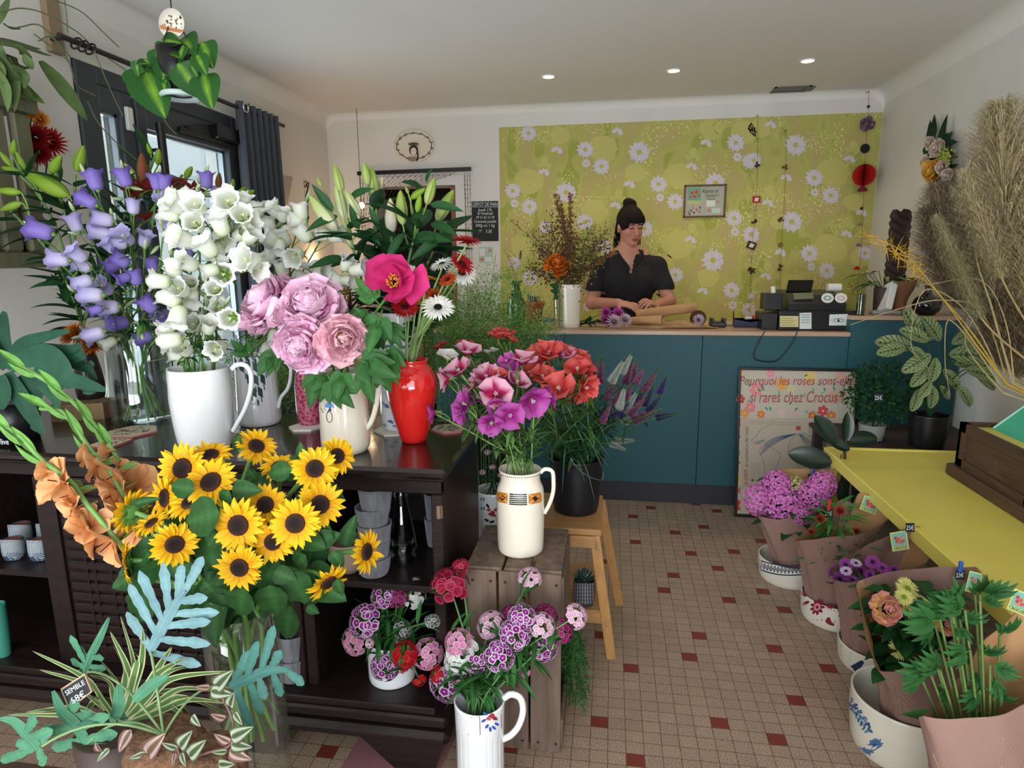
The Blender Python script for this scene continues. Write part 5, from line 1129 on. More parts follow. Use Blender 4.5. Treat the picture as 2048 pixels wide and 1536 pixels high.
pl_=['a bell against the grey curtain','paired bells just beside the grey curtain edge','the topmost bells in front of the glowing wall lamp','bells reaching towards the lily bud','an upright bell in the middle of the thin white bunch','bluish bells above the pink peonies','creamy bells beside the large cupped one','bluish bells furthest towards the magenta peony']
w2=bouquet('bellflower_stem','bellflower','white bellflowers in the green diamond pitcher',fp_,mp_,tp,0.0024,GRN,['slender white bellflower stem with '+q for q in pl_])
fill_bells(w2,z7([(890,365,92,.2,'w',1.15),(1030,375,130,.5,'w',1.15),(1100,410,80,.4,'w',1.0),(1250,380,95,.2,'w',1.2),(1215,455,180,.3,'w',1.2),(985,490,100,.3,'w',1.2),(1010,615,150,.4,'w',1.25),(1105,600,110,.4,'w',1.25),(1265,560,130,.3,'w',1.3),(1075,680,270,.2,'w',1.0),(1000,735,60,.3,'w',1.2),(1205,755,250,.6,'w',1.3),(1095,850,95,.3,'w',1.25),(950,790,110,.4,'w',1.1),(1250,930,160,.3,'w',1.15),(1350,885,95,.4,'w',1.25),(1440,580,180,.3,'w',1.1),(1550,590,10,.2,'w',1.1),(1420,880,0,.3,'w',1.0)])+[(693,527,60,.3,'w',1.0),(672,560,150,.3,'w',1.1),(716,540,10,.1,'w',1.1),(695,562,350,.2,'w',.9),(520,658,190,.2,'w',1.0),(548,676,270,.2,'w',1.1),(532,700,260,.2,'w',1.0)],23,0.0,8)
# ================================================================ sunflowers
SY0,SY1=S('e09a08'),S('f2c21c')
def t_sunpet(seed):
    def f(mb):
        r_=rng(seed)
        for rg,(n,L,el,R) in enumerate(((20,0.33,0.10,0.19),(18,0.36,0.28,0.17))):
            for i in range(n):
                a=2*PI*(i+r_.rand()*0.5+rg*0.5)/n;e=el+r_.randn()*0.12;u=V(math.cos(a),math.sin(a),0)
                q=0.85+0.3*r_.rand();blade(mb,u*R+V(0,0,-0.01*rg),nrm(u*math.cos(e)+V(0,0,math.sin(e))),(0,0,1),L*q,0.135,'lance',-0.35+0.4*r_.randn()*0.5,0.35,6,4,fn=lambda T,Sg: mixc(SY0,SY1,T*1.5)*(1-0.16*(np.abs(Sg) < 0.12))[...,None])
    return f
def t_sundisc(mb):
    r_=rng(2);lathe(mb,cprof([(0.215,-0.02),(0.225,0.02),(0.19,0.055),(0.10,0.05),(0.001,0.035)],12),36,fn=lambda A,Z,R,s: mixc(S('1a0d08'),S('3a1c0c'),(R/0.22)**3*0.9))
    for i in range(230):
        k=i+0.5;rr=0.215*math.sqrt(k/230);a=k*2.39996;z=0.035+0.02*math.sin(rr*14);mb.add([(rr*math.cos(a)+0.009*math.cos(t),rr*math.sin(a)+0.009*math.sin(t),z) for t in (0,2.1,4.2)]+[(rr*math.cos(a)*1.02,rr*math.sin(a)*1.02,z+0.022)],tris=[[0,1,3],[1,2,3],[2,0,3]],col=S('5a2e12') if rr > 0.17 else S('20100a'))
def t_sunback(mb):
    r_=rng(8);lathe(mb,cprof([(0.03,-0.13),(0.12,-0.10),(0.2,-0.05),(0.225,-0.005)],8),24,col=S('56803f'))
    for i in range(26):
        a=i*2.4;u=V(math.cos(a),math.sin(a),0);R=0.13+0.09*r_.rand();blade(mb,u*R+V(0,0,-0.06+0.2*(R-0.13)),nrm(u+V(0,0,-0.2+0.3*r_.rand())),(0,0,-1),0.17+.06*r_.rand(),0.09,'ovate',0.5*r_.randn()*0.5,0.3,5,2,S('5d8a40')*(0.8+.4*r_.rand()))
SPT=[tpl('petals#%d' % i,t_sunpet(30+i),M_PETAL) for i in range(4)];SDC=tpl('disc',t_sundisc,mat('seed_disc',attr=True,rough=0.9));SBK=tpl('bracts',t_sunback,M_LEAF)
def t_sunleaf(mb): leafmb(mb,(0,0,0),(0,1,0),1,0.70,S('2a4f26'),lambda t: np.sin(PI*np.clip(t,0,1)**0.58)**0.85,-0.5,0.3,seed=1,vein=1.55,nl=14,wav=0.03)
SLF=tpl('leaf#sun',t_sunleaf,M_LEAF)
def zs(x,y): return 180+x/3.338,840+y/3.338
vs=p_sun.c
SUN=[(617,322,-.1,.2,98,1.18,'upper flower nearest the white pitcher base'),(800,235,.1,1.6,84,1.22,'flower tipped up so only its petals show, below the white pitcher'),(807,415,0,.55,100,1.08,'large flower tipped upwards under the white pitcher'),(500,520,-.7,.1,90,1.12,'flower turned towards the gladioli, dark disc half hidden'),(665,550,-.3,1.1,82,1.06,'flower with curled petals over a small disc'),
       (990,703,0,.02,102,1.0,'large open flower in the very centre of the bunch'),(1170,565,.15,.15,82,1.08,'flower with a big dark disc just above the centre'),(1370,690,.1,.05,96,1.03,'wide flower beside the centre one, facing out'),(1535,565,.5,.15,92,1.1,'flower with a green leaf tip over its disc'),(1500,325,.55,.2,88,1.12,'flower standing high before the cream pitcher'),
       (1650,240,.95,.35,76,1.18,'flower turned sideways against the cream pitcher foot'),(1262,310,.1,1.5,74,1.2,'flower half hidden behind a pale green leaf'),(1110,175,.9,1.0,78,1.24,'topmost flower seen from the side, green neck bent'),(1220,815,.05,-.02,82,1.02,'small round flower under the wide one'),(998,985,0,-.1,90,0.97,'lowest front flower with a dark disc'),
       (565,830,.65,-.1,88,1.0,'flower with broad petals folded over its disc, above the blue fern'),(285,610,-1.6,.3,84,1.1,'flower seen from the back with green bracts, beside the gladioli'),(410,690,-.6,1.6,66,1.06,'small flower seen edge on between two others'),(245,945,-1.7,-.1,84,1.05,'flower facing sideways against the carved door'),(1845,880,2.4,.1,84,1.12,'flower bent out sideways before the felt pots'),(1590,1085,1.1,-1.0,82,1.06,'drooping flower low beside the felt pots')]
for i,(x,y,na,nb,dpx,Y,lab) in enumerate(SUN):
    r_=rng(100+i);px,py=zs(x,y);P=at(px,py,Y);cc_=-CF if i not in (16,) else CF*0.6
    z=nrm(cc_+CR*na+CU*nb);sc=dpx*mpp(P)/0.98;n_=21;a=i*2.399;rr=0.065*math.sqrt((i+.5)/n_)
    ft=V(vs[0]-rr*math.cos(a),vs[1]-rr*math.sin(a),0.32+0.01*(i % 3));mo=V(vs[0]+rr*math.cos(a),vs[1]+rr*math.sin(a),p_sun.zt+0.0)
    root=thing('sunflower','sunflower: '+lab,'sunflower',ft,'sunflowers in the tall glass vase')
    mb,PP=stemgeo([ft,mo,mo*0.45+(P-z*0.09)*0.55+V(0,0,0.02),P-z*0.10*sc*3,P-z*0.12*sc],0.0052,S('5f8a45'),20,9);mb.obj('stem',M_STEM,root)
    M_=pose(P,z,r_.rand()*6,sc);link('petals',SPT[i % 4],root,M_);link('disc',SDC,root,pose(P,z,i,sc*.9));link('bracts',SBK,root,M_)
    for k in range(3):
        j=(17,14,11)[k];d=nrm(r_.randn(3)*V(1,.5,.4)-CF*0.4+V(0,0,-0.35));L=0.075+0.035*r_.rand();mb=MB()
        link('leaf',SLF,root,pose(PP[j]+d*0.01,nrm(V(0,0,1)-CF*1.0+r_.randn(3)*0.25),0,(L,L,L),x=np.cross(d,nrm(-CF+V(0,0,.6)))))
def aimleaf(root,mesh,px0,py0,px1,py1,Y,up=None,w=1.0,name='leaf',Y1=None):
    """place a leaf so it runs from one pixel to another"""
    A=at(px0,py0,Y);B=at(px1,py1,Y if Y1 is None else Y1);d=B-A;L=np.linalg.norm(d);d /= L
    u=nrm(-CF*1.0+V(0,0,.25)) if up is None else nrm(up);u=nrm(u-d*np.dot(u,d));X=np.cross(d,u)
    m=Matrix.Identity(4)
    for i in range(3): m[i][0],m[i][1],m[i][2],m[i][3]=X[i]*L*w,d[i]*L,u[i]*L,A[i]
    return link(name,mesh,root,m)
suns=[o for o in COL.objects if o.name.startswith('sunflower') and o.parent is None]
for k,(x0,y0,x1,y1,Y,w,j) in enumerate(((870,620,575,690,.99,1.1,5),(700,470,500,430,1.04,.9,2),(950,460,1140,470,1.05,.9,2),(1350,330,1150,365,1.1,.9,9),(1420,260,1395,145,1.15,.9,9),(930,470,870,590,1.02,1,2),(1030,1120,970,1350,.97,1.1,14),(1200,1100,1240,1350,1.0,1.15,13),(1330,1020,1450,1250,1.03,1.2,7),(1480,1020,1400,1280,1.06,1.2,8),(860,760,750,860,1.0,1,15),(400,1020,205,1150,1.08,.9,18),(380,1150,290,1400,1.1,1,18),(1340,1240,1280,1520,1.08,.8,13),(1500,820,1660,760,1.09,1.1,8),(1620,870,1690,1000,1.08,1,19),(1700,840,1760,640,1.14,.7,19),(760,1080,840,1180,1.0,1.1,14),(600,960,700,1060,1.04,1.2,15),(1230,1010,1380,1080,1.02,1.1,13),(1450,1240,1530,1300,1.06,1.0,20),(1600,700,1500,850,1.1,1.2,8),(420,880,300,960,1.06,.7,18),(1000,100,960,250,1.22,.6,12),(1060,330,1120,420,1.14,.9,11),(300,560,450,520,1.07,.5,16),(1100,1080,1160,920,1.0,.7,13),(1440,900,1340,1000,1.06,1.2,7),(1650,1060,1680,1190,1.05,.8,20))):
    aimleaf(suns[min(j,len(suns)-1)],SLF,*zs(x0,y0),*zs(x1,y1),Y,w=w)
# ================================================================ peonies
def t_peony(seed,c0,c1,layers,R=0.5,centre=None):
    def f(mb):
        r_=rng(seed);lo=0.18 if centre is None else 0.5
        for li in range(layers):
            k=li/(layers-1.0);n=int(6+6*k);el=1.35-1.45*k;rad=0.26*(lo+(1-lo)*k)
            for i in range(n):
                a=2*PI*(i+r_.rand()*0.7)/n+li*1.3;u=V(math.cos(a),math.sin(a),0);e=el+0.2*r_.randn();L=(0.24+0.16*k)*(0.8+.4*r_.rand());up=-u*math.sin(e)+V(0,0,math.cos(e))
                sh=0.80+0.3*r_.rand();blade(mb,u*rad*0.9+V(0,0,0.16*(1-k)**.5-0.10*k),nrm(u*math.cos(e)+V(0,0,math.sin(e))),up,L,L*(1.1+0.4*r_.rand()),'fan',1.1-0.5*k+0.3*r_.randn(),0.35,7,8,fn=lambda T,Sg: mixc(c0,c1,T**1.2*1.1+0.22*np.sin(Sg*14+i))*sh,wav=0.06,wf=2.2,ph=r_.rand()*6,notch=0.14*r_.randn())
        if centre is not None:
            for i in range(150): a=r_.rand()*6.28;q=0.17*math.sqrt(r_.rand());p=V(q*math.cos(a),q*math.sin(a),0.2);tube(mb,[p-V(0,0,.2),p+V(0,0,0.08*r_.rand())+0.02*r_.randn(3)],[0.004,0.014],4,centre)
            for i in range(9): a=i*.7;blade(mb,(.05*math.cos(a),.05*math.sin(a),.1),nrm([math.cos(a)*.4,math.sin(a)*.4,1]),(-math.cos(a),-math.sin(a),0),.2,.13,'fan',.6,.4,4,4,c1,wav=.1)
    return f
PK0,PK1=S('dc6fb0'),S('f4cde2')
PEO=[tpl('bloom#p%d' % i,t_peony(40+i,PK0,PK1,9),M_PETAL) for i in range(2)];PEO3=tpl('bloom#o',t_peony(44,S('d9809c'),S('efc3cc'),6,0.52,S('d8a020')),M_PETAL)
def t_mag(mb):
    r_=rng(3);C0,C1=S('c01c66'),S('e04a8c')
    for i,(a,e,L,w) in enumerate(((60,.6,.62,.5),(95,.9,.6,.5),(150,.45,.62,.5),(185,.1,.5,.3),(-15,.2,.75,.5),(-40,.5,.6,.5),(-80,.3,.5,.42),(20,1.0,.5,.5),(-120,.7,.45,.4))):
        a=math.radians(a);u=V(math.cos(a),math.sin(a),0);up=-u*math.sin(e)+V(0,0,math.cos(e))
        blade(mb,u*0.05,nrm(u*math.cos(e)+V(0,0,math.sin(e))),up,L,L*w*1.9,'obov',0.7,0.4,9,6,fn=lambda T,Sg: mixc(C0,C1,T*0.8+0.15*np.sin(Sg*12)),wav=0.02,wf=1.2,ph=i)
    for i in range(50): a=r_.rand()*6.28;p=V(0.08*math.cos(a),0.08*math.sin(a),0.05);tube(mb,[p,p+V(0,0,.12)+0.03*r_.randn(3)],[0.006,0.014],4,S('e0a030'))
MAG=tpl('bloom#mag',t_mag,M_PETAL)
def leaflet_spray(root,P,d,L,col,seed,n=5,w=0.36,name='leaf'):
    r_=rng(seed);mb=MB();d=nrm(d);s_=nrm(np.cross(d,-CF));up=np.cross(s_,d)
    tube(mb,[P,P+d*L*0.35],L*0.018,5,GRN)
    for k in range(n):
        t=(k-(n-1)/2)/max((n-1)/2,1);dd=nrm(d+s_*t*0.95+up*0.1*r_.randn());leafmb(mb,P+d*L*0.35*(1-abs(t)*0.5),dd,L*(0.65-0.12*abs(t)),L*0.65*w,col*(0.85+.3*r_.rand()),'ovate',-0.5-.4*r_.rand(),0.3,up=up if np.dot(up,-CF) > 0 else -up,seed=k)
    return mb.obj(name,M_LEAF,root)
mc=p_cream.c
PL=[(541,612,105,1.58,135,.5,0,'big pale pink double peony at the far side of the group, beside the white bells'),(622,620,112,1.52,90,.65,1,'biggest pink double peony, uppermost in the middle'),(607,688,90,1.46,250,.75,0,'round pink double peony hanging lowest over the jug rim'),(686,676,80,1.46,340,.7,2,'open pale pink peony showing yellow stamens'),(790,566,104,1.5,60,.5,3,'magenta single peony with large loose petals, above the pink ones')]
for i,(px,py,dpx,Y,ang,c,k,lab) in enumerate(PL):
    P=at(px,py,Y);z=imdir(ang,c);sc=dpx*mpp(P)*1.12
    if k == 3: z=nrm(-CF+CU*0.1)
    st_=bouquet('peony','peony','peonies in the cornflower pitcher',V(mc[0]+0.02*math.cos(i*2),mc[1]+0.02*math.sin(i*2),zc+0.01),V(mc[0]+0.02*math.cos(i*2),mc[1]+0.02*math.sin(i*2),p_cream.zt),[(*proj(P-z*sc*0.12),(P-z*sc*0.12)[1])],0.003,GRN,[lab])[0]
    mesh_=(PEO[0],PEO[1],PEO3,MAG)[k]
    link('bloom',mesh_,st_[0],pose(P,z,0.0 if k == 3 else i,sc,x=CR if k == 3 else None))
    for q,(x,y,x2,y2) in enumerate((((500,710,470,690),(560,700,520,740)),((640,735,620,800),(665,740,640,790)),((690,735,672,790),(655,750,690,800)),((725,735,740,790),(710,715,770,745)),((765,620,740,690),(770,690,790,740)))[i]):
        A,B=at(x,y,Y+0.02),at(x2,y2,Y-0.03);leaflet_spray(st_[0],A,B-A,np.linalg.norm(B-A)*1.25,S('2f5c2a'),i*7+q,3+2*(q % 2),0.5)
    if i == 4:
        for q,(x,y,x2,y2) in enumerate(((760,610,715,560),(745,640,700,625),(770,660,735,700),(770,640,800,690),(755,700,775,780))): A,B=at(x,y,1.56),at(x2,y2,1.55);leaflet_spray(st_[0],A,B-A,np.linalg.norm(B-A)*1.2,S('3a6a32'),90+q,5,0.4)
# ================================================================ lilies
def t_lily(c0,c1):
    def f(mb):
        k=24
        lathe(mb,cprof([(0.015,0),(0.10,0.10),(0.155,0.35),(0.14,0.6),(0.075,0.88),(0.008,1.0)],14),k,fn=lambda A,Z,R,s: mixc(mixc(c0,c1,1-s*1.2),S('4f6a2c'),0.75*(np.cos(3*A) > 0.965)),warp=lambda P,A,Z: P*np.stack([1-0.13*(np.abs(np.cos(1.5*A)) < 0.2)+0.04*np.cos(6*A)]*2+[np.ones_like(A)],-1))
    return f
LB={'w': tpl('bud#lw',t_lily(S('b4c274'),S('dddcc0')),M_PETAL),'g': tpl('bud#lg',t_lily(S('93ab4c'),S('bfca84')),M_PETAL),'c': tpl('bud#lc',t_lily(S('dcd0ae'),S('dedacb')),M_PETAL),'y': tpl('bud#ly',t_lily(S('7a9a2e'),S('8fae3e')),M_PETAL),'r': tpl('bud#lr',t_lily(S('7a3f28'),S('8c5534')),M_PETAL)}
def lilies(stems,buds,dy,leaves,seed,Ll=0.15,lw=0.036,thick=1.0):
    r_=rng(seed)
    for (cx,cy,L,ang,typ) in buds:
        k=min(range(len(stems)),key=lambda q: nearest_on(stems[q][2][10:],(cx,cy))[0]);root,P,pp=stems[k];a=math.radians(ang)
        bx,by=cx-0.5*L*math.cos(a),cy+0.5*L*math.sin(a);ii=10+nearest_on(pp[10:],(bx,by))[1];Y=P[ii][1]+dy*(r_.rand()-0.6);B=at(bx,by,Y);T=at(cx+0.5*L*math.cos(a),cy-0.5*L*math.sin(a),Y-0.02);h=np.linalg.norm(T-B)
        j=max(ii-2,1);mb=MB();tube(mb,bez(P[j],P[j]*.4+B*.6-(T-B)*0.3,B,n=9),0.0024,6,LGR*0.8);mb.obj('pedicel',M_STEM,root);link('bud',LB[typ],root,pose(B,T-B,r_.rand()*6,(h*1.15*thick,h*1.15*thick,h)))
    for root,P,pp in stems:
        for q in range(leaves):
            i=r_.randint(9,len(P));t=nrm(P[i-1]-P[i-2]);a=r_.rand()*6.28;X,Y_,Z=frame(t);d=nrm(t*0.55+X*math.cos(a)+Y_*math.sin(a));mb=MB()
            leafmb(mb,P[i-1],d,Ll*(0.7+.5*r_.rand()),lw*(0.8+.5*r_.rand()),S('1f4423')*(0.8+0.5*r_.rand()),'lance',-0.9*r_.rand(),0.35,nl=10,up=t);mb.obj('leaf',M_LEAF,root)
def z3(x,y): return 600+x/4.0425,320+y/4.0425
dc=p_delft.c;mo=[V(dc[0]+.02*math.cos(k*2),dc[1]+.02*math.sin(k*2),p_delft.zt) for k in range(5)];fo_=[V(dc[0]-.02*math.cos(k*2),dc[1]-.02*math.sin(k*2),zc+.02) for k in range(5)]
lil=bouquet('lily_stem','lily','white lilies in the blue and white vase',fo_,mo,[(*z3(385,470),1.78,*z3(470,820)),(*z3(600,320),1.82,*z3(640,780)),(*z3(740,620),1.76,*z3(730,900)),(*z3(1010,390),1.78,*z3(890,760)),(*z3(1180,500),1.84,*z3(1000,900))],0.0042,S('5b7a45'),['lily stem with the long white bud leaning towards the white bellflowers','lily stem with the tallest pair of pale green buds','lily stem carrying the creamy white bud hanging in front of dark leaves','lily stem with an upright green bud against the bead curtain','lily stem with a slanting green bud before the dark doorway'])
lilies(lil,[(*z3(x,y),L/4.0425,a,t) for x,y,L,a,t in ((310,150,230,105,'g'),(160,180,90,120,'g'),(190,430,370,128,'w'),(325,330,290,103,'w'),(430,350,230,120,'w'),(530,110,200,100,'g'),(592,190,280,98,'g'),(655,200,130,80,'c'),(735,455,295,92,'c'),(822,385,285,94,'g'),(865,240,70,110,'g'),(955,270,140,35,'y'),(1055,250,235,74,'g'),(960,350,150,80,'y'),(1175,370,290,62,'g'))],0.08,26,5)
for k,(x0,y0,x1,y1,j) in enumerate(((270,420,95,185,0),(400,320,540,200,1),(310,450,40,535,0),(360,790,80,830,0),(640,560,560,380,1),(840,590,680,800,2),(880,480,970,420,3),(1000,250,870,130,3),(1050,360,1300,375,3),(1160,620,880,780,4),(1060,510,1240,560,4),(1250,640,1000,600,4),(1020,180,1040,75,3),(470,560,400,380,0),(540,560,620,640,1),(900,640,1160,600,4))):
    aimleaf(lil[j][0],tpl('leaf#lily%d' % (k % 2),lambda mb: leafmb(mb,(0,0,0),(0,1,0),1,0.26,S('234a26'),'lance',-0.5,0.35,nl=10),M_LEAF),*z3(x0,y0),*z3(x1,y1),1.74+0.02*(k % 4),Y1=1.70)
# dark red and green lilies standing behind the purple bellflowers, in a vase of their own
dv=Pot('dark_vase','dark glazed vase half hidden behind the clear glass vase','vase',176,815,zc,[(18,815),(30,790),(32,760),(20,700),(16,660)],mat('dark_glaze',S('2a1e22'),0.2),Y=1.93)
dt=[(35,330,1.78,110,450),(110,345,1.82,140,480),(150,350,1.85,150,480),(295,330,1.9,230,480),(365,350,1.92,260,480),(315,300,1.92,250,470),(20,420,1.74,110,520)]
gl=bouquet('lily_stem','lily','budding lilies in the dark vase',V(dv.c[0],dv.c[1],zc+0.02),V(dv.c[0],dv.c[1],dv.zt),dt,0.004,S('5b7a45'),['lily stem with the longest bright green bud at the photo edge','lily stem with bright green buds under the wall shelf','lily stem with one lone green bud beside the door frame','lily stem with a tall rust red bud before the door','lily stem with faded orange flowers before the door glass','slim lily stem with small green buds against the black pull handle','lily stem with two green buds low at the photo edge'])
def z1(x,y,L,a,t): return (x/3.657,y/3.657,L/3.657,a,t)
lilies(gl,[z1(*q) for q in ((100,1080,120,85,'y'),(150,1180,160,115,'y'),(40,1160,150,130,'y'),(90,1245,170,165,'y'),(340,1340,380,150,'y'),(60,1400,190,175,'y'),(80,1510,170,200,'y'),(410,1200,150,60,'y'),(585,1160,200,75,'y'),(410,1310,100,85,'g'),(1040,1220,210,92,'r'),(1090,1090,90,110,'y'),(1160,1150,120,85,'y'),(950,1240,130,130,'g'),(1380,1260,100,60,'y'),(1600,1320,120,85,'r'),(1300,1350,160,30,'r'),(1080,1370,130,60,'r'),(1210,1440,100,90,'y'),(1700,1350,90,80,'y'),(1770,1400,90,45,'y'),(1830,1410,70,30,'y'))],0.05,17,6,0.14,0.03)
for i,(x,y,c) in enumerate(((80,700,0),(175,690,0))): pass
RLY=tpl('bloom#red',lambda mb: [blade(mb,(0,0,0),nrm([math.cos(a),math.sin(a),.8]),(-math.cos(a),-math.sin(a),0.8),1,0.42,'lance',-0.9,0.3,8,4,S('6a1a16')) for a in np.arange(6)*PI/3],M_PETAL)
for i,(x,y,s_) in enumerate(((345,372,.055),(290,378,.05),(385,385,.045),(300,440,.05),(330,440,.045),(262,385,.04))):
    P=at(x,y,1.86);link('bloom',RLY,gl[3+i % 3][0],pose(P,imdir(90-30*(i % 3),.4),i,s_))
# ================================================================ gerberas
def t_gerb(seed,c0,c1,cen):
    def f(mb):
        r_=rng(seed)
        for rg,(n,L,el) in enumerate(((34,.40,.12),(30,.34,.3),(24,.17,.6))):
            for i in range(n):
                a=2*PI*(i+r_.rand()*.6)/n;e=el+.08*r_.randn();u=V(math.cos(a),math.sin(a),0);blade(mb,u*0.10,nrm(u*math.cos(e)+V(0,0,math.sin(e))),(0,0,1),L,0.065,'strap',-.25,.3,5,2,fn=lambda T,Sg: mixc(c0,c1,T))
        lathe(mb,cprof([(0.13,0.0),(0.10,0.05),(0.05,0.04),(0.001,0.03)],8),20,col=cen);lathe(mb,[(0.02,-0.12),(0.10,-0.05),(0.13,-0.01)],14,col=S('6d9454'))
    return f
GC=dict(w=(S('dcdcd0'),S('eeeeea'),S('1c1210')),r=(S('8c1018'),S('b5161c'),S('3a0c0c')),y=(S('c99a14'),S('e0bc28'),S('6a5a14')),o=(S('b8401c'),S('cf5a28'),S('4a1c10')))
rc_=p_red.c
for i,(px,py,dpx,ang,c,k,lab) in enumerate(((935,482,62,80,.32,'r','crimson gerbera, the topmost and furthest from the lilies'),(925,528,58,40,.45,'r','scarlet gerbera just under the topmost crimson one'),(884,528,54,110,.38,'w','white gerbera seen from the side, uppermost of the white ones'),(923,546,68,60,.55,'w','white gerbera leaning out in front of the scarlet one'),(876,615,72,85,.55,'w','big white gerbera with a black centre facing out over the red vase'),(856,556,40,80,.2,'y','yellow gerbera between the magenta peony and the white ones'),(840,540,34,90,.3,'o','small orange gerbera behind the magenta peony tip'),(824,548,44,20,.5,'w','white gerbera partly covered by the magenta peony'),(895,558,44,300,.3,'o','coral gerbera under the white ones'),(810,612,62,280,.5,'r','deep red gerbera hanging below the magenta peony'),(868,590,42,290,.4,'o','orange red gerbera seen between the stems'),(845,600,30,300,.4,'y','yellow gerbera low behind the stems'))):
    Y=1.66+0.025*(i % 4)-(.06 if i == 4 else 0);P=at(px,py,Y);z=imdir(ang,c);sc=dpx*mpp(P);a=i*2.4;q=0.017*math.sqrt(i/12.)
    b=bouquet('gerbera','gerbera','gerberas in the red vase',V(rc_[0]-q*math.cos(a),rc_[1]-q*math.sin(a),zc+.01),V(rc_[0]+q*math.cos(a),rc_[1]+q*math.sin(a),p_red.zt+.002),[(*proj(P-z*sc*.1),(P-z*sc*.1)[1])],0.0028,S('7c9a5c'),[lab])[0]
    link('bloom',tpl('bloom#g'+k,t_gerb(i,*GC[k]),M_PETAL),b[0],pose(P,z,i,sc))
# ================================================================ godetias in the banded pitcher
def t_god(seed,c0,c1):
    def f(mb):
        r_=rng(seed)
        for i in range(4+2*(seed % 2)):
            n=4+2*(seed % 2);a=2*PI*i/n+.2*r_.randn();e=.75+.15*r_.randn();u=V(math.cos(a),math.sin(a),0);up=-u*math.sin(e)+V(0,0,math.cos(e))
            blade(mb,u*.03,nrm(u*math.cos(e)+V(0,0,math.sin(e))),up,.58,.78,'fan',-.35,.35,8,8,fn=lambda T,Sg: mixc(c0,c1,(T-.30-.25*np.abs(Sg))*3.2),wav=.05,wf=1.3,ph=r_.rand()*6)
        lathe(mb,[(.02,-.3),(.05,-.1),(.06,.02)],8,col=S('6d9440')); 
        for i in range(5): a=i*1.26;tube(mb,[(0,0,.02),(.05*math.cos(a),.05*math.sin(a),.25)],[.012,.02],4,S('e6d8d8'))
    return f
GD=dict(s=(S('a81850'),S('dea6bc')),u=(S('9a2a7e'),S('b355a4')),c=(S('b8322e'),S('d8605a')),w=(S('dcdcc8'),S('e6e6e2')),k=(S('d8508a'),S('dc9ab0')))
def z4(x,y): return 840+x/2.604,560+y/2.604
jc=p_jug.c;GOD=((145,395,80,.3,'w',34),(250,368,80,.3,'s',44),(200,470,120,.4,'s',48),(128,520,190,.2,'s',40),(345,500,100,.5,'s',46),(270,545,150,.3,'s',38),(395,592,70,.8,'s',54),(300,612,120,.5,'u',42),(228,645,160,.4,'u',44),(215,695,200,.4,'u',40),(372,745,250,.6,'u',44),(470,705,300,.9,'u',48),(400,655,280,.6,'u',36),(588,630,300,.6,'u',56),(690,627,0,.1,'u',32),(508,528,60,.4,'s',42),(530,415,85,.3,'s',48),(470,472,130,.4,'u',40),(62,692,190,.1,'u',34),(430,525,90,.5,'u',36),(415,495,90,.4,'c',28),(640,600,340,.3,'u',34),(450,420,120,.4,'u',30))
tips=[(*z4(150,400),1.78),(*z4(250,380),1.82),(*z4(130,520),1.72),(*z4(200,470),1.74),(*z4(240,660),1.66),(*z4(75,695),1.70,*z4(330,830)),(*z4(345,500),1.78),(*z4(390,610),1.66),(*z4(380,740),1.62),(*z4(480,705),1.64),(*z4(470,480),1.8),(*z4(530,425),1.82),(*z4(510,530),1.76),(*z4(600,630),1.68),(*z4(680,625),1.74)]
nm=['a white flower beside the red vase','a striped pink flower above the others by the green mist','ruffled crimson striped flowers nearest the red vase','a large ruffled striped flower next to the white one','purple flowers low at the vase side','one lone purple trumpet stretched far before the sideboard corner','pale striped flowers in the upper middle','the big pink flower with a crimson centre','the lowest purple flower pair','the round purple flower showing a white star','purple flowers behind the striped ones','a fan of striped pink petals near the coral ones','a striped flower with dark veins in the middle','the widest ruffled purple flower','a side-facing purple flower under the coral ones']
jm=[V(jc[0]+.032*math.cos(k*2.4)*math.sqrt(k/15),jc[1]+.032*math.sin(k*2.4)*math.sqrt(k/15),p_jug.zt) for k in range(15)]
god=bouquet('godetia_stem','godetia','godetias in the banded pitcher',[V(2*jc[0]-m[0],2*jc[1]-m[1],zk+.015) for m in jm],jm,tips,0.0024,S('6f8f4f'),['godetia stem with '+q for q in nm])
def heads(stems,items,tpls,dy,seed,leafc,nleaf,Ll,zf,lk='lance',lw=.2,name='bloom',sc=1.0):
    r_=rng(seed);cnt={}
    for (x,y,ang,c,typ,s) in items:
        px,py=zf(x,y);k=min(range(len(stems)),key=lambda q: nearest_on(stems[q][2][6:],(px,py))[0]+6*cnt.get(q,0));cnt[k]=cnt.get(k,0)+1;root,P,pp=stems[k];ii=6+nearest_on(pp[6:],(px,py))[1]
        z=imdir(ang,c);Cp=at(px,py,P[ii][1]-.03*r_.rand()+dy);size=s*mpp(Cp)*sc;B=Cp-z*size*.25;j=max(ii-2,2);mb=MB();tube(mb,bez(P[j],P[j]*.4+B*.6-z*.02,B,n=8),.0015,5,S('6f8f4f'));mb.obj('pedicel',M_STEM,root)
        link(name,tpls[typ][r_.randint(len(tpls[typ]))],root,pose(Cp-z*size*.2,z,r_.rand()*6,size))
    for root,P,pp in stems:
        mb=MB()
        for q in range(nleaf): i=r_.randint(min(J0[root.name],len(P)-2),len(P)-1);d=nrm(r_.randn(3)+nrm(P[i]-P[i-1])*.8);leafmb(mb,P[i],d,Ll*(.6+.8*r_.rand()),Ll*lw,leafc*(.7+.6*r_.rand()),lk,-.9*r_.rand(),.3,nl=5)
        mb.obj('foliage',M_LEAF,root)
GT={k: [tpl('bloom#gd%s%d' % (k,s_),t_god(s_+10,*GD[k]),M_PETAL) for s_ in range(2)] for k in GD}
heads(god,GOD,GT,0,31,S('55773e'),30,.055,z4,sc=1.25)
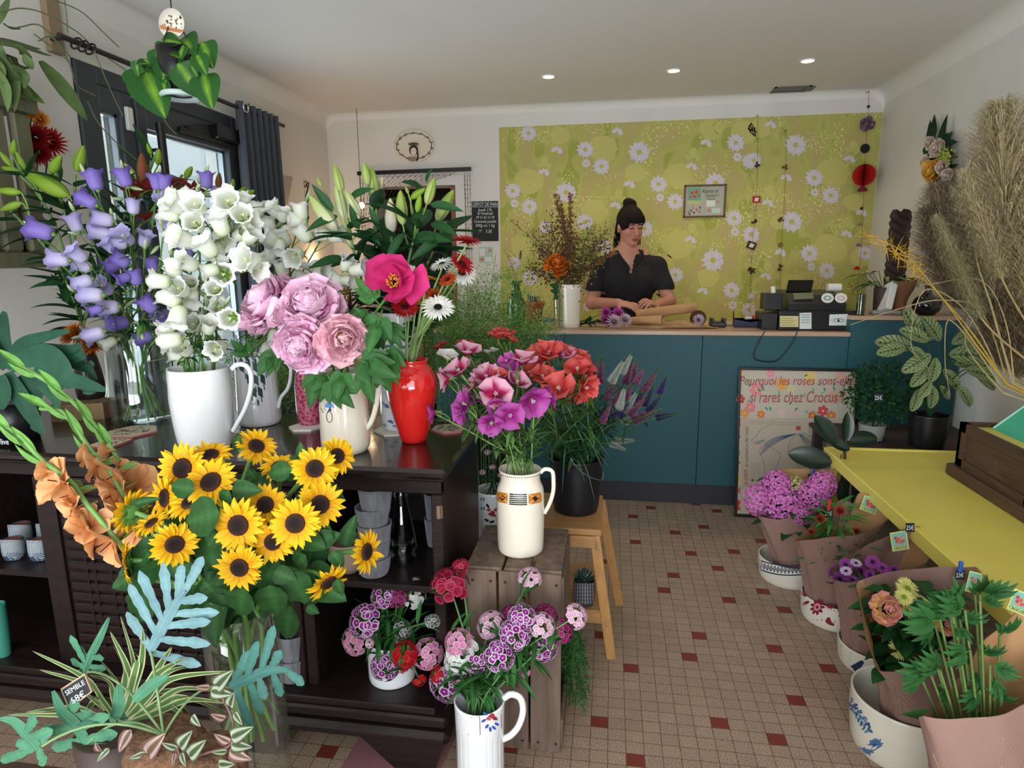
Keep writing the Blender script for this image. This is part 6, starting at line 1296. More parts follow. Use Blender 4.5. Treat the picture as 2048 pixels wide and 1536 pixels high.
# coral godetias in the black bucket
bk=p_buck.c;bm=[V(bk[0]+.05*math.cos(k*2.4),bk[1]+.05*math.sin(k*2.4),p_buck.zt-.02) for k in range(40)];bf=[V(bk[0]-.035*math.cos(k*2.4),bk[1]-.035*math.sin(k*2.4),.505) for k in range(40)]
tips=[(*z4(425,290),2.0,*z4(560,600)),(*z4(235,340),2.1,*z4(520,640)),(*z4(655,390),1.96),(*z4(575,480),1.92,*z4(640,700)),(*z4(640,500),1.9),(*z4(720,560),1.86),(*z4(820,400),2.0),(*z4(850,480),1.96),(*z4(865,565),1.9),(*z4(740,390),2.0),(*z4(360,380),2.08,*z4(560,640)),(*z4(100,350),2.12,*z4(480,660))]
nm=['upright tulip-like coral flowers highest above the green mist','a small coral cluster by the green mist, near the red vase','a large cluster of coral flowers topmost in the bucket','orange red flowers beside the striped ones','dark coral flowers in the middle','the biggest open coral flower facing forward','tall coral flowers at the top beside the purple spires','ruffled coral flowers stacked under the topmost','the coral flower lowest beside the purple spires','a pale pink flower among the coral ones','tiny white half-open flowers','a coral bud cluster beside the red vase rim']
cor=bouquet('godetia_stem','godetia','coral godetias in the black bucket',bf,bm,tips,.0024,S('6f8f4f'),['coral godetia stem with '+q for q in nm])
heads(cor,((405,285,95,.2,'c',34),(445,280,80,.2,'c',34),(480,310,60,.2,'c',20),(235,338,90,.2,'c',30),(625,380,120,.4,'c',44),(670,375,90,.4,'c',46),(650,430,200,.5,'c',38),(570,480,120,.4,'c',38),(640,500,100,.5,'c',40),(670,530,80,.4,'c',34),(722,562,120,.6,'c',52),(765,592,330,.4,'c',36),(815,395,70,.3,'c',42),(850,430,40,.3,'c',40),(820,460,100,.5,'c',42),(860,500,330,.4,'c',42),(868,560,340,.5,'c',44),(845,590,300,.4,'c',36),(745,388,90,.4,'k',38),(710,370,100,.4,'c',36),(355,375,90,.2,'w',16),(385,365,80,.2,'w',16),(100,350,110,.2,'c',22),(120,330,90,.2,'c',16),(310,450,90,.2,'c',22)),GT,0,32,S('44692f'),26,.075,z4,sc=1.3)
# ================================================================ veronica spires
def t_ver(seed,c0,c1):
    def f(mb):
        r_=rng(seed);n=420
        for i in range(n):
            t=i/n;a=i*2.39996;r0=.075*(1-t)**.7+.012;z=t*1.0;u=V(math.cos(a),math.sin(a),.2)
            blade(mb,V(0,0,z),nrm(u),(0,0,1),r0*1.25,.035*(1-t*.6),'oval',.4,0,2,1,(c0 if r_.rand() < .5 else c1) if t < .86 else S('4f7a45'))
        tube(mb,[(0,0,-.05),(0,0,.5),(.01,0,1.05)],[.02,.02,.006],6,GRN)
    return f
VT=dict(P=[tpl('flower_spike#p',t_ver(1,S('8c3a78'),S('c58ab0')),M_PETAL)],W=[tpl('flower_spike#w',t_ver(2,S('c8ccc8'),S('e6e8e6')),M_PETAL)],V=[tpl('flower_spike#v',t_ver(3,S('4a3f7c'),S('7a6cae')),M_PETAL)])
VER=((905,470,78,'P',100),(940,480,84,'P',120),(1025,480,60,'W',130),(1075,440,62,'W',110),(1082,485,74,'P',120),(1115,482,82,'P',110),(1145,500,60,'P',90),(990,572,55,'P',110),(1020,612,62,'P',90),(1050,620,75,'W',110),(1095,640,58,'W',120),(1150,600,70,'V',90),(1190,610,64,'V',100),(1195,530,55,'P',120),(1262,552,68,'V',90),(1130,660,48,'P',120),(1170,708,22,'P',140),(1100,725,22,'W',110),(1280,708,12,'V',110),(1215,650,48,'V',100),(968,700,65,'P',100),(1012,700,60,'V',80),(928,720,60,'P',80),(970,765,28,'P',90),(1062,838,2,'W',110),(1030,868,-22,'W',90),(878,620,80,'W',90),(1090,580,70,'P',80),(1060,680,60,'V',80))
r_=rng(9);vl=dict(P='pink purple veronica spire in the black bucket',W='white veronica spire in the black bucket',V='violet blue veronica spire in the black bucket')
for i,(x,y,a,k,L) in enumerate(VER):
    px,py=z4(x,y);Y=2.0+.16*r_.rand()+(.06 if x < 960 else 0);l2=L/2.604*.5;b=at(px-l2*math.cos(math.radians(a)),py+l2*math.sin(math.radians(a)),Y);t=at(px+l2*math.cos(math.radians(a)),py-l2*math.sin(math.radians(a)),Y-.02)
    m=V(bk[0]+.06*math.cos(i*2.4)+.0,bk[1]+.06*math.sin(i*2.4),p_buck.zt-.01);lab=vl[k];lab={'0': 'tallest white-stemmed','x': ''}.get('x')+lab
    root=thing('veronica',lab,'veronica',bf[i],{'P': 'pink veronicas in the bucket','W': 'white veronicas in the bucket','V': 'violet veronicas in the bucket'}[k]);mb,PP=stemgeo([bf[i],m,(m+b)/2+V(0,0,.03),b],.0018,DGR*1.2,14,6);mb.obj('stem',M_STEM,root)
    h=np.linalg.norm(t-b);link('flower_spike',VT[k][0],root,pose(b,t-b,i,(h*2.2,h*2.2,h*1.15)));mb=MB()
    for q in range(12): j=r_.randint(5,14);d=nrm(r_.randn(3)+V(0,0,.5));leafmb(mb,PP[j-1],d,.04+.03*r_.rand(),.011,S('20402a')*(.7+.8*r_.rand()),'lance',-.4,.3,nl=4)
    mb.obj('foliage',M_LEAF,root)
pc_=p_pink.c
for i,(x,y,a,L) in enumerate(((648,574,95,44),(610,588,120,36),(722,580,80,60),(700,600,100,40))):
    b_=at(x,y+L/2,1.84);t=at(x,y-L/2,1.83);q=bouquet('veronica','veronica','magenta veronicas in the mottled vase',V(pc_[0],pc_[1],zc+.02),V(pc_[0],pc_[1],p_pink.zt),[(x,y+L/2,1.84)],.0018,DGR,['magenta veronica spire between the peonies and the lilies'])[0];h=np.linalg.norm(t-b_);link('flower_spike',VT['P'][0],q[0],pose(b_,t-b_,i,(h*2,h*2,h)))
q=bouquet('goldenrod','goldenrod',None,V(pc_[0],pc_[1],zc+.02),V(pc_[0],pc_[1],p_pink.zt),[(672,585,1.88)],.0018,DGR,['yellow orange goldenrod spray behind the pink peonies'])[0];mb=MB()
for i in range(420): x,y=672+24*r_.randn(),588+13*r_.randn();p=at(x,y,1.88+.03*r_.randn());blade(mb,p,r_.randn(3),r_.randn(3),.011,.007,'oval',.3,.2,2,1,S(('c98a2c','d8a840','6f7a34')[i % 3]))
mb.obj('foliage',M_PETAL,q[0])
bg_=thing('grass_bunch','bunch of long dark grass blades drooping over the bucket rim','grass',(bk[0],bk[1],.505));mb=MB()
for (x0,y0,x1,y1) in ((700,880,985,650),(760,800,1010,1010),(720,860,1060,890),(800,760,960,1000),(760,850,740,1120),(820,900,915,1170),(700,900,690,960),(740,700,1000,940),(860,700,1000,900),(650,930,740,780),(780,920,860,1060),(760,900,980,960)):
    m=V(bk[0]+.03*r_.randn(),bk[1]-.03,p_buck.zt-.03);A=at(*z4(x0,y0),1.93);B=at(*z4(x1,y1),1.9);P=spline([m-V(0,0,.2),m,A,(A+B)/2+V(0,0,.03),B],16);w=.004*np.sin(np.linspace(.5,PI,16))**.5;sd_=nrm(np.cross(P[-1]-P[0],CF));mb.grid(np.stack([P-sd_*w[:,None],P+sd_*w[:,None]],1),col=S('27482a'))
mb.obj('blades',M_LEAF,bg_)
# ================================================================ sweet williams
def t_sw(seed,c0,c1,mode):
    def f(mb):
        r_=rng(seed)
        for i in range(30):
            t=(i+.5)/30;el=math.acos(1-t*.95);a=i*2.39996;n=V(math.sin(el)*math.cos(a),math.sin(el)*math.sin(a),math.cos(el));n=nrm(n+.12*r_.randn(3));p=n*V(.44,.44,.34);X,Y,Z=frame(n,r_.randn(3));R=.125
            k=20;ths=np.arange(k)*2*PI/k;lob=1+.16*np.abs(np.cos(2.5*ths))-.1;rad=[0.0,.14,.2,.74,.80,1.0]
            cc={'ring': [c1,c1,c0,c0,c1,c1],'plain': [c1*.6,c0,c0,c0,c1,c1]}[mode];G=[];C=[]
            for q,c in zip(rad,cc): G.append([p+n*(.02*q)+(X*math.cos(t_)+Y*math.sin(t_))*R*max(q,.01)*l_ for t_,l_ in zip(ths,lob)]);C.append([c]*k)
            mb.grid(np.array(G),col=np.array(C),wrap=True);tube(mb,[(0,0,-.12),p*.5,p],.012,4,S('6d9440'))
        for i in range(26): a=r_.rand()*6.28;blade(mb,V(.2*math.cos(a),.2*math.sin(a),-.02),nrm([math.cos(a),math.sin(a),.5*r_.rand()-.2]),(0,0,1),.28,.035,'grass',.3,0,3,1,S('6d9440'))
    return f
SWC=dict(p=(S('8a1a80'),S('dcc8dc'),'ring'),m=(S('7a1048'),S('a84a80'),'ring'),k=(S('d080a8'),S('e6b4c8'),'plain'),w=(S('dfe2dc'),S('f0f0ee'),'plain'),r=(S('a81018'),S('c02028'),'plain'),c=(S('8c1034'),S('b83c5c'),'plain'),l=(S('cf9cb8'),S('e8ccd8'),'ring'),b=(S('2a2028'),S('c8ccc8'),'ring'))
SWT={k: [tpl('flower_head#%s' % k,t_sw(50+i,*v),M_PETAL)] for i,(k,v) in enumerate(SWC.items())}
def z8(x,y): return 600+x/2.415,900+y/2.415
def swill(vase,zb,L,group,Y0,seed,rad):
    c=vase.c;r_=rng(seed)
    for i,(x,y,k,d,ang,cm,lab) in enumerate(L):
        px,py=z8(x,y);P=at(px,py,Y0+.05*r_.randn()*.6+(.05 if y < 800 else 0));z=imdir(ang,cm);sc=d/2.415*mpp(P)*1.32;a=i*2.4;q=rad*math.sqrt((i+.5)/len(L));m=V(c[0]+q*math.cos(a),c[1]+q*math.sin(a),vase.zt)
        b=bouquet('sweet_william','sweet william',group,V(c[0]-q*math.cos(a)*.8,c[1]-q*math.sin(a)*.8,zb),m,[(*proj(P-z*sc*.1),(P-z*sc*.1)[1])],.0023,S('4f7a3f'),[lab])[0];link('flower_head',SWT[k][0],b[0],pose(P-z*sc*.15,z,i,sc*1.05));mb=MB()
        for q in range(9): j=r_.randint(min(J0[b[0].name],18),20);t=b[1][j];dd=nrm(r_.randn(3)+V(0,0,.3)-CF*.2);leafmb(mb,t,dd,.05+.045*r_.rand(),.013,S('2f5f2c')*(.7+.7*r_.rand()),'lance',-.7,.35,nl=6)
        mb.obj('foliage',M_LEAF,b[0])
A_=[(395,700,'p',100,120,.5,'purple white-ringed head highest over the white pot'),(300,830,'p',130,160,.6,'large purple head by the dark sideboard shelf'),(250,935,'k',110,200,.5,'light pink head furthest towards the glass vase'),(545,700,'w',95,90,.5,'white head over the white pot'),(560,640,'b',70,90,.2,'greenish white budded head before the shelf edge'),(470,700,'m',90,80,.4,'dark magenta head between purple and white ones'),(310,775,'m',70,110,.3,'dull magenta head tucked behind the large purple one'),(405,1060,'p',110,240,.8,'round purple white-ringed head hanging before the white pot'),(510,985,'r',100,60,.6,'bright red head above the white pot rim'),(490,1050,'r',60,280,.7,'small red head hanging below the bright red one'),(620,985,'k',115,60,.7,'round salmon pink head beside the red one'),(500,860,'b',70,60,.4,'black and white ringed head in the leaves'),(480,925,'b',60,200,.5,'dark eyed white head low in the leaves'),(580,1120,'r',55,300,.5,'tiny coral head hanging lowest in front of the shelf'),(340,935,'l',36,20,.5,'tiny pale bud cluster beside the light pink head'),(640,820,'b',60,80,.3,'faded bud cluster in the shade of the crate')]
B_=[(720,635,'c',150,95,.3,'wide crimson head standing tall before the crate'),(770,555,'c',70,110,.3,'small crimson head against the crate edge'),(760,920,'k',105,110,.5,'pink head behind the big white one'),(785,985,'w',140,100,.7,'big white head in the middle of the ribbed pitcher bunch'),(740,1050,'w',90,220,.6,'loose white florets under the big white head'),(870,1040,'p',95,300,.6,'purple ringed head beside the big white one'),(970,1000,'p',120,40,.7,'white-edged dark purple head in front of the crate slats'),(1040,880,'p',120,80,.5,'purple head just over the white-edged one'),(1080,800,'p',110,70,.4,'magenta purple head before the crate corner'),(915,835,'l',110,120,.4,'pale pink white head against the crate slats'),(1170,835,'l',100,80,.4,'pale pink head between the magenta ones'),(1195,790,'m',95,60,.3,'magenta head topmost near the crate corner'),(1185,940,'p',130,20,.6,'large magenta ringed head at the crate edge'),(1285,870,'m',90,20,.3,'dark magenta head leaning past the crate'),(1345,800,'l',95,30,.4,'pale lilac head furthest out over the tiled floor'),(1112,605,'l',90,85,.3,'single lilac head rising in front of the crate top'),(710,1140,'p',150,220,.75,'biggest purple white-ringed head hanging over the pitcher rim'),(910,1160,'w',85,280,.6,'small white head just above the pitcher rim'),(655,1080,'r',60,150,.3,'red head half behind the biggest purple one'),(775,1125,'l',60,300,.3,'withered pale head beside the biggest purple one'),(1090,1085,'k',45,300,.3,'tiny pink head low before the crate'),(1020,790,'m',90,110,.3,'magenta head above the pale pink one')]
swill(p_wpot,.2,A_,'sweet williams in the white pot',1.52,61,.03);swill(p_rib,.03,B_,'sweet williams in the ribbed pitcher',1.42,62,.035)
# ================================================================ gladioli
def t_glad(seed,f0=1.0):
    def f(mb):
        r_=rng(seed)
        for i in range(6):
            a=i*PI/3+.2*r_.randn();e=.55+.3*r_.rand();u=V(math.cos(a),math.sin(a),0);up=-u*math.sin(e)+V(0,0,math.cos(e));blade(mb,u*.03+V(0,0,.05),nrm(u*math.cos(e)+V(0,0,math.sin(e))),up,.62+.1*r_.rand(),.55,'obov',-.5,.35,8,6,fn=lambda T,Sg: mixc(S('d98a50'),S('ecb780'),T*1.2-.15*np.abs(Sg)),wav=.05,wf=1.6,ph=r_.rand()*6)
        lathe(mb,[(.03,-.35),(.06,-.1),(.1,.08)],8,col=S('c98d58'));tube(mb,[(0,0,0),(.03,0,.45)],.015,4,S('7a2028'))
        blade(mb,(0,0,-.38),(.2,0,1),(1,0,0),.5,.2,'lance',.1,.4,5,2,S('6d9a50'))
    return f
GLB=[tpl('bloom#gl%d' % i,t_glad(70+i),M_PETAL) for i in range(2)]
def z6(x,y): return x/3.0725,700+y/3.0725
GL=((((0,460),(110,520),(270,690),(430,800),(520,930),(620,1050),(760,1220),(900,1400)),((330,805,150,.6,62),(410,900,200,.6,62),(460,1010,220,.5,52),(550,1065,60,.5,52),(530,1145,200,.4,58),(650,1205,230,.5,66),(265,740,170,.1,30)),((60,490),(150,560),(210,650),(290,700)),1.08,'gladiolus stem lowest along the sideboard with a full row of apricot flowers'),
      (((250,360),(380,380),(480,500),(560,620),(670,740),(760,900),(900,1150),(1000,1400)),((560,700,190,.3,50),(690,780,220,.5,60),(685,900,220,.5,60),(700,1010,200,.3,50),(520,640,175,.1,30)),((330,370),(430,440),(520,560),(610,670)),1.2,'gladiolus stem in the middle with apricot flowers half behind a sunflower'),
      (((90,80),(330,220),(500,370),(620,510),(720,660),(800,850),(930,1100),(1020,1400)),((820,850,30,.6,66),(640,625,190,.1,26),(735,690,60,.1,26),(800,1130,240,.5,56),(760,860,180,.5,50)),((150,110),(250,175),(380,260),(460,330),(550,430),(590,500),(660,560),(700,620)),1.28,'tallest gladiolus stem, mostly green buds, reaching up over the sideboard'))
for gi,(path,fl_,bu,Y,lab) in enumerate(GL):
    ft=V(vs[0]+.03*gi-.06,vs[1]+.02,.33);mo=V(vs[0]+.05*math.cos(gi*2+2),vs[1]+.05*math.sin(gi*2+2),p_sun.zt);P=[at(*z6(x,y),Y) for x,y in path];root=thing('gladiolus',lab,'gladiolus',ft,'gladioli in the tall glass vase');mb,PP=stemgeo([ft,mo]+P[::-1],.0052,S('6d9a50'),40,8);mb.obj('stem',M_STEM,root)
    for k,(x,y,ang,c,s_) in enumerate(fl_): p=at(*z6(x,y),Y-.01);z=imdir(ang,c);sc=s_*mpp(p)*1.35;link('bloom',GLB[k % 2],root,pose(p-z*sc*.3,z,k,sc))
    for k,(x,y) in enumerate(bu):
        A=at(*z6(x,y),Y-.004);jj=int(np.argmin(np.linalg.norm(PP-A,axis=1)));td=nrm(PP[min(jj+2,39)]-PP[max(jj-2,0)]);sd_=nrm(np.cross(td,CF))*(1 if k % 2 else -1);mb=MB();leafmb(mb,PP[jj],nrm(td+sd_*.14-CF*.08),.085-.004*k,.018,S('6fa24f'),'lance',-.1,.9,up=nrm(sd_*.6-CF),nl=7);mb.obj('bud',M_LEAF,root)
# ================================================================ blue fern, spider plant and tradescantia in front
def frond(root,pts,lobes,Y,col,w=11,name='leaf',seed=0,Y2=None):
    """a deeply cut fern leaf: midrib through pts; lobes: (fraction along the rib, tip px, tip py)"""
    mb=MB();y2=Y if Y2 is None else Y2;n=26;R2=spline([(x,y,Y+(y2-Y)*i/(len(pts)-1)) for i,(x,y) in enumerate(pts)],n);P=np.array([at(*q) for q in R2]);c1=col*1.0
    ww=w*np.sin(np.linspace(.5,PI*.97,n))**.6*mpp(P[0]);T=np.gradient(P,axis=0);s_=np.array([nrm(np.cross(t,CF)) for t in T]);off=-CF*.003
    mb.grid(np.stack([P-s_*ww[:,None],P+off,P+s_*ww[:,None]],1),col=c1);tube(mb,P+off*.8,.0011,5,col*1.35)
    for k,(t,x,y) in enumerate(lobes):
        A=P[int(t*(n-1))];B=at(x,y,Y+(y2-Y)*t-.012*((k % 3)-1));d=B-A;L=np.linalg.norm(d)
        blade(mb,A,d,-CF,L,w*mpp(A)*1.75,lambda t: (0.55+.45*np.minimum(1,t*1.5))*np.clip((1-t)*5,0,1)**.5*(1+.10*np.sin(t*26+k)),.0,.12,16,4,fn=lambda T_,Sg: mixc(col*1.16,col,np.abs(Sg)*4)*(1+.05*np.sin(T_*40))[...,None],wav=.05,wf=2.2,ph=k)
    return mb.obj(name,M_LEAF,root)
M_LOW=mat('plain_dark_wood',S('3a2a22'),.6,wood=.2,nscale=4)
tb=thing('low_table','low dark wooden plant table at the bottom edge of the photo','table',(-.72,.78,0))
mb=MB();box(mb,(-1.25,.45,.50),(-.50,.83,.52),bev=.003);mb.obj('tabletop',M_LOW,tb)
for x,y in ((-1.22,.48),(-.53,.48),(-1.22,.80),(-.53,.80)): mb=MB();box(mb,(x-.02,y-.02,0),(x+.02,y+.02,.50));mb.obj('leg',M_LOW,tb)
fp=V(-.66,.76,.5205);fe=thing('blue_fern','blue green fern with deeply cut leaves in a coir pot on the low table','fern',fp)
M_COIR=mat('coir_fibre',S('6b4c36'),.95,noise=.5,nscale=60,bump=.8,bscale=120)
mb=MB();lathe(mb,[(.001,.5205),(.04,.5205),(.055,.57),(.058,.65),(.045,.675),(.001,.67)],36,(fp[0],fp[1],0));mb.obj('coir_pot',M_COIR,fe)
def zf(x,y): return x/3.2,1100+y/3.2
FB=S('67888c');FG=S('48776e');FGG=S('4a7d60')
def stalk(root,A,px,py,Y,r=.0022,col=S('6f8a5c')): mb=MB();B=at(px,py,Y);tube(mb,bez(A,A*.5+B*.5+V(0,0,.06),B,n=12),r,6,col);return mb.obj('stalk',M_STEM,root)
ft_=fp+V(0,0,.15)
stalk(fe,ft_,*zf(965,650),.80);frond(fe,[zf(960,650),zf(1010,550),zf(1070,430),(zf(1150,310)),zf(1190,260)],[(t,*zf(x,y)) for t,x,y in ((.02,1290,740),(.05,810,395),(.2,1350,600),(.25,825,215),(.42,1350,455),(.45,890,125),(.62,1405,400),(.6,1045,75),(.82,1330,300),(.8,1165,90),(.98,1300,40))],.80,FB,12)
stalk(fe,ft_,*zf(1470,880),.86);frond(fe,[zf(1470,875),zf(1600,820),zf(1720,770),zf(1860,770)],[(t,*zf(x,y)) for t,x,y in ((.05,1600,640),(.08,1610,1140),(.3,1650,580),(.32,1680,1060),(.55,1755,480),(.5,1700,960),(.75,1800,940),(.7,1800,640),(.95,1950,860))],.86,FG,11)
stalk(fe,ft_,*zf(560,780),.82);frond(fe,[zf(545,790),zf(570,700),zf(640,560),zf(700,430)],[(t,*zf(x,y)) for t,x,y in ((.1,450,700),(.15,680,760),(.3,665,690),(.05,480,790),(.2,500,610),(.12,450,540))],.82,FGG,8)
frond(fe,[zf(560,1240),zf(480,1120),zf(400,1040),zf(340,900)],[(t,*zf(x,y)) for t,x,y in ((.02,750,1290),(.1,755,1170),(.3,700,1050),(.5,600,1050),(.1,330,1270),(.35,300,1160),(.55,500,960))],.74,FGG,13)
stalk(fe,ft_,*zf(560,1240),.74);frond(fe,[zf(250,1270),zf(180,1190),zf(90,1100),zf(0,1080)],[(t,*zf(x,y)) for t,x,y in ((.02,330,1110),(.1,100,1240),(.05,290,1380),(.05,0,1350),(.3,340,1150),(.4,230,1060))],.70,FGG,12)
stalk(fe,ft_,*zf(250,1270),.70);frond(fe,[zf(740,1080),zf(760,980),zf(760,860)],[(.3,*zf(800,1090)),(.1,*zf(700,1090))],.75,FGG*.8,13);frond(fe,[zf(860,960),zf(960,870),zf(1080,800)],[],.74,FGG,12)
sp=thing('spider_plant','spider plant with thin cream edged arching leaves behind the coir pot','plant',(-.76,.82,.5205));r_=rng(12)
mb=MB();lathe(mb,[(.001,.5205),(.05,.5205),(.055,.66),(.05,.66),(.001,.65)],30,(-.76,.775,0));mb.obj('pot',mat('brown_pot',S('3a2a24'),.6),sp)
def z_sp(x0,y0,x1,y1,sag,i):
    A=V(-.76,.79,.65);B=at(*zf(x1,y1),.78+.10*r_.rand());M_=at(*zf(x0,y0),.82);P=spline([A,A*.45+M_*.55,M_,B],18);w=.0062*np.minimum(1,np.linspace(1,0,18)**.5*1.3);T=np.gradient(P,axis=0);s_=np.array([nrm(np.cross(t,CF+V(0,0,.3))) for t in T]);mb=MB()
    G=np.stack([P-s_*w[:,None],P-s_*w[:,None]*.65,P-s_*w[:,None]*.6,P+s_*w[:,None]*.6,P+s_*w[:,None]*.65,P+s_*w[:,None]],1);c=[S('b9b98c'),S('b9b98c'),S('4f6f3c'),S('567844'),S('b9b98c'),S('b9b98c')];mb.grid(G,col=np.broadcast_to(np.array(c)[None],(18,6,3)));mb.obj('leaf',M_LEAF,sp)
for i,q in enumerate(((560,830,205,645),(600,880,250,765),(450,1060,45,1055),(500,1010,160,1040),(830,800,705,520),(800,780,720,600),(880,700,850,650),(905,720,915,500),(860,760,770,420),(1000,800,1190,690),(1080,830,1470,775),(1150,890,1400,900),(1150,940,1480,1060),(1100,960,1370,1290),(1050,980,1390,1250),(980,1050,1120,1220),(900,1100,860,1270),(820,1120,740,1340),(700,850,570,800),(650,1000,500,880),(1080,780,1290,735),(1010,760,1100,620),(1200,960,1450,980),(700,960,560,940),(1000,1050,940,1380),(620,960,520,1090),(960,930,1180,880),(780,900,640,700),(850,1080,600,1180),(1120,1060,1000,1200))): z_sp(*q,0,i)
tr=thing('tradescantia','tradescantia with striped silver and purple leaves trailing over the coir pot','plant',(-.56,.74,.5205));mb=MB();lathe(mb,[(.001,.5205),(.04,.5205),(.05,.57),(.052,.65),(.04,.67),(.001,.665)],30,(-.575,.745,0));mb.obj('coir_pot',M_COIR,tr)
ST=[S('98a08a'),S('3c4c30'),S('6a4a40')];SP_=[S('a88c88'),S('5a4a34'),S('9c5a6c')]
def tradl(x0,y0,x1,y1,pal): 
    mb=MB();A=at(*zf(x0,y0),.72);B=at(*zf(x1,y1),.705);L=np.linalg.norm(B-A);a,b,c=pal
    blade(mb,A,B-A,nrm(-CF+V(0,0,.3)),L,L*.50,'ovate',-.35,.35,10,10,fn=lambda T,Sg: mixc(mixc(b,a,1.0*(np.abs(np.abs(Sg)-.5) < .28)),c,.5*(np.abs(Sg) > .85)));mb.obj('leaf',M_LEAF,tr)
for i,q in enumerate(((840,1150,740,1310),(700,1270,610,1360),(930,1300,820,1340),(940,1310,1020,1200),(1130,1270,1035,1245),(1150,1260,1200,1180),(1120,1300,1100,1380),(1210,1320,1285,1240),(1160,1300,1180,1390),(1470,1230,1370,1190),(1480,1200,1590,1150),(1480,1240,1590,1270),(1470,1280,1590,1350),(1450,1290,1360,1300),(1380,880,1460,790),(1340,880,1250,880),(1350,900,1470,930),(1470,1000,1480,930),(1440,1080,1350,1060),(1500,1040,1540,1120),(1400,1370,1480,1380),(650,1290,600,1250),(1230,1060,1270,1130))): tradl(*q,ST if i % 3 else SP_)
mb=MB();tube(mb,spline([at(*zf(x,y),.735) for x,y in ((1150,1200),(1140,1290),(1210,1330),(1350,1290),(1470,1250),(1490,1100),(1400,900))],30),.0018,5,S('7a5a5c'));mb.obj('stem',M_STEM,tr)
ps=thing('price_sign','small chalkboard price sign on a wooden stick among the fern leaves','sign',at(148,1420,.76)-V(0,0,.1));nS=nrm(-CF+CU*.1);oS=at(150,1382,.755);fS=plane(oS,nS)
q=[(121,1378),(169,1347),(184,1384),(137,1420)];mb=MB();F_=[fS(x,y,0) for x,y in q];Bk=[p-nS*.004 for p in F_];mb.ngon(F_[::-1]);mb.ngon(Bk)
for k in range(4): mb.ngon([F_[k],F_[(k+1) % 4],Bk[(k+1) % 4],Bk[k]])
mb.obj('board',mat('raw_birch',S('a38a6c'),.7),ps);d=Deco(fS,.0004);d.poly([(124,1380),(168,1351),(181,1383),(139,1416)],S('15181a'));d.obj('slate',M_PRINT,ps)
write(fS,'SEMBLE',150,1376,44,10,M_WHITEINK,ps,.0012,rot=-.56);write(fS,'68€',156,1395,32,13,M_WHITEINK,ps,.0012,rot=-.56)
mb=MB();tube(mb,[at(155,1405,.765),at(158,1450,.765)],.003,6);mb.obj('stick',mat('raw_birch'),ps)
# ================================================================ staghorn fern on the sideboard
P=atz(-12,893,zc);stp=thing('staghorn_fern','staghorn fern with broad forked leaves in a black pot at the photo edge','fern',(P[0],P[1]+.07,zc));mb=MB();lathe(mb,[(.001,zc),(.06,zc),(.075,zc+.12),(.07,zc+.12),(.001,zc+.11)],36,(P[0],P[1]+.07,0));mb.obj('pot',M_BLACK,stp)
def zg(x,y): return x/4.3875,600+y/4.3875
A0=V(P[0],P[1]+.05,zc+.13)
for i,(pts,w,sp2) in enumerate(((((70,600),(20,350),(40,100)),24,[]),(((60,560),(200,500),(330,450),(600,440),(720,390)),20,[(.7,740,540),(.6,760,500)]),(((60,600),(170,400),(400,320),(610,270)),16,[]),(((120,540),(400,470),(560,600),(600,780)),26,[(.8,500,760)]),(((200,650),(300,800),(230,960)),26,[]),(((60,640),(180,850),(380,1180)),24,[(.85,330,1160)]),(((0,660),(30,820),(10,960)),22,[]),(((300,620),(620,700),(930,790)),20,[(.75,800,830)]),(((500,520),(760,600),(850,700)),14,[(.6,830,560)]),(((60,600),(-30,480),(-60,350)),18,[]),(((340,720),(480,850),(500,960)),18,[]),(((100,600),(300,530),(520,640)),18,[]))):
    Y=1.52-.02*(i % 4);frond(stp,[zg(*q) for q in pts],[(t,*zg(x,y)) for t,x,y in sp2],Y+.03,S('2c5540')*(.75+.12*(i % 4)),w*.75); 
write(planeY(P[1]-.002),'Olive',4,884,26,12,M_WHITEINK,stp,.004)
# orange mums between the fern and the glass vase
def t_mum(c0,c1,n=90):
    def f(mb):
        r_=rng(4)
        for i in range(n): t=(i+.5)/n;a=i*2.4;e=1.4-1.5*t;u=V(math.cos(a),math.sin(a),0);blade(mb,u*.05,nrm(u*math.cos(e)+V(0,0,math.sin(e))),-u*math.sin(e)+V(0,0,math.cos(e)),.3+.2*t,.075,'strap',.2,.5,4,2,fn=lambda T,Sg: mixc(c0,c1,T))
    return f
MUM=tpl('bloom#mum',t_mum(S('8c3408'),S('cf7a1c')),M_PETAL);jv=Pot('amber_vase','small dark amber vase behind the wooden block, holding orange chrysanthemums','vase',166,802,zc,[(16,802),(24,780),(20,745),(12,730)],mat('amber_glaze',S('4a2a18'),.2),Y=2.0) if False else None
for i,(x,y,s_,ang,Y,lab) in enumerate(((150,672,60,120,1.80,'orange chrysanthemum topmost behind the staghorn fern leaves'),(185,690,55,60,1.82,'orange chrysanthemum touching the clear glass vase'),(140,733,44,200,1.78,'yellow orange chrysanthemum lowest over the wooden block'))):
    p=at(x,y,Y);z=imdir(ang,.5);b=bouquet('chrysanthemum','chrysanthemum','orange chrysanthemums behind the fern',V(dv.c[0],dv.c[1],zc+.02),V(dv.c[0],dv.c[1],dv.zt),[(*proj(p),p[1])],.002,GRN,[lab])[0];link('bloom',MUM,b[0],pose(p,z,i,s_*mpp(p)*1.1))
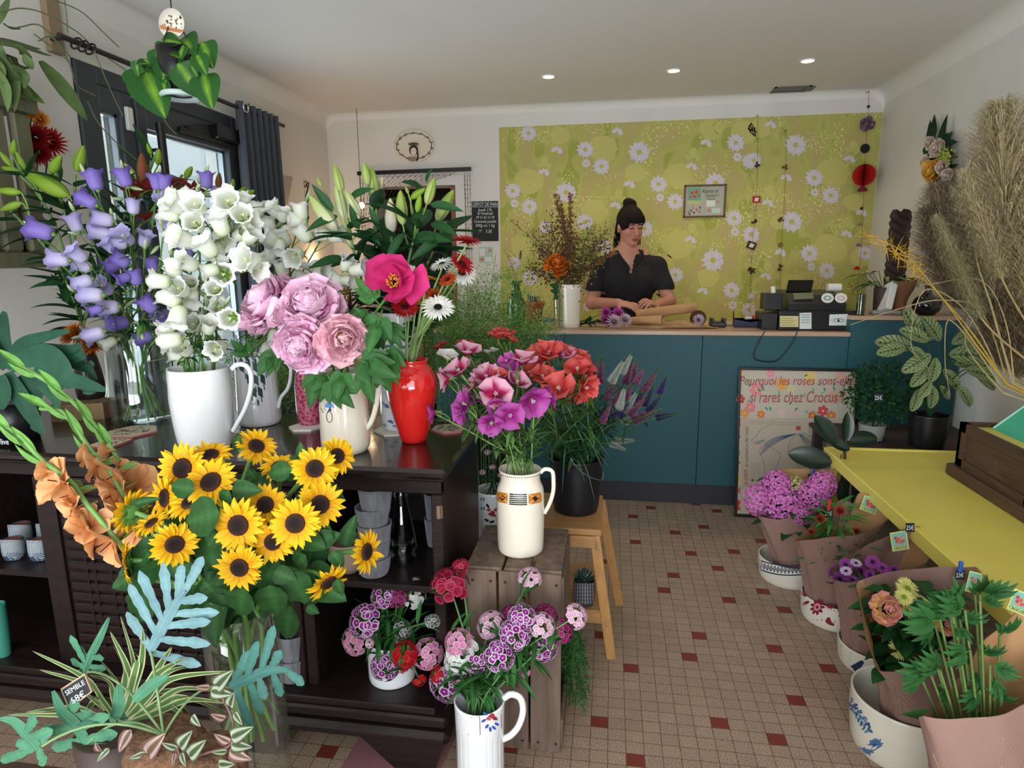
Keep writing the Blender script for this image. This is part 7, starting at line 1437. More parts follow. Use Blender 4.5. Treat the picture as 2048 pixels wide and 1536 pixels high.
# red flowers on the wall shelf, brown jar
jr=at(18,500,1.0);P=atx(20,505,XL+.22);jz=zb_+.0005
jar=thing('glass_jar','brown glass jar standing on the wall shelf at the photo edge','jar',(P[0],P[1]+.05,jz));mb=MB();lathe(mb,[(.001,jz),(.07,jz),(.075,jz+.02),(.075,jz+.11),(.05,jz+.14),(.05,jz+.16)],32,(P[0],P[1]+.05,0));mb.obj('body',glassmat('brown_glass',(.35,.2,.16),amount=.12),jar)
CRN=tpl('bloom#dahlia',t_mum(S('3c0408'),S('a01818'),70),M_PETAL);CRO=tpl('bloom#orange',t_mum(S('c04a10'),S('e0a030'),60),M_PETAL)
for i,(x,y,s_,m_,lab) in enumerate(((98,285,60,CRN,'dark red fabric flower nearest the door on the wall shelf'),(72,275,55,CRN,'dark red fabric flower behind the shelf upright'),(78,305,50,CRN,'dark red fabric flower lowest on the wall shelf'),(80,240,36,CRO,'yellow orange fabric flower above the red ones'),(62,225,34,CRO,'orange fabric flower topmost on the wall shelf'))):
    p=atx(x,y,XL+.2);b=thing('fabric_flower',lab,'fabric flower',p,'fabric flowers on the wall shelf');link('bloom',m_,b,pose(p,nrm(V(1,-1,.1)+.2*rng(i).randn(3)),i,s_*mpp(p)*1.1));mb=MB();tube(mb,[p,(XL+.12,p[1]-.03,zb_+.002)],.003,5,DGR);mb.obj('stem',M_STEM,b)
# hanging plant from the wall shelf top: long drooping leaves and thin runners
hp=thing('arching_plant','leafy plant with long arching green leaves on top of the wall shelf','plant',(XL+.2,P2[1]-.1,P2[2]+.03));A0=V(XL+.2,P2[1]-.12,P2[2]+.12)
mb=MB();lathe(mb,[(.001,P2[2]+.031),(.06,P2[2]+.031),(.075,P2[2]+.12),(.001,P2[2]+.11)],24,(A0[0],A0[1],0));mb.obj('pot',M_BLACK,hp)
def zh(x,y): return x/3.657,y/3.657
for i,q in enumerate((((30,180),(80,200),(150,210)),((-60,300),(100,320),(380,410)),((-40,320),(120,350),(240,430)),((-40,260),(60,560),(330,760)),((-20,380),(80,560),(250,740)),((300,450),(430,600),(640,885)),((-30,200),(30,60),(70,-30)),((-40,480),(40,640),(60,820)),((100,480),(180,560),(180,650)),((20,400),(150,480),(240,500)),((-60,400),(0,500),(20,620)),((180,400),(200,440),(240,510)),((-60,280),(60,300),(300,360)),((60,420),(110,580),(110,820)))):
    Q=spline([atx(*zh(x,y),XL+.34+.03*(i % 3)) for x,y in q],16);w=(.026 if i in (1,3,4,5,12) else .016)*np.sin(np.linspace(.25,PI,16))**.8;T=np.gradient(Q,axis=0);s_=np.array([nrm(np.cross(t,CF)) for t in T]);mb=MB();mb.grid(np.stack([Q-s_*w[:,None],Q-CF*.006,Q+s_*w[:,None]],1),col=S('5a7040')*(.6+.15*(i % 4)));mb.obj('leaf',M_LEAF,hp)
for i,q in enumerate((((0,90),(150,60),(330,100),(560,230),(640,300)),((400,0),(600,90),(760,240),(870,345)),((130,200),(300,190),(480,400),(540,560)),((690,370),(800,640),(900,850)),((250,250),(500,450),(560,620),(700,700)),((470,-30),(490,150),(495,240)),((640,740),(720,900),(860,1050),(1000,1170)),((1180,840),(1240,930),(1290,980)),((780,420),(900,500),(980,560)),((280,300),(370,270),(520,420)))):
    mb=MB();tube(mb,spline([atx(*zh(x,y),XL+.36) for x,y in q],20),.0022,5,S('5f6b48'));mb.obj('runner',M_STEM,hp)
# ================================================================ hanging philodendron
Y=1.75;hc=at(360,175,Y);ph_=thing('hanging_philodendron','philodendron with heart shaped variegated leaves in a hanging pot','hanging plant',(hc[0],hc[1],hc[2]))
mb=MB();lathe(mb,[(.001,-.02),(.04,-.02),(.052,.10),(.048,.10),(.001,.08)],32,tuple(hc));mb.obj('pot',M_BLACK,ph_);mb=MB();lathe(mb,[(.03,-.022),(.05,-.03),(.055,-.022),(.05,-.015)],32,tuple(hc));mb.obj('saucer',mat('pale_saucer',S('a9b8b4'),.4),ph_)
top=at(344,30,Y);mb=MB();tube(mb,[top,(top[0],top[1],ZC-.001)],.002,6); 
for k in range(3): a=k*2.09+.5;tube(mb,[top,(hc[0]+.05*math.cos(a),hc[1]+.05*math.sin(a),hc[2]+.1)],.0016,5)
mb.obj('hanging_wire',M_BLACK,ph_)
tg=thing('round_plant_tag','round printed cardboard tag hanging above the philodendron','tag',at(343,48,Y-.02));f_=planeY(Y-.02);d=Deco(f_,.0004);mb=MB();c=at(343,47,Y-.02);r0=28*mpp(c);lathe(mb,[(.0001,.001),(r0,.001),(r0,-.001),(.0001,-.001)],40);A=mb.v[-1];mb.v[-1]=np.c_[A[:,0],A[:,2],A[:,1]]+c;mb.obj('card',mat('tag_card',S('cfc8bc'),.7),tg)
f_=planeY(Y-.0212);d=Deco(f_,.0004);r_=rng(7);d.poly([(318,50),(368,60),(360,66),(322,58)],S('a8643c'))
for k in range(26): x,y=322+r_.rand()*42,30+r_.rand()*26;d.blob(x,y,2.5,1.6,r_.rand()*3,S(('6a7a4c','5a4c3c','b0a894','7a5c44')[k % 4]),.5)
d.obj('print',M_PRINT,tg)
def t_heart(mb): blade(mb,(0,0,0),(0,1,0),(0,0,1),1,.74,lambda t: np.sin(PI*np.clip(t,0,1)**0.55)**0.75,-.4,.15,12,6,fn=lambda T,Sg: mixc(S('6f9a2c'),S('23501f'),np.abs(Sg)*3.2+.9*np.sin(T*7)**2*.4))
HT=tpl('leaf#heart',t_heart,M_LEAF)
for k,(x0,y0,x1,y1) in enumerate(((280,350,330,275),(1180,300,1300,290),(1150,350,1180,530),(1250,380,1160,540),(1000,440,1000,560),(1060,430,1120,530),(1070,520,1170,820),(1010,480,1060,680),(1300,460,1480,720),(1490,540,1530,770),(1480,310,1540,470),(1380,330,1400,450),(1440,400,1500,530),(1340,330,1300,440),(1200,300,1160,420),(1220,430,1180,560),(1400,480,1440,560),(1260,290,1180,330),(1130,470,1000,440),(1330,280,1400,350),(1200,560,1190,740),(1350,440,1250,380))):
    if k: aimleaf(ph_,HT,*zh(x0,y0),*zh(x1,y1),Y-.05+.02*(k % 4),Y1=Y-.07+.02*(k % 3),w=1.1)
# ================================================================ mist of green grass behind the sideboard
gx_=at(985,720,2.5);gb=Pot('green_bucket','dark bucket behind the sideboard holding fine green panicum grass','bucket',985,1000,0.0,[(40,1100),(44,900),(48,800)],mat('bucket_plastic'),Y=2.5)
def t_mist(seed):
    def f(mb):
        r_=rng(seed)
        for i in range(54):
            a=r_.rand()*6.28;t0=.25+.6*r_.rand();L=.5*(1.05-t0*.6)*(.6+.6*r_.rand());d=nrm([math.cos(a),math.sin(a),.75]);p0=V(0,0,t0);P=bez(p0,p0+d*L*.6,p0+d*L+V(0,0,-.05),n=6);mb.grid(np.stack([P-V(.0015,0,0),P+V(.0015,0,0)],1),col=S('6f9a4c'));m=44
            for j in range(m): q=P[r_.randint(1,6)]+.035*r_.randn(3);w=.008;u=r_.randn(3)*w;v=r_.randn(3)*w;mb.add([q,q+u,q+v],tris=[[0,1,2]],col=(S('4f7a30') if j % 2 else S('86a85a')))
        tube(mb,[(0,0,0),(0,0,1)],[.004,.002],5,S('5f8a45'))
    return f
MT=[tpl('spray#%d' % i,t_mist(i),M_LEAF) for i in range(3)]
for i,(x,y,Y,x0,y0) in enumerate(((900,560,2.35,905,760),(955,570,2.4,930,760),(1005,590,2.4,960,770),(1050,640,2.4,970,780),(1085,665,2.35,985,790),(960,640,2.25,930,800),(900,640,2.2,900,800),(1020,680,2.25,950,800),(1060,590,2.45,980,760),(990,520,2.5,960,740),(470,700,2.2,480,880),(560,690,2.2,560,880),(600,700,2.15,590,880),(530,640,2.25,540,850),(740,700,2.2,745,880),(860,700,2.15,860,880),(650,620,2.3,660,840),(880,600,2.3,880,800),(940,690,2.15,920,830),(1100,640,2.3,1000,780),(920,590,2.3,915,790),(970,610,2.3,935,790),(1030,640,2.35,965,790),(1000,650,2.2,950,800),(1060,690,2.2,975,810),(935,660,2.25,925,810),(880,660,2.2,890,810),(1080,620,2.4,990,780))):
    A=at(x0,y0,Y);B=at(x,y,Y);L=np.linalg.norm(B-A)*1.05;ro_=thing('panicum_grass','wispy bright green panicum grass spray behind the jugs' if x < 800 else 'wispy bright green panicum grass spray between the red vase and the counter','grass',A,'panicum sprays behind the jugs' if x < 800 else 'panicum sprays beside the red vase');link('spray',MT[i % 3],ro_,pose(A,B-A,i,(L*1.15,L*1.15,L)))
    mb=MB();tube(mb,bez(A,(A[0],A[1],A[2]-.2),(A[0]*.6+gb.c[0]*.4,2.35,.02),n=8),.002,5,S('5f8a45'));mb.obj('stem',M_STEM,ro_)
# asparagus fern beside the crate
af=thing('asparagus_fern','feathery green fern spilling out beside the wooden crate','fern',(-.2,1.74,.015));r_=rng(3);mb=MB();lathe(mb,[(.001,0),(.05,0),(.06,.12),(.001,.11)],20,(-.2,1.74,.015));mb.obj('pot',M_BLACK,af)
for k in range(26):
    B=at(1135+r_.rand()*45,1270+r_.rand()*190,1.68+.16*r_.rand());A=V(-.17,1.72,.13);P=spline([A,(A+B)/2+V(.01,0,.16),B],14);mb=MB();tube(mb,P,.001,4,DGR)
    for i in range(2,14):
        for j in range(9): q=P[i];d=nrm(r_.randn(3)+V(0,0,-.2));blade(mb,q,d,r_.randn(3),.022+.012*r_.rand(),.0028,'grass',.3,0,2,1,S('3a6a34')*(.6+.8*r_.rand()))
    mb.obj('frond',M_LEAF,af)
# succulent
sc_=p_suc.c;su=thing('succulent','grey green succulent rosette growing in the charcoal pot','succulent',(sc_[0],sc_[1],p_suc.zt-.01));mb=MB()
for i in range(46): t=i/46;a=i*2.4;u=V(math.cos(a),math.sin(a),0);e=.1+1.2*(1-t);leafmb(mb,V(sc_[0],sc_[1],p_suc.zt-.005+.02*(1-t))+u*.005,nrm(u*math.cos(e)+V(0,0,math.sin(e))),.028+.022*t,.012,S('4f6a5c') if i % 9 else S('9fb8c4'),'ovate',.4,.6,nl=5,up=V(0,0,1)-u*.2)
mb.obj('rosette',M_LEAF,su)
# pale flowers in the floral jug
fj=p_flor.c
for i,(x,y) in enumerate(((965,945),(985,935),(1002,950),(975,905))):
    p=at(x,y,YJ-.04);b=bouquet('dianthus','dianthus','pale dianthus in the floral jug',V(fj[0],fj[1],zj+.01),V(fj[0]+.01*i,fj[1],p_flor.zt),[(x,y,YJ-.04)],.002,DGR,['thin pale pink dianthus sprig in the floral jug'])[0];link('flower_head',SWT['l'][0],b[0],pose(p,imdir(90,.4),i,.025));mb=MB();r_=rng(i)
    for q in range(26): leafmb(mb,b[1][r_.randint(8,21)],nrm(r_.randn(3)+V(0,0,.2)),.07,.006,S('2c4a34'),'grass',-.6,.2,nl=4)
    mb.obj('foliage',M_LEAF,b[0])
# ================================================================ things on the counter
def cbase(px,py,z=ZT): return atz(px,py,z)
gv=Pot('green_glass_vase','slender green glass vase with dry stems at the end of the counter','vase',1032,655,ZT,[(18,648),(19,625),(16,600),(9,580),(8,570),(15,562)],glassmat('green_glass',(.35,.62,.45),amount=.1),th=.002,n=20)
r_=rng(14)
for i,(x,y,k) in enumerate(((1008,498,0),(1015,510,1),(1022,515,1),(1040,510,2),(1036,540,0))):
    b=bouquet('dried_stalk','dried flower','dry stems in the green vase',V(gv.c[0],gv.c[1],ZT+.01),V(gv.c[0],gv.c[1],gv.zt),[(x,y,gv.Y)],.0012,S('8a7a58'),[('thin bare dry stem in the green glass vase','dry stem with small red seed husks in the green glass vase','dry stem with a dark flat seed head in the green glass vase')[k]])[0];mb=MB();P=b[1]
    if k == 1:
        for j in range(12): blade(mb,P[15+j//2]+.002*r_.randn(3),r_.randn(3),(0,0,1),.016,.008,'oval',.3,.2,3,1,S('b04434'))
        mb.obj('husk',M_DRY,b[0])
    elif k == 2: blade(mb,P[-1]-V(0,0,.03),(0.1,0,1),(0,-1,0),.06,.014,'oval',0,.2,6,2,S('4a443c'));mb.obj('seed_head',M_DRY,b[0])
tp_=Pot('terracotta_pot','small terracotta pot full of pens on the counter','pot',1068,647,ZT,[(14,643),(17,625),(19,612),(21,611),(21,603)],mat('terracotta',S('9c4f32'),.8,noise=.15,nscale=20),n=0,th=.003)
for i,(dx,c,h) in enumerate(((-14,'c9b23a',12),(-11,'22356a',16),(-7,'2a2a3a',13),(-3,'4a3a78',11),(1,'26457a',12),(4,'2a2a30',10),(8,'3a3a6a',11),(12,'d0b830',12))):
    b=at(1068+dx*.6,625,tp_.Y);t=at(1068+dx*1.1,603-h,tp_.Y-.01+.006*(i % 3));o=thing('pen','one of the coloured pens standing in the terracotta pot','pen',b,'pens in the terracotta pot');mb=MB();tube(mb,[b,t],[.0045,.0045],8,S(c));mb.obj('barrel',mat('pen_plastic',attr=True,rough=.35),o)
for i,(x0,x1,y0,y1,c,lab) in enumerate(((1082,1110,645,640,'a8998c','beige notebook at the bottom of the small stack'),(1084,1106,640,634,'2f6f78','teal notebook lying on the beige one'))):
    A=at(x0,y0,3.86);B=at(x1,y0,3.86);z0=ZT+.0005+i*.017;o=thing('notebook',lab,'notebook',(A[0],3.86,z0));mb=MB();box(mb,(A[0],3.83+.01*i,z0),(B[0],3.95,z0+.0155),bev=.002);mb.obj('cover',mat('notebook_%d' % i,S(c),.6),o)
tw=Pot('tall_white_vase','tall cream vase on the counter holding dried flowers','vase',1143,657,ZT,[(17,652),(18,620),(20,580),(21,569)],M_CRM,n=10);gg=Pot('water_glass','tall drinking glass with an orange rose in front of the cream vase','glass',1119,656,ZT,[(10,651),(12,620),(13,600),(14,588)],glassmat('tumbler_glass',(.9,.93,.92),amount=.08),th=.0015,n=8)
ROSE=tpl('bloom#rose',t_peony(80,S('c8380c'),S('f08a28'),7),M_PETAL);p=at(1114,530,gg.Y-.02);b=bouquet('rose','rose',None,V(gg.c[0],gg.c[1],ZT+.01),V(gg.c[0],gg.c[1],gg.zt),[(1114,545,gg.Y-.02)],.002,DGR,['single orange rose standing in the drinking glass'])[0];link('bloom',ROSE,b[0],pose(p,imdir(90,.6),0,40*mpp(p)*1.1))
for q,(x0,y0,x1,y1) in enumerate(((1118,575,1098,568),(1118,585,1100,580),(1125,580,1148,575),(1125,588,1148,596),(1130,580,1165,582),(1115,590,1110,600),(1112,555,1095,548))): A=at(x0,y0,gg.Y-.03);B=at(x1,y1,gg.Y-.04);mb=MB();leafmb(mb,A,B-A,np.linalg.norm(B-A),.035,S('23502a'),'ovate',-.3,.3,up=-CF);mb.obj('leaf',M_LEAF,b[0])
dc_=tw.c;dl=['dried spike bending left above the cream vase','tallest dried brown spike in the cream vase','dried umbel reaching far to the green vase side','bushy olive dried branch','brown seeded dried branch in the middle','dried branch leaning to the shopkeeper shoulder','long thin dried grass lying over the shopkeeper shoulder','dark dried branch low over the rose','pale green dried branch behind the rose']
DT_=((1112,392,0),(1140,392,0),(1020,440,1),(1065,470,2),(1130,440,3),(1215,460,2),(1228,505,0),(1062,540,3),(1180,460,2),(1100,450,3),(1150,470,3),(1190,520,2),(1080,500,3),(1200,485,3),(1122,410,0))
for i,(x,y,k) in enumerate(DT_):
    bb=bouquet('dried_branch','dried flower','dried branches in the cream vase',V(dc_[0],dc_[1],ZT+.01),V(dc_[0],dc_[1],tw.zt),[(x,y,tw.Y+.03*(i % 4)+.03)],.0018,S('5a5236'),[dl[i % 9] if i < 9 else 'brown dried branch filling the middle of the cream vase bunch'])[0];P=bb[1];mb=MB()
    for j in range(8,22):
        for q in range({0: 22,1: 5,2: 22,3: 26}[k] if j > 10 else 4):
            s_={0: .009,1: .02,2: .034,3: .032}[k];c=P[j]+s_*r_.randn(3)*(1 if k else .8);cc=S(('8a6238','8f8a48','85864a','6a4434')[k])*(.7+1.0*r_.rand());sz_=.0035+.0035*r_.rand()
            if q % 2 == 0 and k > 1: mb.grid(np.stack([np.array([P[j-1],c])-V(.0006,0,0),np.array([P[j-1],c])+V(.0006,0,0)],1),col=S('5f5a34'))
            mb.add([c+V(sz_,0,0),c+V(0,sz_,0),c-V(sz_,0,0),c-V(0,sz_,0),c+V(0,0,sz_),c-V(0,0,sz_)],tris=[[0,1,4],[1,2,4],[2,3,4],[3,0,4],[1,0,5],[2,1,5],[3,2,5],[0,3,5]],col=cc)
    mb.obj('foliage',M_DRY,bb[0])
# bouquet of dahlias lying on the counter
for i,(x,y,s_,k,lab) in enumerate(((1213,640,26,0,'round magenta dahlia nearest the leaves'),(1236,628,26,0,'magenta dahlia on top near the hand'),(1212,625,22,0,'magenta dahlia behind the others'),(1228,644,30,1,'white and purple dahlia in front'),(1250,640,26,1,'white and purple dahlia beside the paper roll'),(1192,648,10,2,'small white bud'))):
    p=at(x,y,3.72-(.05 if k == 1 else 0));zf_=nrm(-CF+CU*.4+CR*.1*(i-2));root=thing('cut_dahlia',lab+', lying on the counter','dahlia',p,'cut dahlias lying on the counter');link('bloom',[tpl('bloom#dm',t_mum(S('8a1878'),S('d060b8'),80),M_PETAL),tpl('bloom#dw',t_mum(S('7a1c5a'),S('e8d8e4'),80),M_PETAL),tpl('bloom#db',t_mum(S('c8c8b0'),S('e0e0d8'),40),M_PETAL)][k],root,pose(p,zf_,i,s_*mpp(p)*1.15));mb=MB();e=V(p[0]-.2,3.75,ZT+.008+.004*i);tube(mb,bez(p,(p+e)/2+V(0,.02,-.01),e,n=8),.002,6,DGR);mb.obj('stem',M_STEM,root)
    mb=MB(); 
    for q in range(7): leafmb(mb,e+V(.02*q,0,.005),nrm(r_.randn(3)*V(1,.6,.3)-V(.5,.4,-.2)),.06,.024,S('24502a'),'ovate',-.3,.3,nl=4)
    mb.obj('foliage',M_LEAF,root)
M_KR=mat('kraft_paper',S('b98f62'),.8,noise=.06,nscale=12,bump=.1,bscale=30,transl=.08)
def roll(name,lab,A,B,r,turns=1.6,rt=None):
    o=thing(name,lab,'paper roll',A);mb=MB();d=B-A;X,Y_,Z=frame(d);n=44;t=np.linspace(0,turns*2*PI,n);G=np.array([[A+d*f+(X*np.cos(q)+Y_*np.sin(q))*(r*(1-.35*q/(turns*2*PI))*((1-f)+(rt or 1)*f)) for q in t] for f in np.linspace(0,1,5)]);mb.grid(G);mb.obj('sheet',M_KR,o);return o
roll('kraft_roll','long kraft paper roll under the shopkeeper hands',at(1272,630,3.86),at(1392,615,3.88),.033);roll('kraft_cone','open kraft paper cone lying in front of the long roll',at(1262,635,3.72)+V(0,0,-.012),at(1326,645,3.62)+V(0,0,.012),.016,1.3,2.0)
o=thing('kraft_sheet','flat folded kraft sheet lying on the counter','paper',at(1350,650,3.7));mb=MB();A=atz(1290,652,ZT)[:2];a_=[(-.02,3.66,.001),(.30,3.68,.002),(.32,3.80,.002),(.05,3.84,.001)];mb.add([(.30+x,y,ZT+z+.0006) for x,y,z in a_]+[(.36,3.62,ZT+.03),(.42,3.7,ZT+.045)],quads=[[0,1,2,3]],tris=[[0,1,4],[1,5,4]]);mb.obj('sheet',M_KR,o)
p=at(1397,640,3.68);o=thing('wrapped_posy','tiny purple and white flower wrapped in brown paper, lying beside the card reader','posy',(p[0],3.68,ZT));link('bloom',TPL['bloom#dw'],o,pose(p,nrm(-CF+CU*.1),0,26*mpp(p)));mb=MB();X=nrm(-CF+CU*.1-CR*.3);lathe(mb,[(.045,.03),(.04,0),(.012,-.09)],24);P=mb.v[-1];x_,y_,z_=frame(X);mb.v[-1]=P[:,:1]*x_+P[:,1:2]*y_+P[:,2:]*z_+p+V(0,.02,.003);mb.obj('wrapper',mat('dark_kraft',S('7a5236'),.8),o)
o=thing('card_reader','black card reader cradle on the counter','card reader',cbase(1437,655));p=cbase(1437,655);mb=MB();w=15*mpp(p);box(mb,(p[0]-w,p[1],ZT+.0005),(p[0]+w,p[1]+.1,ZT+.03),bev=.006);box(mb,(p[0]-w,p[1]+.01,ZT+.03),(p[0]-w+.02,p[1]+.08,ZT+.05),bev=.004);box(mb,(p[0]+w-.02,p[1]+.01,ZT+.03),(p[0]+w,p[1]+.08,ZT+.05),bev=.004);mb.obj('cradle',M_BLACK,o);mb=MB();tube(mb,spline([p+V(w,.04,.01),p+V(w+.1,.03,.006),p+V(w+.15,.06,.006)],10),.003,6);mb.obj('cord',M_BLACK,o)
o=thing('blue_tray','dark blue open paper tray filled with small packets','tray',cbase(1500,656));p=cbase(1468,655);q=cbase(1540,657);mb=MB();y0=p[1];fx=q[0]-p[0]
for (a,b_,h0,h1) in (((p[0],y0),(q[0],y0),.045,.05),((p[0],y0),(p[0]+.02,y0+.16),.045,.075),((q[0],y0),(q[0]-.02,y0+.16),.05,.07),((p[0]+.02,y0+.16),(q[0]-.02,y0+.16),.04,.04)): mb.add([(a[0],a[1],ZT+.001),(b_[0],b_[1],ZT+.001),(b_[0],b_[1],ZT+h1),(a[0],a[1],ZT+h0),((a[0]+b_[0])/2,(a[1]+b_[1])/2,ZT+max(h0,h1)+(.02 if abs(a[0]-b_[0]) < .1 else -.02))],quads=[[0,1,2,3]],tris=[[3,2,4]],smooth=False)
mb.add([(p[0],y0,ZT+.002),(q[0],y0,ZT+.002),(q[0]-.02,y0+.16,ZT+.002),(p[0]+.02,y0+.16,ZT+.002)],quads=[[0,1,2,3]]);mb.obj('tray_shell',mat('navy_card',S('1c2a40'),.6),o)
for i,c in enumerate(('d8d0cc','b04a4a','c9b8a8')): P=thing('paper_packet','small %s paper packet inside the blue tray' % ('white','red','beige')[i],'packet',(p[0]+.09+.04*i,y0+.07,ZT+.003));mb=MB();box(mb,(p[0]+.07+.045*i,y0+.05,ZT+.003),(p[0]+.105+.045*i,y0+.09,ZT+.055+.006*i),bev=.002);mb.obj('packet',mat('packet_%d' % i,S(c),.7),P)
# cash drawer, register
dl_=cbase(1555,660);dr_=cbase(1708,659);y0=dl_[1]-.02;yk=at(1630,622,y0)[2]
o=thing('cash_till','wide black cash drawer with stickers on its front','cash drawer',(dl_[0],y0,ZT));mb=MB();box(mb,(dl_[0],y0,ZT+.0005),(dr_[0],y0+.36,yk),bev=.004);mb.obj('case',M_BLACK,o)
f_=planeY(y0);d=Deco(f_,.0005)
for q,c in ((((1560,632),(1597,632),(1597,654),(1560,654)),'c9bf86'),(((1599,626),(1623,625),(1623,658),(1599,658)),'cdd3d0'),(((1659,629),(1696,628),(1696,651),(1658,651)),'cfd6d4')): d.poly(q,S(c))
for k in range(4): d.stroke([(1563,637+k*4.4),(1586+k % 2*6,637+k*4.4)],1.2,S('8a8458'),1);d.stroke([(1602,630+k*5),(1620,630+k*5)],1.4,S('6a8a74'),1)
a=np.linspace(0,PI,9);d.stroke(np.c_[1677+10*np.cos(a),641-4*np.sin(a)],1.3,S('3a3a38'),1);d.stroke(np.c_[1677+10*np.cos(a),641+3*np.sin(a)],1.0,S('3a3a38'),1);d.blob(1677,641,2.6,col=S('2a2a28'),lay=1)
for k in range(12): t=PI*2*k/12;d.stroke([(1677+13*math.cos(t),640+8*math.sin(t)),(1677+15*math.cos(t),640+9.5*math.sin(t))],1.2,S('5a5a56'),1)
d.obj('sticker',M_PRINT,o)
o=thing('cash_register','black cash register with a tilted display and paper roll','cash register',(dl_[0],y0,yk));ra,rb2=at(1577,618,y0+.03),at(1692,618,y0+.03);zk2=at(1600,590,y0+.1)[2]
v=[(ra[0],y0+.03,yk+.0005),(rb2[0],y0+.03,yk+.0005),(rb2[0],y0+.32,yk+.0005),(ra[0],y0+.32,yk+.0005),(ra[0],y0+.03,yk+.035),(rb2[0],y0+.03,yk+.035),(rb2[0],y0+.32,zk2+.02),(ra[0],y0+.32,zk2+.02)];v += [(ra[0]+.01,y0+.12,zk2),(rb2[0]-.01,y0+.12,zk2)]
mb=MB();mb.add(v,quads=[[0,3,2,1],[0,1,5,4],[4,5,9,8],[8,9,6,7],[2,3,7,6]],smooth=False);mb.ngon([v[i] for i in (0,4,8,7,3)]);mb.ngon([v[i] for i in (1,2,6,9,5)]);mb.obj('case',M_BLACK,o)
s0,s1,s2,s3=at(1572,583,y0+.14),at(1623,583,y0+.14),at(1627,560,y0+.2),at(1577,560,y0+.2);mb=MB();n_=nrm(np.cross(s1-s0,s3-s0));mb.add([s0,s1,s2,s3,s0-n_*.012,s1-n_*.012,s2-n_*.012,s3-n_*.012],quads=[[0,1,2,3],[7,6,5,4],[0,4,5,1],[1,5,6,2],[2,6,7,3],[3,7,4,0]],smooth=False);mb.obj('display',mat('display_glass',S('0c0c10'),.15),o)
f_=plane(at(1600,598,y0+.06),nrm(V(0,-1,.9)));d=Deco(f_,.003);d.poly([(1586,586),(1625,585),(1628,597),(1588,599)],S('6a6a50'));d.poly([(1594,566),(1622,566),(1622,570),(1593,570)],S('9a9aa0')) if False else None
for x in (1655,1682): d.blob(x,596,12.5,10,0,S('d8d8d0'),0,24);d.blob(x,596,8,5,0,S('5a8a78') if x < 1670 else S('c9a8a0'),.6,8);d.blob(x,596,5,3,0,S('d8d8d0'),1.2,10)
d.obj('sticker',M_PRINT,o);mb=MB();c=at(1668,575,y0+.22);tube(mb,[c-V(.035,0,0),c+V(.035,0,0)],.022,20);mb.obj('paper_roll',mat('white_paper',S('dcdad2'),.8),o)
o=thing('pen_box','small black cube box with white rolled slips beside the register','box',(ra[0]-.08,y0+.02,yk));a0,a1=at(1528,617,y0+.04),at(1566,587,y0+.04);mb=MB();box(mb,(a0[0],y0+.04,yk+.0012),(a1[0],y0+.15,a1[2]),bev=.003);mb.obj('case',M_BLACK,o);mb=MB();tube(mb,[at(1547,586,y0+.08),at(1546,573,y0+.08)],.012,12);mb.obj('slip',mat('white_paper'),o)
o=thing('shelf_riser','thin white tray under the black cube box','tray',(a0[0],y0,yk));mb=MB();box(mb,(a0[0]-.01,y0+.02,ZT+.0005),(dl_[0]-.004,y0+.2,ZT+.09),bev=.002);mb.obj('riser',M_BLACK,o)
o=thing('loop_cable','black cable hanging in a loop down the teal counter front','cable',at(1550,690,YC-.02));mb=MB();tube(mb,spline([at(x,y,YC-.018) for x,y in ((1532,658),(1520,680),(1508,705),(1510,718),(1530,723),(1552,722),(1566,710),(1585,685),(1596,660))],40),.003,7);mb.obj('cord',M_BLACK,o)
# raised end of the counter
ZR2=1.0735;yr=3.62
Pot('olive_bottle','square green glass bottle beside the cash register','bottle',1722,631,ZR2,[(9,628),(9.5,600),(9,590),(9,588)],glassmat('olive_glass',(.45,.5,.15),amount=.1),th=.002,k=20)
o=thing('tablet_stand','white tablet leaning on its stand on the raised counter','tablet',(1.4,yr,ZR2));p=atz(1762,629,ZR2);mb=MB();box(mb,(p[0]-.04,p[1]-.0,ZR2+.0005),(p[0]+.1,p[1]+.07,ZR2+.02),bev=.004);mb.obj('base',mat('grey_plastic',S('9a9896'),.4),o);a,b_=at(1768,622,p[1]),at(1781,568,p[1]+.05);mb=MB();beam(mb,a,b_,.035,.10,up=(0,1,0),bev=.004);mb.obj('screen',mat('white_plastic'),o)
bv=Pot('black_vase','low round glossy black vase with a thin neck holding grass','vase',1855,631,ZR2,[(18,627),(28,620),(31,608),(24,595),(9,586),(8,574),(11,570)],mat('black_glaze',S('0c0a14'),.08,coat=.8),n=30)
for i,(x,y) in enumerate(((1840,540),(1852,530),(1860,528),(1872,540))):
    b=bouquet('dry_grass','dried grass','dry grass in the black vase',V(bv.c[0],bv.c[1],ZR2+.01),V(bv.c[0],bv.c[1],bv.zt),[(x,y,bv.Y)],.0015,S('a8863c'),['short golden dry grass stalk in the black vase'])
o=thing('wall_plug','dark plug adapter fixed on the wall behind the black vase','plug',(XR,3.9,1.2));p=atx(1912,592,XR-.02);mb=MB();box(mb,(XR-.045,p[1]-.05,p[2]-.03),(XR-.0005,p[1]+.04,p[2]+.03),bev=.005);mb.obj('case',M_BLACK,o)
pk_=Pot('kraft_wrapped_pot','pot wrapped in brown paper on the raised counter behind the tablet','pot',1800,628,ZR2,[(12,624),(16,600),(28,575),(33,562)],mat('dark_kraft'),th=.002);pp_=Pot('brown_square_pot','square brown pot behind the white tablet','pot',1765,626,ZR2,[(18,622),(19,600),(20,575)],M_LOW,Y=3.72)
hc2=thing('houseplant','green houseplant with drooping pale leaves on the raised counter','plant',(pp_.c[0],pp_.c[1],pp_.zt))
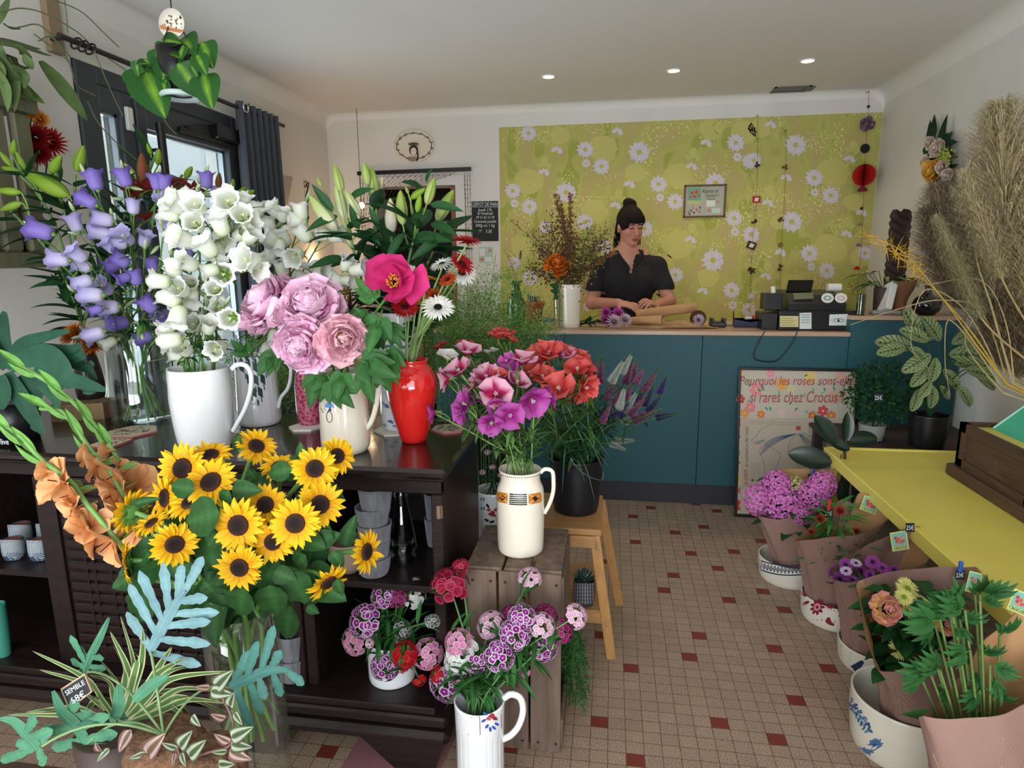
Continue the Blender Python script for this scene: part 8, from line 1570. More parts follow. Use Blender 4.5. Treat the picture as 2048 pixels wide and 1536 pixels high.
for i in range(26):
    a=i*2.4;d_=nrm([math.cos(a),math.sin(a)*.6,.5]);A=V(pp_.c[0],pp_.c[1],pp_.zt-.02);B=A+d_*V(.13,.08,.16)*(.5+.6*r_.rand());mb=MB();tube(mb,[A,B],.0016,5,DGR);leafmb(mb,B,nrm(d_+V(0,0,-.6)),.10,.026,mixc(S('3a5a34'),S('8a9a5c'),r_.rand()),'lance',-.6,.3,nl=6);mb.obj('leaf',M_LEAF,hc2)
o=thing('twisted_sculpture','dark brown twisted wicker column on the raised counter','ornament',at(1803,480,3.78));mb=MB();c0=at(1803,425,3.80);zt_,zb2=at(1803,425,3.8)[2],pk_.zt
t=np.linspace(0,1,90)
for ph in (0,PI*2/3,PI*4/3): tube(mb,np.c_[c0[0]+.03*np.cos(t*26+ph),c0[1]+.03*np.sin(t*26+ph),zt_+(ZR2-zt_)*t],.024,7)
mb.obj('column',mat('brown_wicker',S('2c1a14'),.8,bump=.4,bscale=60),o)
# wall bouquet and wire ring on the right wall
o=thing('wall_bouquet','flower arrangement with a yellow rose and dark leaves hung on the side wall','wreath',atx(1875,330,XR-.04))
def wx_(x,y,dd=.05): return atx(x,y,XR-dd)
mb=MB();nW=V(-1,-.3,0)
for i in range(34):
    A=wx_(1872+14*r_.randn(),320+28*r_.randn());B=wx_(*((1880+r_.randn()*16,250+r_.rand()*40) if i % 3 else (1905+r_.randn()*10,300+r_.rand()*80)));leafmb(mb,A,B-A,.16,.05,S('16341f')*(.7+.8*r_.rand()),'ovate',-.2,.2,up=nW,nl=5)
mb.obj('foliage',M_LEAF,o)
for k,(x,y,s_,m_) in enumerate(((1867,343,34,tpl('bloom#yr',t_peony(85,S('d8902c'),S('f0c058'),6),M_PETAL)),(1876,295,26,CR_ := tpl('bloom#cr',t_peony(86,S('c8a898'),S('e8d8cc'),6),M_PETAL)),(1860,285,18,CR_),(1885,335,22,CR_),(1895,350,18,CR_),(1850,325,16,CR_),(1868,306,14,CR_))): p=wx_(x,y,.09);link('bloom',m_,o,pose(p,nW,k,s_*mpp(p)*1.2))
mb=MB()
for i in range(40): sph(mb,wx_(1890+7*r_.randn(),312+8*r_.randn(),.1),.008,S('a8b84a'),5)
mb.obj('berries',M_PETAL,o)
o=thing('wire_ring','thin dark wire ring with small blue beads on the side wall','ornament',wx_(1962,320));mb=MB();t=np.linspace(0,2*PI,30);cR=wx_(1962,325,.02);R0=19*mpp(cR);tube(mb,np.c_[np.full(30,cR[0]),cR[1]+R0*1.9*np.cos(t),cR[2]+R0*np.sin(t)],.003,6);mb.obj('ring',M_BLACK,o)
# lamps in the far corner
M_SH=mat('linen_shade',S('cfc8bc'),.9,transl=.5)
o=thing('corner_lamp','conical pale paper wall lamp glowing in the far corner behind the bellflowers','lamp',atx(568,420,-2.11));c=atx(568,380,-2.11);m_=mpp(c);mb=MB();lathe(mb,[(28*m_,26*m_),(6*m_,-28*m_)],32,tuple(c),sx=.55);mb.obj('lamp_shade',M_SH,o);mb=MB();tube(mb,[c-V(0,0,26*m_),(XL,c[1],c[2]-26*m_)],.006,8);mb.obj('bracket',M_BLACK,o)
mb=MB();c2=at(723,411,4.6);sph(mb,c2,.022,(1,.8,.5),12);o2=thing('glowing_bulb','small warm glowing bulb seen between the lily leaves','lamp',c2);mb.obj('bulb',mat('lamp_glow'),o2);mb=MB();tube(mb,[c2+V(0,0,.02),(c2[0],c2[1],ZC-.03)],.002,5);mb.obj('cord',M_BLACK,o2)
for p_,e_ in ((c-V(0,.05,.28),2.2),(c2-V(0,.06,.05),1.4),(at(640,520,4.5),1.6)): lamp('warm_corner_light','POINT',tuple(p_),e_,(1,.62,.35),shadow_soft_size=.04)
o=thing('bare_branch','dark twisted bare branch lamp standing in the far corner','ornament',at(595,440,4.45));mb=MB()
for i in range(9): A=at(592,400,4.45);B=at(575+r_.rand()*45,360+r_.rand()*90,4.45);C=at(570+r_.rand()*50,440,4.45);tube(mb,spline([A,B,C],12),.004,5)
tube(mb,[at(592,400,4.45),(at(592,400,4.45)[0],4.45,.9)],.008,6);mb.obj('branch',mat('dark_branch',S('2c2018'),.8),o)
o=thing('corner_cabinet','pale cabinet standing in the far corner under the lamp','cabinet',(-1.85,4.6,0));mb=MB();box(mb,(-2.12,4.36,0),(-1.45,4.83,.9),bev=.005);mb.obj('body',mat('peach_cabinet',S('c9a893'),.7),o);mb=MB();box(mb,(-2.1,4.35,.05),(-1.47,4.36,.86),bev=.002);mb.obj('door',mat('peach_cabinet'),o)
# ================================================================ poster leaning on the counter
po=thing('framed_poster','large framed floral poster about roses leaning against the teal counter','poster',(.98,3.46,0));nP=nrm(V(0,-.79,.125));oP=V(.98,3.40,0);uP=nrm(V(0,.125,.79));x0,x1,hP=.695,1.285,.80
def pp3(x,h,e): return V(x,oP[1],0)+uP*h+nP*e
mb=MB()
for a,b_ in (((x0,.008),(x1,.008)),((x0,hP),(x1,hP)),((x0,0),(x0,hP)),((x1,0),(x1,hP))): beam(mb,pp3(*a,.008),pp3(*b_,.008),.014,.018,up=tuple(nP))
mb.obj('frame',M_BLACK,po);mb=MB();mb.add([pp3(x,h,e) for e in (.002,.006) for x,h in ((x0,.01),(x1,.01),(x1,hP),(x0,hP))],quads=[[4,5,6,7],[3,2,1,0]],col=(.8,.8,.8),smooth=False);mb.obj('backing',mat('poster_paper',S('bdb3a2'),.5,noise=.05,nscale=6),po)
fP=plane(oP+nP*.006,nP);d=Deco(fP,.0003);r_=rng(21)
def zp(x,y): return 1400+x/4.2675,700+y/4.2675
for i,(x,y,r,c) in enumerate(((350,200,22,'d8c04a'),(600,200,40,'e08aa8'),(700,290,55,'e0a050'),(480,340,60,'dc8a90'),(345,420,40,'c83a3c'),(430,490,50,'d8808c'),(520,550,36,'d8743c'),(380,540,40,'d8924a'),(1050,520,48,'c8404a'),(960,560,40,'d86a34'),(1120,560,44,'cf7440'),(940,230,60,'d8b878'),(1200,230,50,'cf9a98'),(1150,400,60,'c9a090'),(820,540,40,'c8a8b0'),(700,540,34,'d0b4b8'),(345,620,36,'c8383c'),(345,1330,50,'c83830'),(440,1380,30,'c04038'),(350,1200,30,'cf5a4a'),(340,1110,24,'d8c04a'),(780,330,34,'c9c490'))): d.flower5(*zp(x,y),r/4.27,S(c),S('d8b848'),6,.2*(i % 3),i)
for i in range(46):
    x,y=((380+r_.rand()*900,190+r_.rand()*380) if i < 34 else (330+r_.rand()*40,640+r_.rand()*700));d.blob(*zp(x,y),4.2,1.9,r_.rand()*3,S(('2f8a62','5fae84','a8c8ae')[i % 3]),1.2)
d.poly([zp(*q) for q in ((345,580),(1300,580),(1300,1390),(345,1390))],S('b5a896'),3);MC=S('5a7078')
for L_ in (((480,740),(520,680),(600,640),(640,625)),((480,740),(440,770),(470,800),(520,790)),((500,860),(540,940),(560,1080),(610,1130),(650,1000),(690,900),(640,850),(560,800)),((750,860),(770,780),(840,720),(900,780),(1000,820),(960,900)),((870,700),(960,740),(1020,700)),((750,860),(800,940),(860,1010))): d.stroke(spline([zp(*q) for q in L_],16),.9,MC,4)
for k in range(6): d.stroke(spline([zp(510+k*8,900-k*20),zp(650,790-k*9),zp(820,715)],8),1.1,S('3c5878'),4.5)
for k in range(4): d.stroke([zp(840+k*8,715),zp(900+k*22,800),zp(980+k*14,870)],1.1,S('3c5878'),4.5)
d.poly([zp(*q) for q in ((818,650),(860,650),(860,684),(818,684))],S('b8404a'),5);d.blob(*zp(525,838),4,col=S('c88a90'),lay=5);d.blob(*zp(448,1110),2.4,col=S('8c2430'),lay=5)
for k in range(14): d.stroke([zp(430,960+k*12),zp(520 if k % 3 else 480,960+k*12)],.6,S('8c8478'),4)
for k in range(4): d.stroke([zp(430+k % 2*220,610+k*10),zp(640+k % 2*230,610+k*10)],1.6,S('9c9688'),4)
d.obj('print',M_PRINT,po);MRI=mat('coral_ink',S('a8484a'),.6);o_=dict(e=.004)
write(fP,'Pourquoi les roses sont-elles',*zp(830,265),236,19,MRI,po,.004,.25,.0);write(fP,'si rares chez Crocus ?',*zp(820,405),190,24,MRI,po,.004,.25)
write(fP,'LA CARTE',*zp(395,1090),32,8,mat('red_ink',S('a83440'),.6),po,.004,rot=-PI/2);write(fP,'du commerce des roses',*zp(398,830),80,7,mat('grey_ink',S('5a5450'),.6),po,.004,.2,rot=-PI/2);write(fP,'Suisse',*zp(510,780),18,6,mat('blue_ink',S('33506c'),.6),po,.004,.2,rot=-.3)
# ================================================================ bowls on the floor
BW={}
for nm_,lab,cx,base,prof in (('lattice_bowl','white enamel bowl with a dark blue lattice band, furthest along the floor',1578,1172,[(44,1168),(58,1154),(64,1132),(65,1112)]),('red_flower_bowl','white enamel bowl painted with dark red flowers and net',1668,1259,[(50,1252),(65,1234),(70,1210),(71,1188)]),('lined_bowl','cream bowl with a square of dark lines, between the red and the blue flower bowls',1748,1353,[(55,1347),(72,1325),(78,1300),(79,1284)]),('blue_flower_bowl','big cream bowl painted with blue flowers, nearest and widest on the floor',1805,1532,[(70,1525),(100,1495),(114,1440),(116,1390)])):
    BW[nm_]=Pot(nm_,lab,'bowl',cx,base,0.0,prof,mat('enamel',S('d6d0c0'),.25,coat=.4),th=.006)
NV=S('1f2e52');b=BW['lattice_bowl'];d=b.deco()
for k in range(-9,10): x=1578+k*6.8;y=1133+(1-((k*6.8)/65)**2)*13-6;d.poly([(x-3.4,y),(x,y-7),(x+3.4,y),(x,y+7)],NV);d.poly([(x-1.6,y),(x,y-4),(x+1.6,y),(x,y+4)],S('d6d0c0'),1);d.stroke([(x,y-2),(x,y+3)],1.2,NV,2)
for yy in (-9,9): xs2=np.linspace(1517,1639,24);d.stroke(np.c_[xs2,1133+yy+(1-((xs2-1578)/65)**2)*13-6],2.2,NV)
d.obj('painted_band',M_PAINT,b.root);RD=S('7a1c34');d=BW['red_flower_bowl'].deco()
for x,y,r in ((1636,1214,15),(1720,1220,12)): 
    for k in range(9): t=k*.7;d.blob(x+r*.6*math.cos(t),y+r*.7*math.sin(t),r*.36,r*.2,t,RD,.1*k)
    d.blob(x,y,r*.42,r*.5,0,S('c89098'),1.5);d.blob(x,y,r*.2,r*.24,0,RD,2)
for x,y,ro in ((1606,1188,.6),(1612,1206,-.4),(1660,1213,.3),(1664,1238,.6),(1684,1232,.4),(1690,1214,-.3)): d.blob(x,y,8,3.4,ro,RD,.3)
for k in range(6): d.stroke([(1646+k*6,1214),(1640+k*6,1236)],1,RD);d.stroke([(1645,1216+k*4),(1680,1218+k*4)],1,RD)
d.obj('painted_flowers',M_PAINT,BW['red_flower_bowl'].root);d=BW['lined_bowl'].deco()
for k in range(7): d.stroke([(1681,1290+k*4.6),(1704,1305+k*4.9)],1.1,NV)
for x,y,x2,y2 in ((1681,1290,1681,1318),(1704,1305,1704,1335)): d.stroke([(x,y),(x2,y2)],1.2,NV)
d.daisy(1726,1328,9,NV,NV,10);d.obj('painted_lines',M_PAINT,BW['lined_bowl'].root);d=BW['blue_flower_bowl'].deco();B3=S('2f5078'); 
d.daisy(1761,1489,15,S('4a6f94'),B3,20,rc=.3); 
for i in range(34): t=i/34;x,y=1694+t*54+4*math.sin(i*2.4),1402+t*62+8*math.cos(i*2.4);d.blob(x,y,5,2.6,i*1.3,S(('2f5078','5a7f9c','3c6488')[i % 3]),.1*(i % 4))
d.stroke(spline([(1728,1440),(1732,1434),(1738,1440),(1734,1448)],10),1.3,B3,1);d.obj('painted_flowers',M_PAINT,BW['blue_flower_bowl'].root)
# ================================================================ kraft wrapped plants
M_PNK=mat('pink_wrap',S('97776c'),.75,transl=.08,bump=.25,bscale=22); 
def wrap(lab,cx,bpy,zb2,r0,ctl,Y,pot_h=.1,R=.11,dy=0.0):
    o=thing('wrapped_plant_paper',lab,'wrapping paper',at(cx,bpy,Y)*V(1,1,0)+V(0,0,zb2));c=at(cx,bpy,Y);n=72;th=np.array([q[0] for q in ctl])*PI/180;P=np.array([at(q[1],q[2],Y+dy-R*math.cos(q[0]*PI/180)) for q in ctl])
    T=np.r_[th-2*PI,th,th+2*PI];PP=np.r_[P,P,P];a=np.linspace(0,2*PI,n,endpoint=False);E=np.stack([np.interp(a,T,PP[:,k]) for k in range(3)],1);E=(np.roll(E,1,0)+2*E+np.roll(E,-1,0))/4
    B=np.stack([c[0]+r0*np.sin(a),Y-r0*np.cos(a),np.full(n,zb2)],1);B += (np.sin(a*7)*.003)[:,None]*np.stack([np.sin(a),-np.cos(a),a*0],1);f=np.linspace(0,1,14)[:,None,None];g_=np.concatenate([f**1.7,f**1.7,f],-1);G=B[None]*(1-g_)+E[None]*g_;ctr=np.array([c[0],Y,0]);rad=G-ctr;rad[...,2]=0;rad /= np.linalg.norm(rad,axis=-1,keepdims=True)+1e-9;G=G+rad*(.012*np.sin(PI*f)+.003*np.sin(a*9+f[...,0]*4)[...,None]*f)
    mb=MB();mb.grid(G,wrap=True);mb.obj('outer_sheet',M_PNK,o);mb=MB();mb.grid(G-rad*.002,wrap=True);mb.obj('inner_sheet',M_KR,o)
    mb=MB();r_=rng(int(cx))
    for k in range(90):
        i=r_.randint(n);j=r_.randint(1,10);L_=[G[j+m,(i+int(m*m*.25*(1 if k % 2 else -1))) % n]+rad[j+m,(i+int(m*m*.25*(1 if k % 2 else -1))) % n]*.0012 for m in range(4)];tube(mb,L_,.0011,3)
    mb.obj('leaf_emboss',mat('wrap_vein',S('b58f86'),.7),o)
    p=thing('nursery_pot','dark pot inside the '+lab.replace('wrapping paper','wrap'),'pot',(c[0],Y,zb2));mb=MB();lathe(mb,[(.001,zb2+.004),(r0*.8,zb2+.004),(r0*.92,zb2+pot_h),(.001,zb2+pot_h-.01)],24,(c[0],Y,0));mb.obj('body',M_BLACK,p);return o,V(c[0],Y,zb2+pot_h)
def stamp(px,py,w,h,Y,rot,par,n=None):
    f_=plane(at(px,py,Y),nrm(-CF) if n is None else n);d=Deco(f_,.0006);c,s_=math.cos(rot),math.sin(rot);q=lambda u,v: (px+u*c-v*s_,py+u*s_+v*c)
    d.poly([q(-w/2,-h/2),q(w/2,-h/2),q(w/2,h/2),q(-w/2,h/2)],S('c4cc80'));d.poly([q(-w*.42,-h*.43),q(w*.42,-h*.43),q(w*.42,h*.25),q(-w*.42,h*.25)],S('6fb0a0'),1)
    for k,(u,v) in enumerate(((0,-.1),(.17,-.2),(-.15,0),(.1,.06),(-.05,.12),(-.2,-.18),(.24,.02))): d.flower5(*q(u*w,v*h),w*.11,S(('c85a4c','d8887a','c83c34')[k % 3]),S('8c2424'),lay=2)
    d.obj('stamp_sticker',M_PRINT,par);write(f_,'CROCUS',*q(0,h*.37),w*.8,h*.17,mat('stamp_ink',S('4f7a5c'),.7),par,.003,rot=rot)
def ptag(px,py,Y,s_,clip,lab):
    o=thing('price_tag',lab,'price tag',at(px,py,Y),'clipped price tags');f_=plane(at(px,py,Y),-CF);d=Deco(f_,.0006);d.poly([(px-9,py-9),(px+9,py-9),(px+9,py+9),(px-9,py+9)],S('161c26'));d.obj('tag',M_PRINT,o);write(f_,s_,px,py+1,15,9,M_WHITEINK,o,.0015)
    if clip: mb=MB();beam(mb,at(px-1,py-6,Y-.004),at(px+2,py-27,Y-.004),.007,.008,up=tuple(-CF));beam(mb,at(px+1,py-6,Y+.004),at(px+4,py-27,Y+.006),.007,.006,up=tuple(-CF));mb.obj('clothes_peg',mat('peg_'+clip,S(clip),.5),o)
b=BW['lattice_bowl'];o1,c1=wrap('pinkish wrapping paper with the tall pointed flap around the pink hydrangea',1585,1122,.012,.065,[(0,1560,1040),(40,1630,1022),(75,1672,975),(100,1684,900),(125,1680,940),(160,1655,938),(200,1555,938),(235,1535,960),(270,1513,1028),(320,1520,1034)],b.c[1]); 
b=BW['red_flower_bowl'];o2,c2=wrap('wrapping paper with two pointed corners around the red strawflowers',1648,1214,.012,.058,[(0,1650,1076),(40,1730,1068),(80,1782,1036),(110,1786,1028),(140,1745,990),(165,1720,985),(180,1705,1010),(200,1688,996),(235,1630,1045),(270,1589,1082),(320,1600,1082)],b.c[1],dy=-.13);stamp(1740,1010,34,30,b.c[1]-.06,.35,o2)
b=BW['lined_bowl'];o3,c3=wrap('wrapping paper holding purple daisies, with a stamp sticker',1725,1305,.012,.058,[(0,1700,1166),(45,1800,1150),(80,1862,1120),(110,1862,1095),(140,1838,1050),(170,1800,1062),(200,1730,1092),(240,1672,1128),(270,1660,1150),(320,1672,1162)],b.c[1],dy=-.2);stamp(1799,1082,34,38,b.c[1]-.15,-.15,o3)
b=BW['blue_flower_bowl'];o4,c4=wrap('tall brown wrapping paper open around the yellow and pink dahlias',1822,1470,.012,.075,[(0,1790,1345),(35,1850,1318),(70,1930,1260),(95,1975,1160),(130,1955,1134),(180,1860,1135),(215,1770,1145),(250,1715,1162),(275,1712,1180),(310,1735,1290),(335,1752,1340)],b.c[1],R=.1,dy=-.2);stamp(1948,1165,28,42,b.c[1]-.17,.25,o4)
Y5=1.28;o5,c5=wrap('nearest wrapping paper with an embossed leaf pattern around the green peony plant',1985,1640,0.0,.10,[(0,1900,1440),(35,2010,1430),(70,2110,1380),(110,2160,1200),(150,2110,1190),(190,2040,1215),(230,1960,1290),(260,1880,1400),(290,1838,1436),(330,1842,1432)],Y5,.14);stamp(2040,1205,40,44,Y5+.1,.4,o5)
ptag(1625,957,BW['lattice_bowl'].c[1]+.05,'34€','2f6ab8','small black tag reading 34€ clipped with a blue peg behind the pink hydrangea');ptag(1657,1027,BW['red_flower_bowl'].c[1]-.08,'23€','c83a2c','small black tag clipped with a red peg by the strawflowers');ptag(1820,1055,BW['lined_bowl'].c[1]-.17,'25€',None,'small black tag reading 25€ hooked under the yellow table edge');ptag(1920,1150,BW['blue_flower_bowl'].c[1]-.14,'23€','2a5ca8','small black tag reading 23€ clipped with a blue peg above the dahlias')
def potplant(name,lab,cat,c,fl,tp2,lc,ln,spread,seed,Ll=.08,lw=.03,kind='ovate',dyf=-.03):
    root=thing(name,lab,cat,c);r_=rng(seed);fc=np.mean([at(f[0],f[1]+22,c[1]+dyf+.03) for f in fl],0) if fl else c+V(0,0,.22)
    for i,(px,py,s_,k) in enumerate(fl):
        p=at(px,py,c[1]+dyf+.04*r_.randn());z=nrm(-CF+CU*.7+.35*r_.randn(3));mb=MB();tube(mb,bez(c,c*.4+p*.6+V(0,0,-.02),p,n=8),.0022,5,DGR*1.3);mb.obj('stem',M_STEM,root);link('bloom',tp2[k],root,pose(p,z,i,s_*mpp(p)*1.1))
    mb=MB()
    for i in range(ln): a=i*2.4;q=fc+V(math.cos(a)*spread*r_.rand()*.8,math.sin(a)*spread*r_.rand()*.8,.05*r_.randn());leafmb(mb,q,nrm(V(math.cos(a),math.sin(a),.5*r_.rand())-CF*.2),Ll*(.7+.6*r_.rand()),lw,lc*(.6+.8*r_.rand()),kind,-.6,.3,nl=5,up=(0,0,1))
    mb.obj('foliage',M_LEAF,root);return root
def t_hyd(c0,c1,n=64):
    def f(mb):
        r_=rng(6)
        for i in range(n):
            el=math.acos(1-(i+.5)/n*1.5);a=i*2.4;nn=V(math.sin(el)*math.cos(a),math.sin(el)*math.sin(a),math.cos(el));p=nn*.46;X,Y_,Z=frame(nn+.3*r_.randn(3),r_.randn(3))
            for k in range(5): u=X*math.cos(k*1.257)+Y_*math.sin(k*1.257);blade(mb,p,nrm(u+nn*.4),nn,.13,.12,'fan',-.5,.3,3,3,fn=lambda T,Sg: mixc(c0,c1,T),wav=.05)
    return f
HY=tpl('bloom#hy',t_hyd(S('c04fa8'),S('ea9ad6')),M_PETAL);HYC=tpl('bloom#hc',t_hyd(S('a8b460'),S('dcd8a8'),40),M_PETAL)
potplant('hydrangea','pink hydrangea with one pale yellow head in the wrapped pot furthest along','hydrangea',c1,[(1523,1000,62,0),(1553,970,52,0),(1562,1008,70,0),(1625,990,56,0),(1645,970,50,0),(1598,1028,40,0),(1591,972,36,1)],(HY,HYC),S('1f4a24'),40,.09,1,.10,.055);STR=tpl('bloom#st',t_mum(S('5a1410'),S('a83c30'),60),M_PETAL)
potplant('strawflower','red strawflower plant with narrow green leaves in the twin-cornered wrap','strawflower',c2,[(1640,1038,22,0),(1680,1022,24,0),(1623,1064,18,0),(1713,1063,18,0)],(STR,),S('3c7a34'),90,.08,2,.08,.014,'lance',-.15);OST=tpl('bloom#os',t_gerb(5,S('6a1c64'),S('9c4a9c'),S('14102c')),M_PETAL);OSW=tpl('bloom#ow',t_gerb(6,S('9c6aa4'),S('d8c4d8'),S('14102c')),M_PETAL)
potplant('osteospermum','purple osteospermum daisies filling the third wrap','daisy plant',c3,[(1668,1145,30,0),(1692,1130,28,0),(1680,1158,30,0),(1722,1143,32,0),(1745,1124,28,0),(1705,1160,28,0),(1765,1136,24,0),(1712,1126,22,1),(1788,1140,22,0),(1692,1142,22,1),(1740,1150,24,0)],(OST,OSW),S('2a4a2c'),40,.07,3,.05,.016,dyf=-.21)
DY=tpl('bloom#dy',t_gerb(7,S('b8b84a'),S('dcd88c'),S('7a8a2c')),M_PETAL);DP=tpl('bloom#dp',t_peony(88,S('d8b048'),S('d8848c'),4,.5),M_PETAL)
potplant('dahlia_plant','dahlia plant with pale yellow and pink edged flowers in the tall brown wrap','dahlia',c4,[(1815,1178,46,0),(1808,1194,34,0),(1846,1205,34,0),(1752,1210,26,0),(1815,1222,36,0),(1772,1218,52,1),(1758,1250,46,1),(1840,1290,48,1),(1802,1298,44,0),(1870,1218,30,0),(1890,1250,34,1)],(DY,DP),S('234a22'),70,.08,4,.08,.045,dyf=-.2)
pe=potplant('peony_plant','leafy green peony plant without flowers in the nearest wrap','peony plant',c5,[],(),S('2f6a30'),30,.1,5,.1,.04);r_=rng(33)
for i,(x,y,x2,y2) in enumerate(((1900,1180,1870,1230),(1960,1190,2050,1180),(1960,1200,2010,1215),(1950,1190,1985,1160),(1900,1230,1850,1210),(1880,1240,1800,1250),(1870,1250,1830,1290),(1920,1240,1985,1240),(1910,1250,1950,1290),(1840,1350,1810,1390),(1860,1345,1800,1350),(1880,1340,1850,1320),(1880,1370,1900,1410),(1960,1310,2020,1300),(1980,1330,2050,1360),(1960,1340,1950,1400),(1990,1350,2010,1420),(1940,1300,1890,1330),(2000,1270,2048,1240),(1960,1380,1930,1430),(1900,1200,1930,1170),(1850,1260,1860,1300),(1990,1390,2040,1410),(1930,1220,1890,1200))):
    A,B=at(x,y,Y5-.03*(i % 3)),at(x2,y2,Y5-.05-.03*(i % 3));mb=MB();tube(mb,bez(c5,(c5*.4+A*.6)+V(0,0,.02),A,n=8),.0025,5,S('5f7a40'));mb.obj('stem',M_STEM,pe);leaflet_spray(pe,A,B-A,np.linalg.norm(B-A)*.92,S('2c5a2c'),i,7,.30)
# ================================================================ potted plants behind the table
bn=thing('plant_bench','low dark bench behind the yellow table carrying potted plants','bench',(1.4,3.1,0));mb=MB();box(mb,(1.05,2.95,.50),(1.75,3.46,.52),bev=.003);mb.obj('top',M_LOW,bn)
for x,y in ((1.08,2.99),(1.72,2.99),(1.08,3.4),(1.72,3.4)): mb=MB();box(mb,(x-.02,y-.02,0),(x+.02,y+.02,.5));mb.obj('leg',M_LOW,bn)
bx_=Pot('ribbed_grey_pot','small pale grey ribbed pot holding the little boxwood','pot',1743,884,.5205,[(23,880),(26,865),(28,848)],mat('grey_ceramic',S('8f918c'),.6,bump=.5,bscale=120));bo=thing('boxwood','small bushy dark green shrub growing in the pale grey pot','shrub',(bx_.c[0],bx_.c[1],bx_.zt));r_=rng(8);mb=MB();cb=at(1765,785,bx_.c[1]); 
for i in range(1500): q=nrm(r_.randn(3))*(r_.rand()**.4);p=cb+q*V(.17,.13,.155);blade(mb,p,nrm(q+.6*r_.randn(3)),nrm(q+.3),.020,.013,'oval',-.3,.2,2,2,S('1f4424')*(.6+1.0*r_.rand()))
for i in range(14): tube(mb,bez((bx_.c[0],bx_.c[1],bx_.zt-.02),cb*.5+V(bx_.c[0],bx_.c[1],bx_.zt)*.5,cb+r_.randn(3)*.07,n=6),.002,5,DGR)
mb.obj('foliage',M_LEAF,bo);ptag(1757,795,bx_.c[1]-.17,'25€',None,'small dark tag reading 25€ stuck in the little boxwood')
cp=Pot('black_planter','large black planter holding the calathea behind the yellow table','planter',1855,900,.5205,[(36,893),(40,860),(43,828)],M_BLACK);ca=thing('calathea','calathea with pale oval leaves striped dark green, in the black planter','plant',(cp.c[0],cp.c[1],cp.zt))
CALM=tpl('leaf#cal',lambda mb: blade(mb,(0,0,0),(0,1,0),(0,0,1),1,.46,'oval',-.5,.3,30,10,fn=lambda T,Sg: mixc(mixc(S('8f9a68'),S('2c4a30'),(np.abs(((T*8-np.abs(Sg)*1.6) % 1)-.5) < .16)*1.0),S('2c4a30'),(np.abs(Sg) < .08)*1.0)),M_LEAF)
def zc2(x,y): return 1440+x/3.368,700+y/3.368
for i,(x0_,y0_,x1_,y1_) in enumerate(((1330,-60,1280,-280),(1250,-20,1070,15),(1420,30,1240,145),(1450,50,1440,225),(1300,-20,1070,-70),(1500,130,1640,265),(1400,110,1300,250),(1540,30,1900,30),(1560,80,1730,100),(1600,60,1850,100),(1700,130,1895,260),(1420,210,1350,330),(1480,240,1560,330),(1430,240,1440,400),(1340,260,1310,420),(1650,130,1890,180),(1350,-60,1500,-160),(1560,-40,1720,-140),(1380,60,1300,-20),(1600,240,1720,380),(1300,120,1240,130),(1480,-60,1400,-230),(1640,-20,1800,-90),(1400,-60,1240,-150))):
    Yc=cp.c[1]-.05-.03*(i % 4);A=at(*zc2(x0_,y0_),Yc);mb=MB();c0=V(cp.c[0],cp.c[1],cp.zt-.02);tube(mb,bez(c0,c0*.5+A*.5+V(0,0,.08),A,n=9),.0025,5,DGR);mb.obj('stalk',M_STEM,ca);aimleaf(ca,CALM,*zc2(x0_,y0_),*zc2(x1_,y1_),Yc,w=1.05,Y1=Yc-.03)
fi=thing('rubber_plant','rubber plant with big glossy near black leaves between the poster and the table','plant',at(1690,1000,2.75)*V(1,1,0));M_FIC=mat('rubber_leaf',attr=True,rough=.28,spec=.5);FIL=tpl('leaf#fic',lambda mb: leafmb(mb,(0,0,0),(0,1,0),1,.46,S('16261c'),'oval',-.3,.3,nl=12,vein=1.9),M_FIC);cf=fi.location;mb=MB();lathe(mb,[(.001,0),(.07,0),(.09,.16),(.001,.15)],28,tuple(cf));mb.obj('pot',M_BLACK,fi);mb=MB();tube(mb,spline([(cf[0],cf[1],.15),at(1690,930,2.75),at(1686,850,2.75)],12),.006,7,S('3a2a20'));mb.obj('stem',M_STEM,fi)
for i,q in enumerate(((1672,890,1635,830),(1690,885,1700,825),(1665,925,1578,905),(1690,880,1760,876),(1680,960,1690,1010),(1700,900,1660,880),(1700,940,1740,990),(1672,885,1640,870))): aimleaf(fi,FIL,*q[:2],*q[2:],2.72,w=1.1 if i != 1 else .9)
# ================================================================ pampas grass in the green planter
def t_pamp(seed,c0,c1,n=2600,sp=.16):
    def f(mb):
        r_=rng(seed);t=r_.rand(n)*.93+.04;a=r_.rand(n)*6.283;R=sp*np.sin(PI*t**.75)**.6*(.3+.7*r_.rand(n));L=.16*(.5+.6*r_.rand(n));dr=np.stack([np.cos(a),np.sin(a),.55+.5*r_.rand(n)],1);b0=np.stack([R*.25*np.cos(a),R*.25*np.sin(a),t-.03],1);p1=b0+dr*(R*.9)[:,None];p2=p1+np.stack([np.cos(a)*L*.35,np.sin(a)*L*.35,-L*.15+.10*L*r_.randn(n)],1)+.015*r_.randn(n,3);w=.0022
        tx=np.stack([-np.sin(a),np.cos(a),a*0],1)*w;v=np.stack([b0-tx*.4,b0+tx*.4,p1-tx,p1+tx,p2],1).reshape(-1,3);k=np.arange(n)[:,None]*5;c=mixc(c0,c1,r_.rand(n)*.7+t*.3);mb.add(v,quads=k+np.array([0,1,3,2]),tris=k+np.array([2,3,4]),col=np.repeat(c,5,0))
    return f
PMP=[tpl('plume#l',t_pamp(1,S('bfae84'),S('ebdfbc'),4600,.24),M_DRY),tpl('plume#b',t_pamp(2,S('7a6654'),S('b8a488'),4200,.27),M_DRY),tpl('plume#g',t_pamp(3,S('9c9870'),S('ccc49c'),2800,.15),M_DRY)]
pb_=V(1.63,2.43,.863)
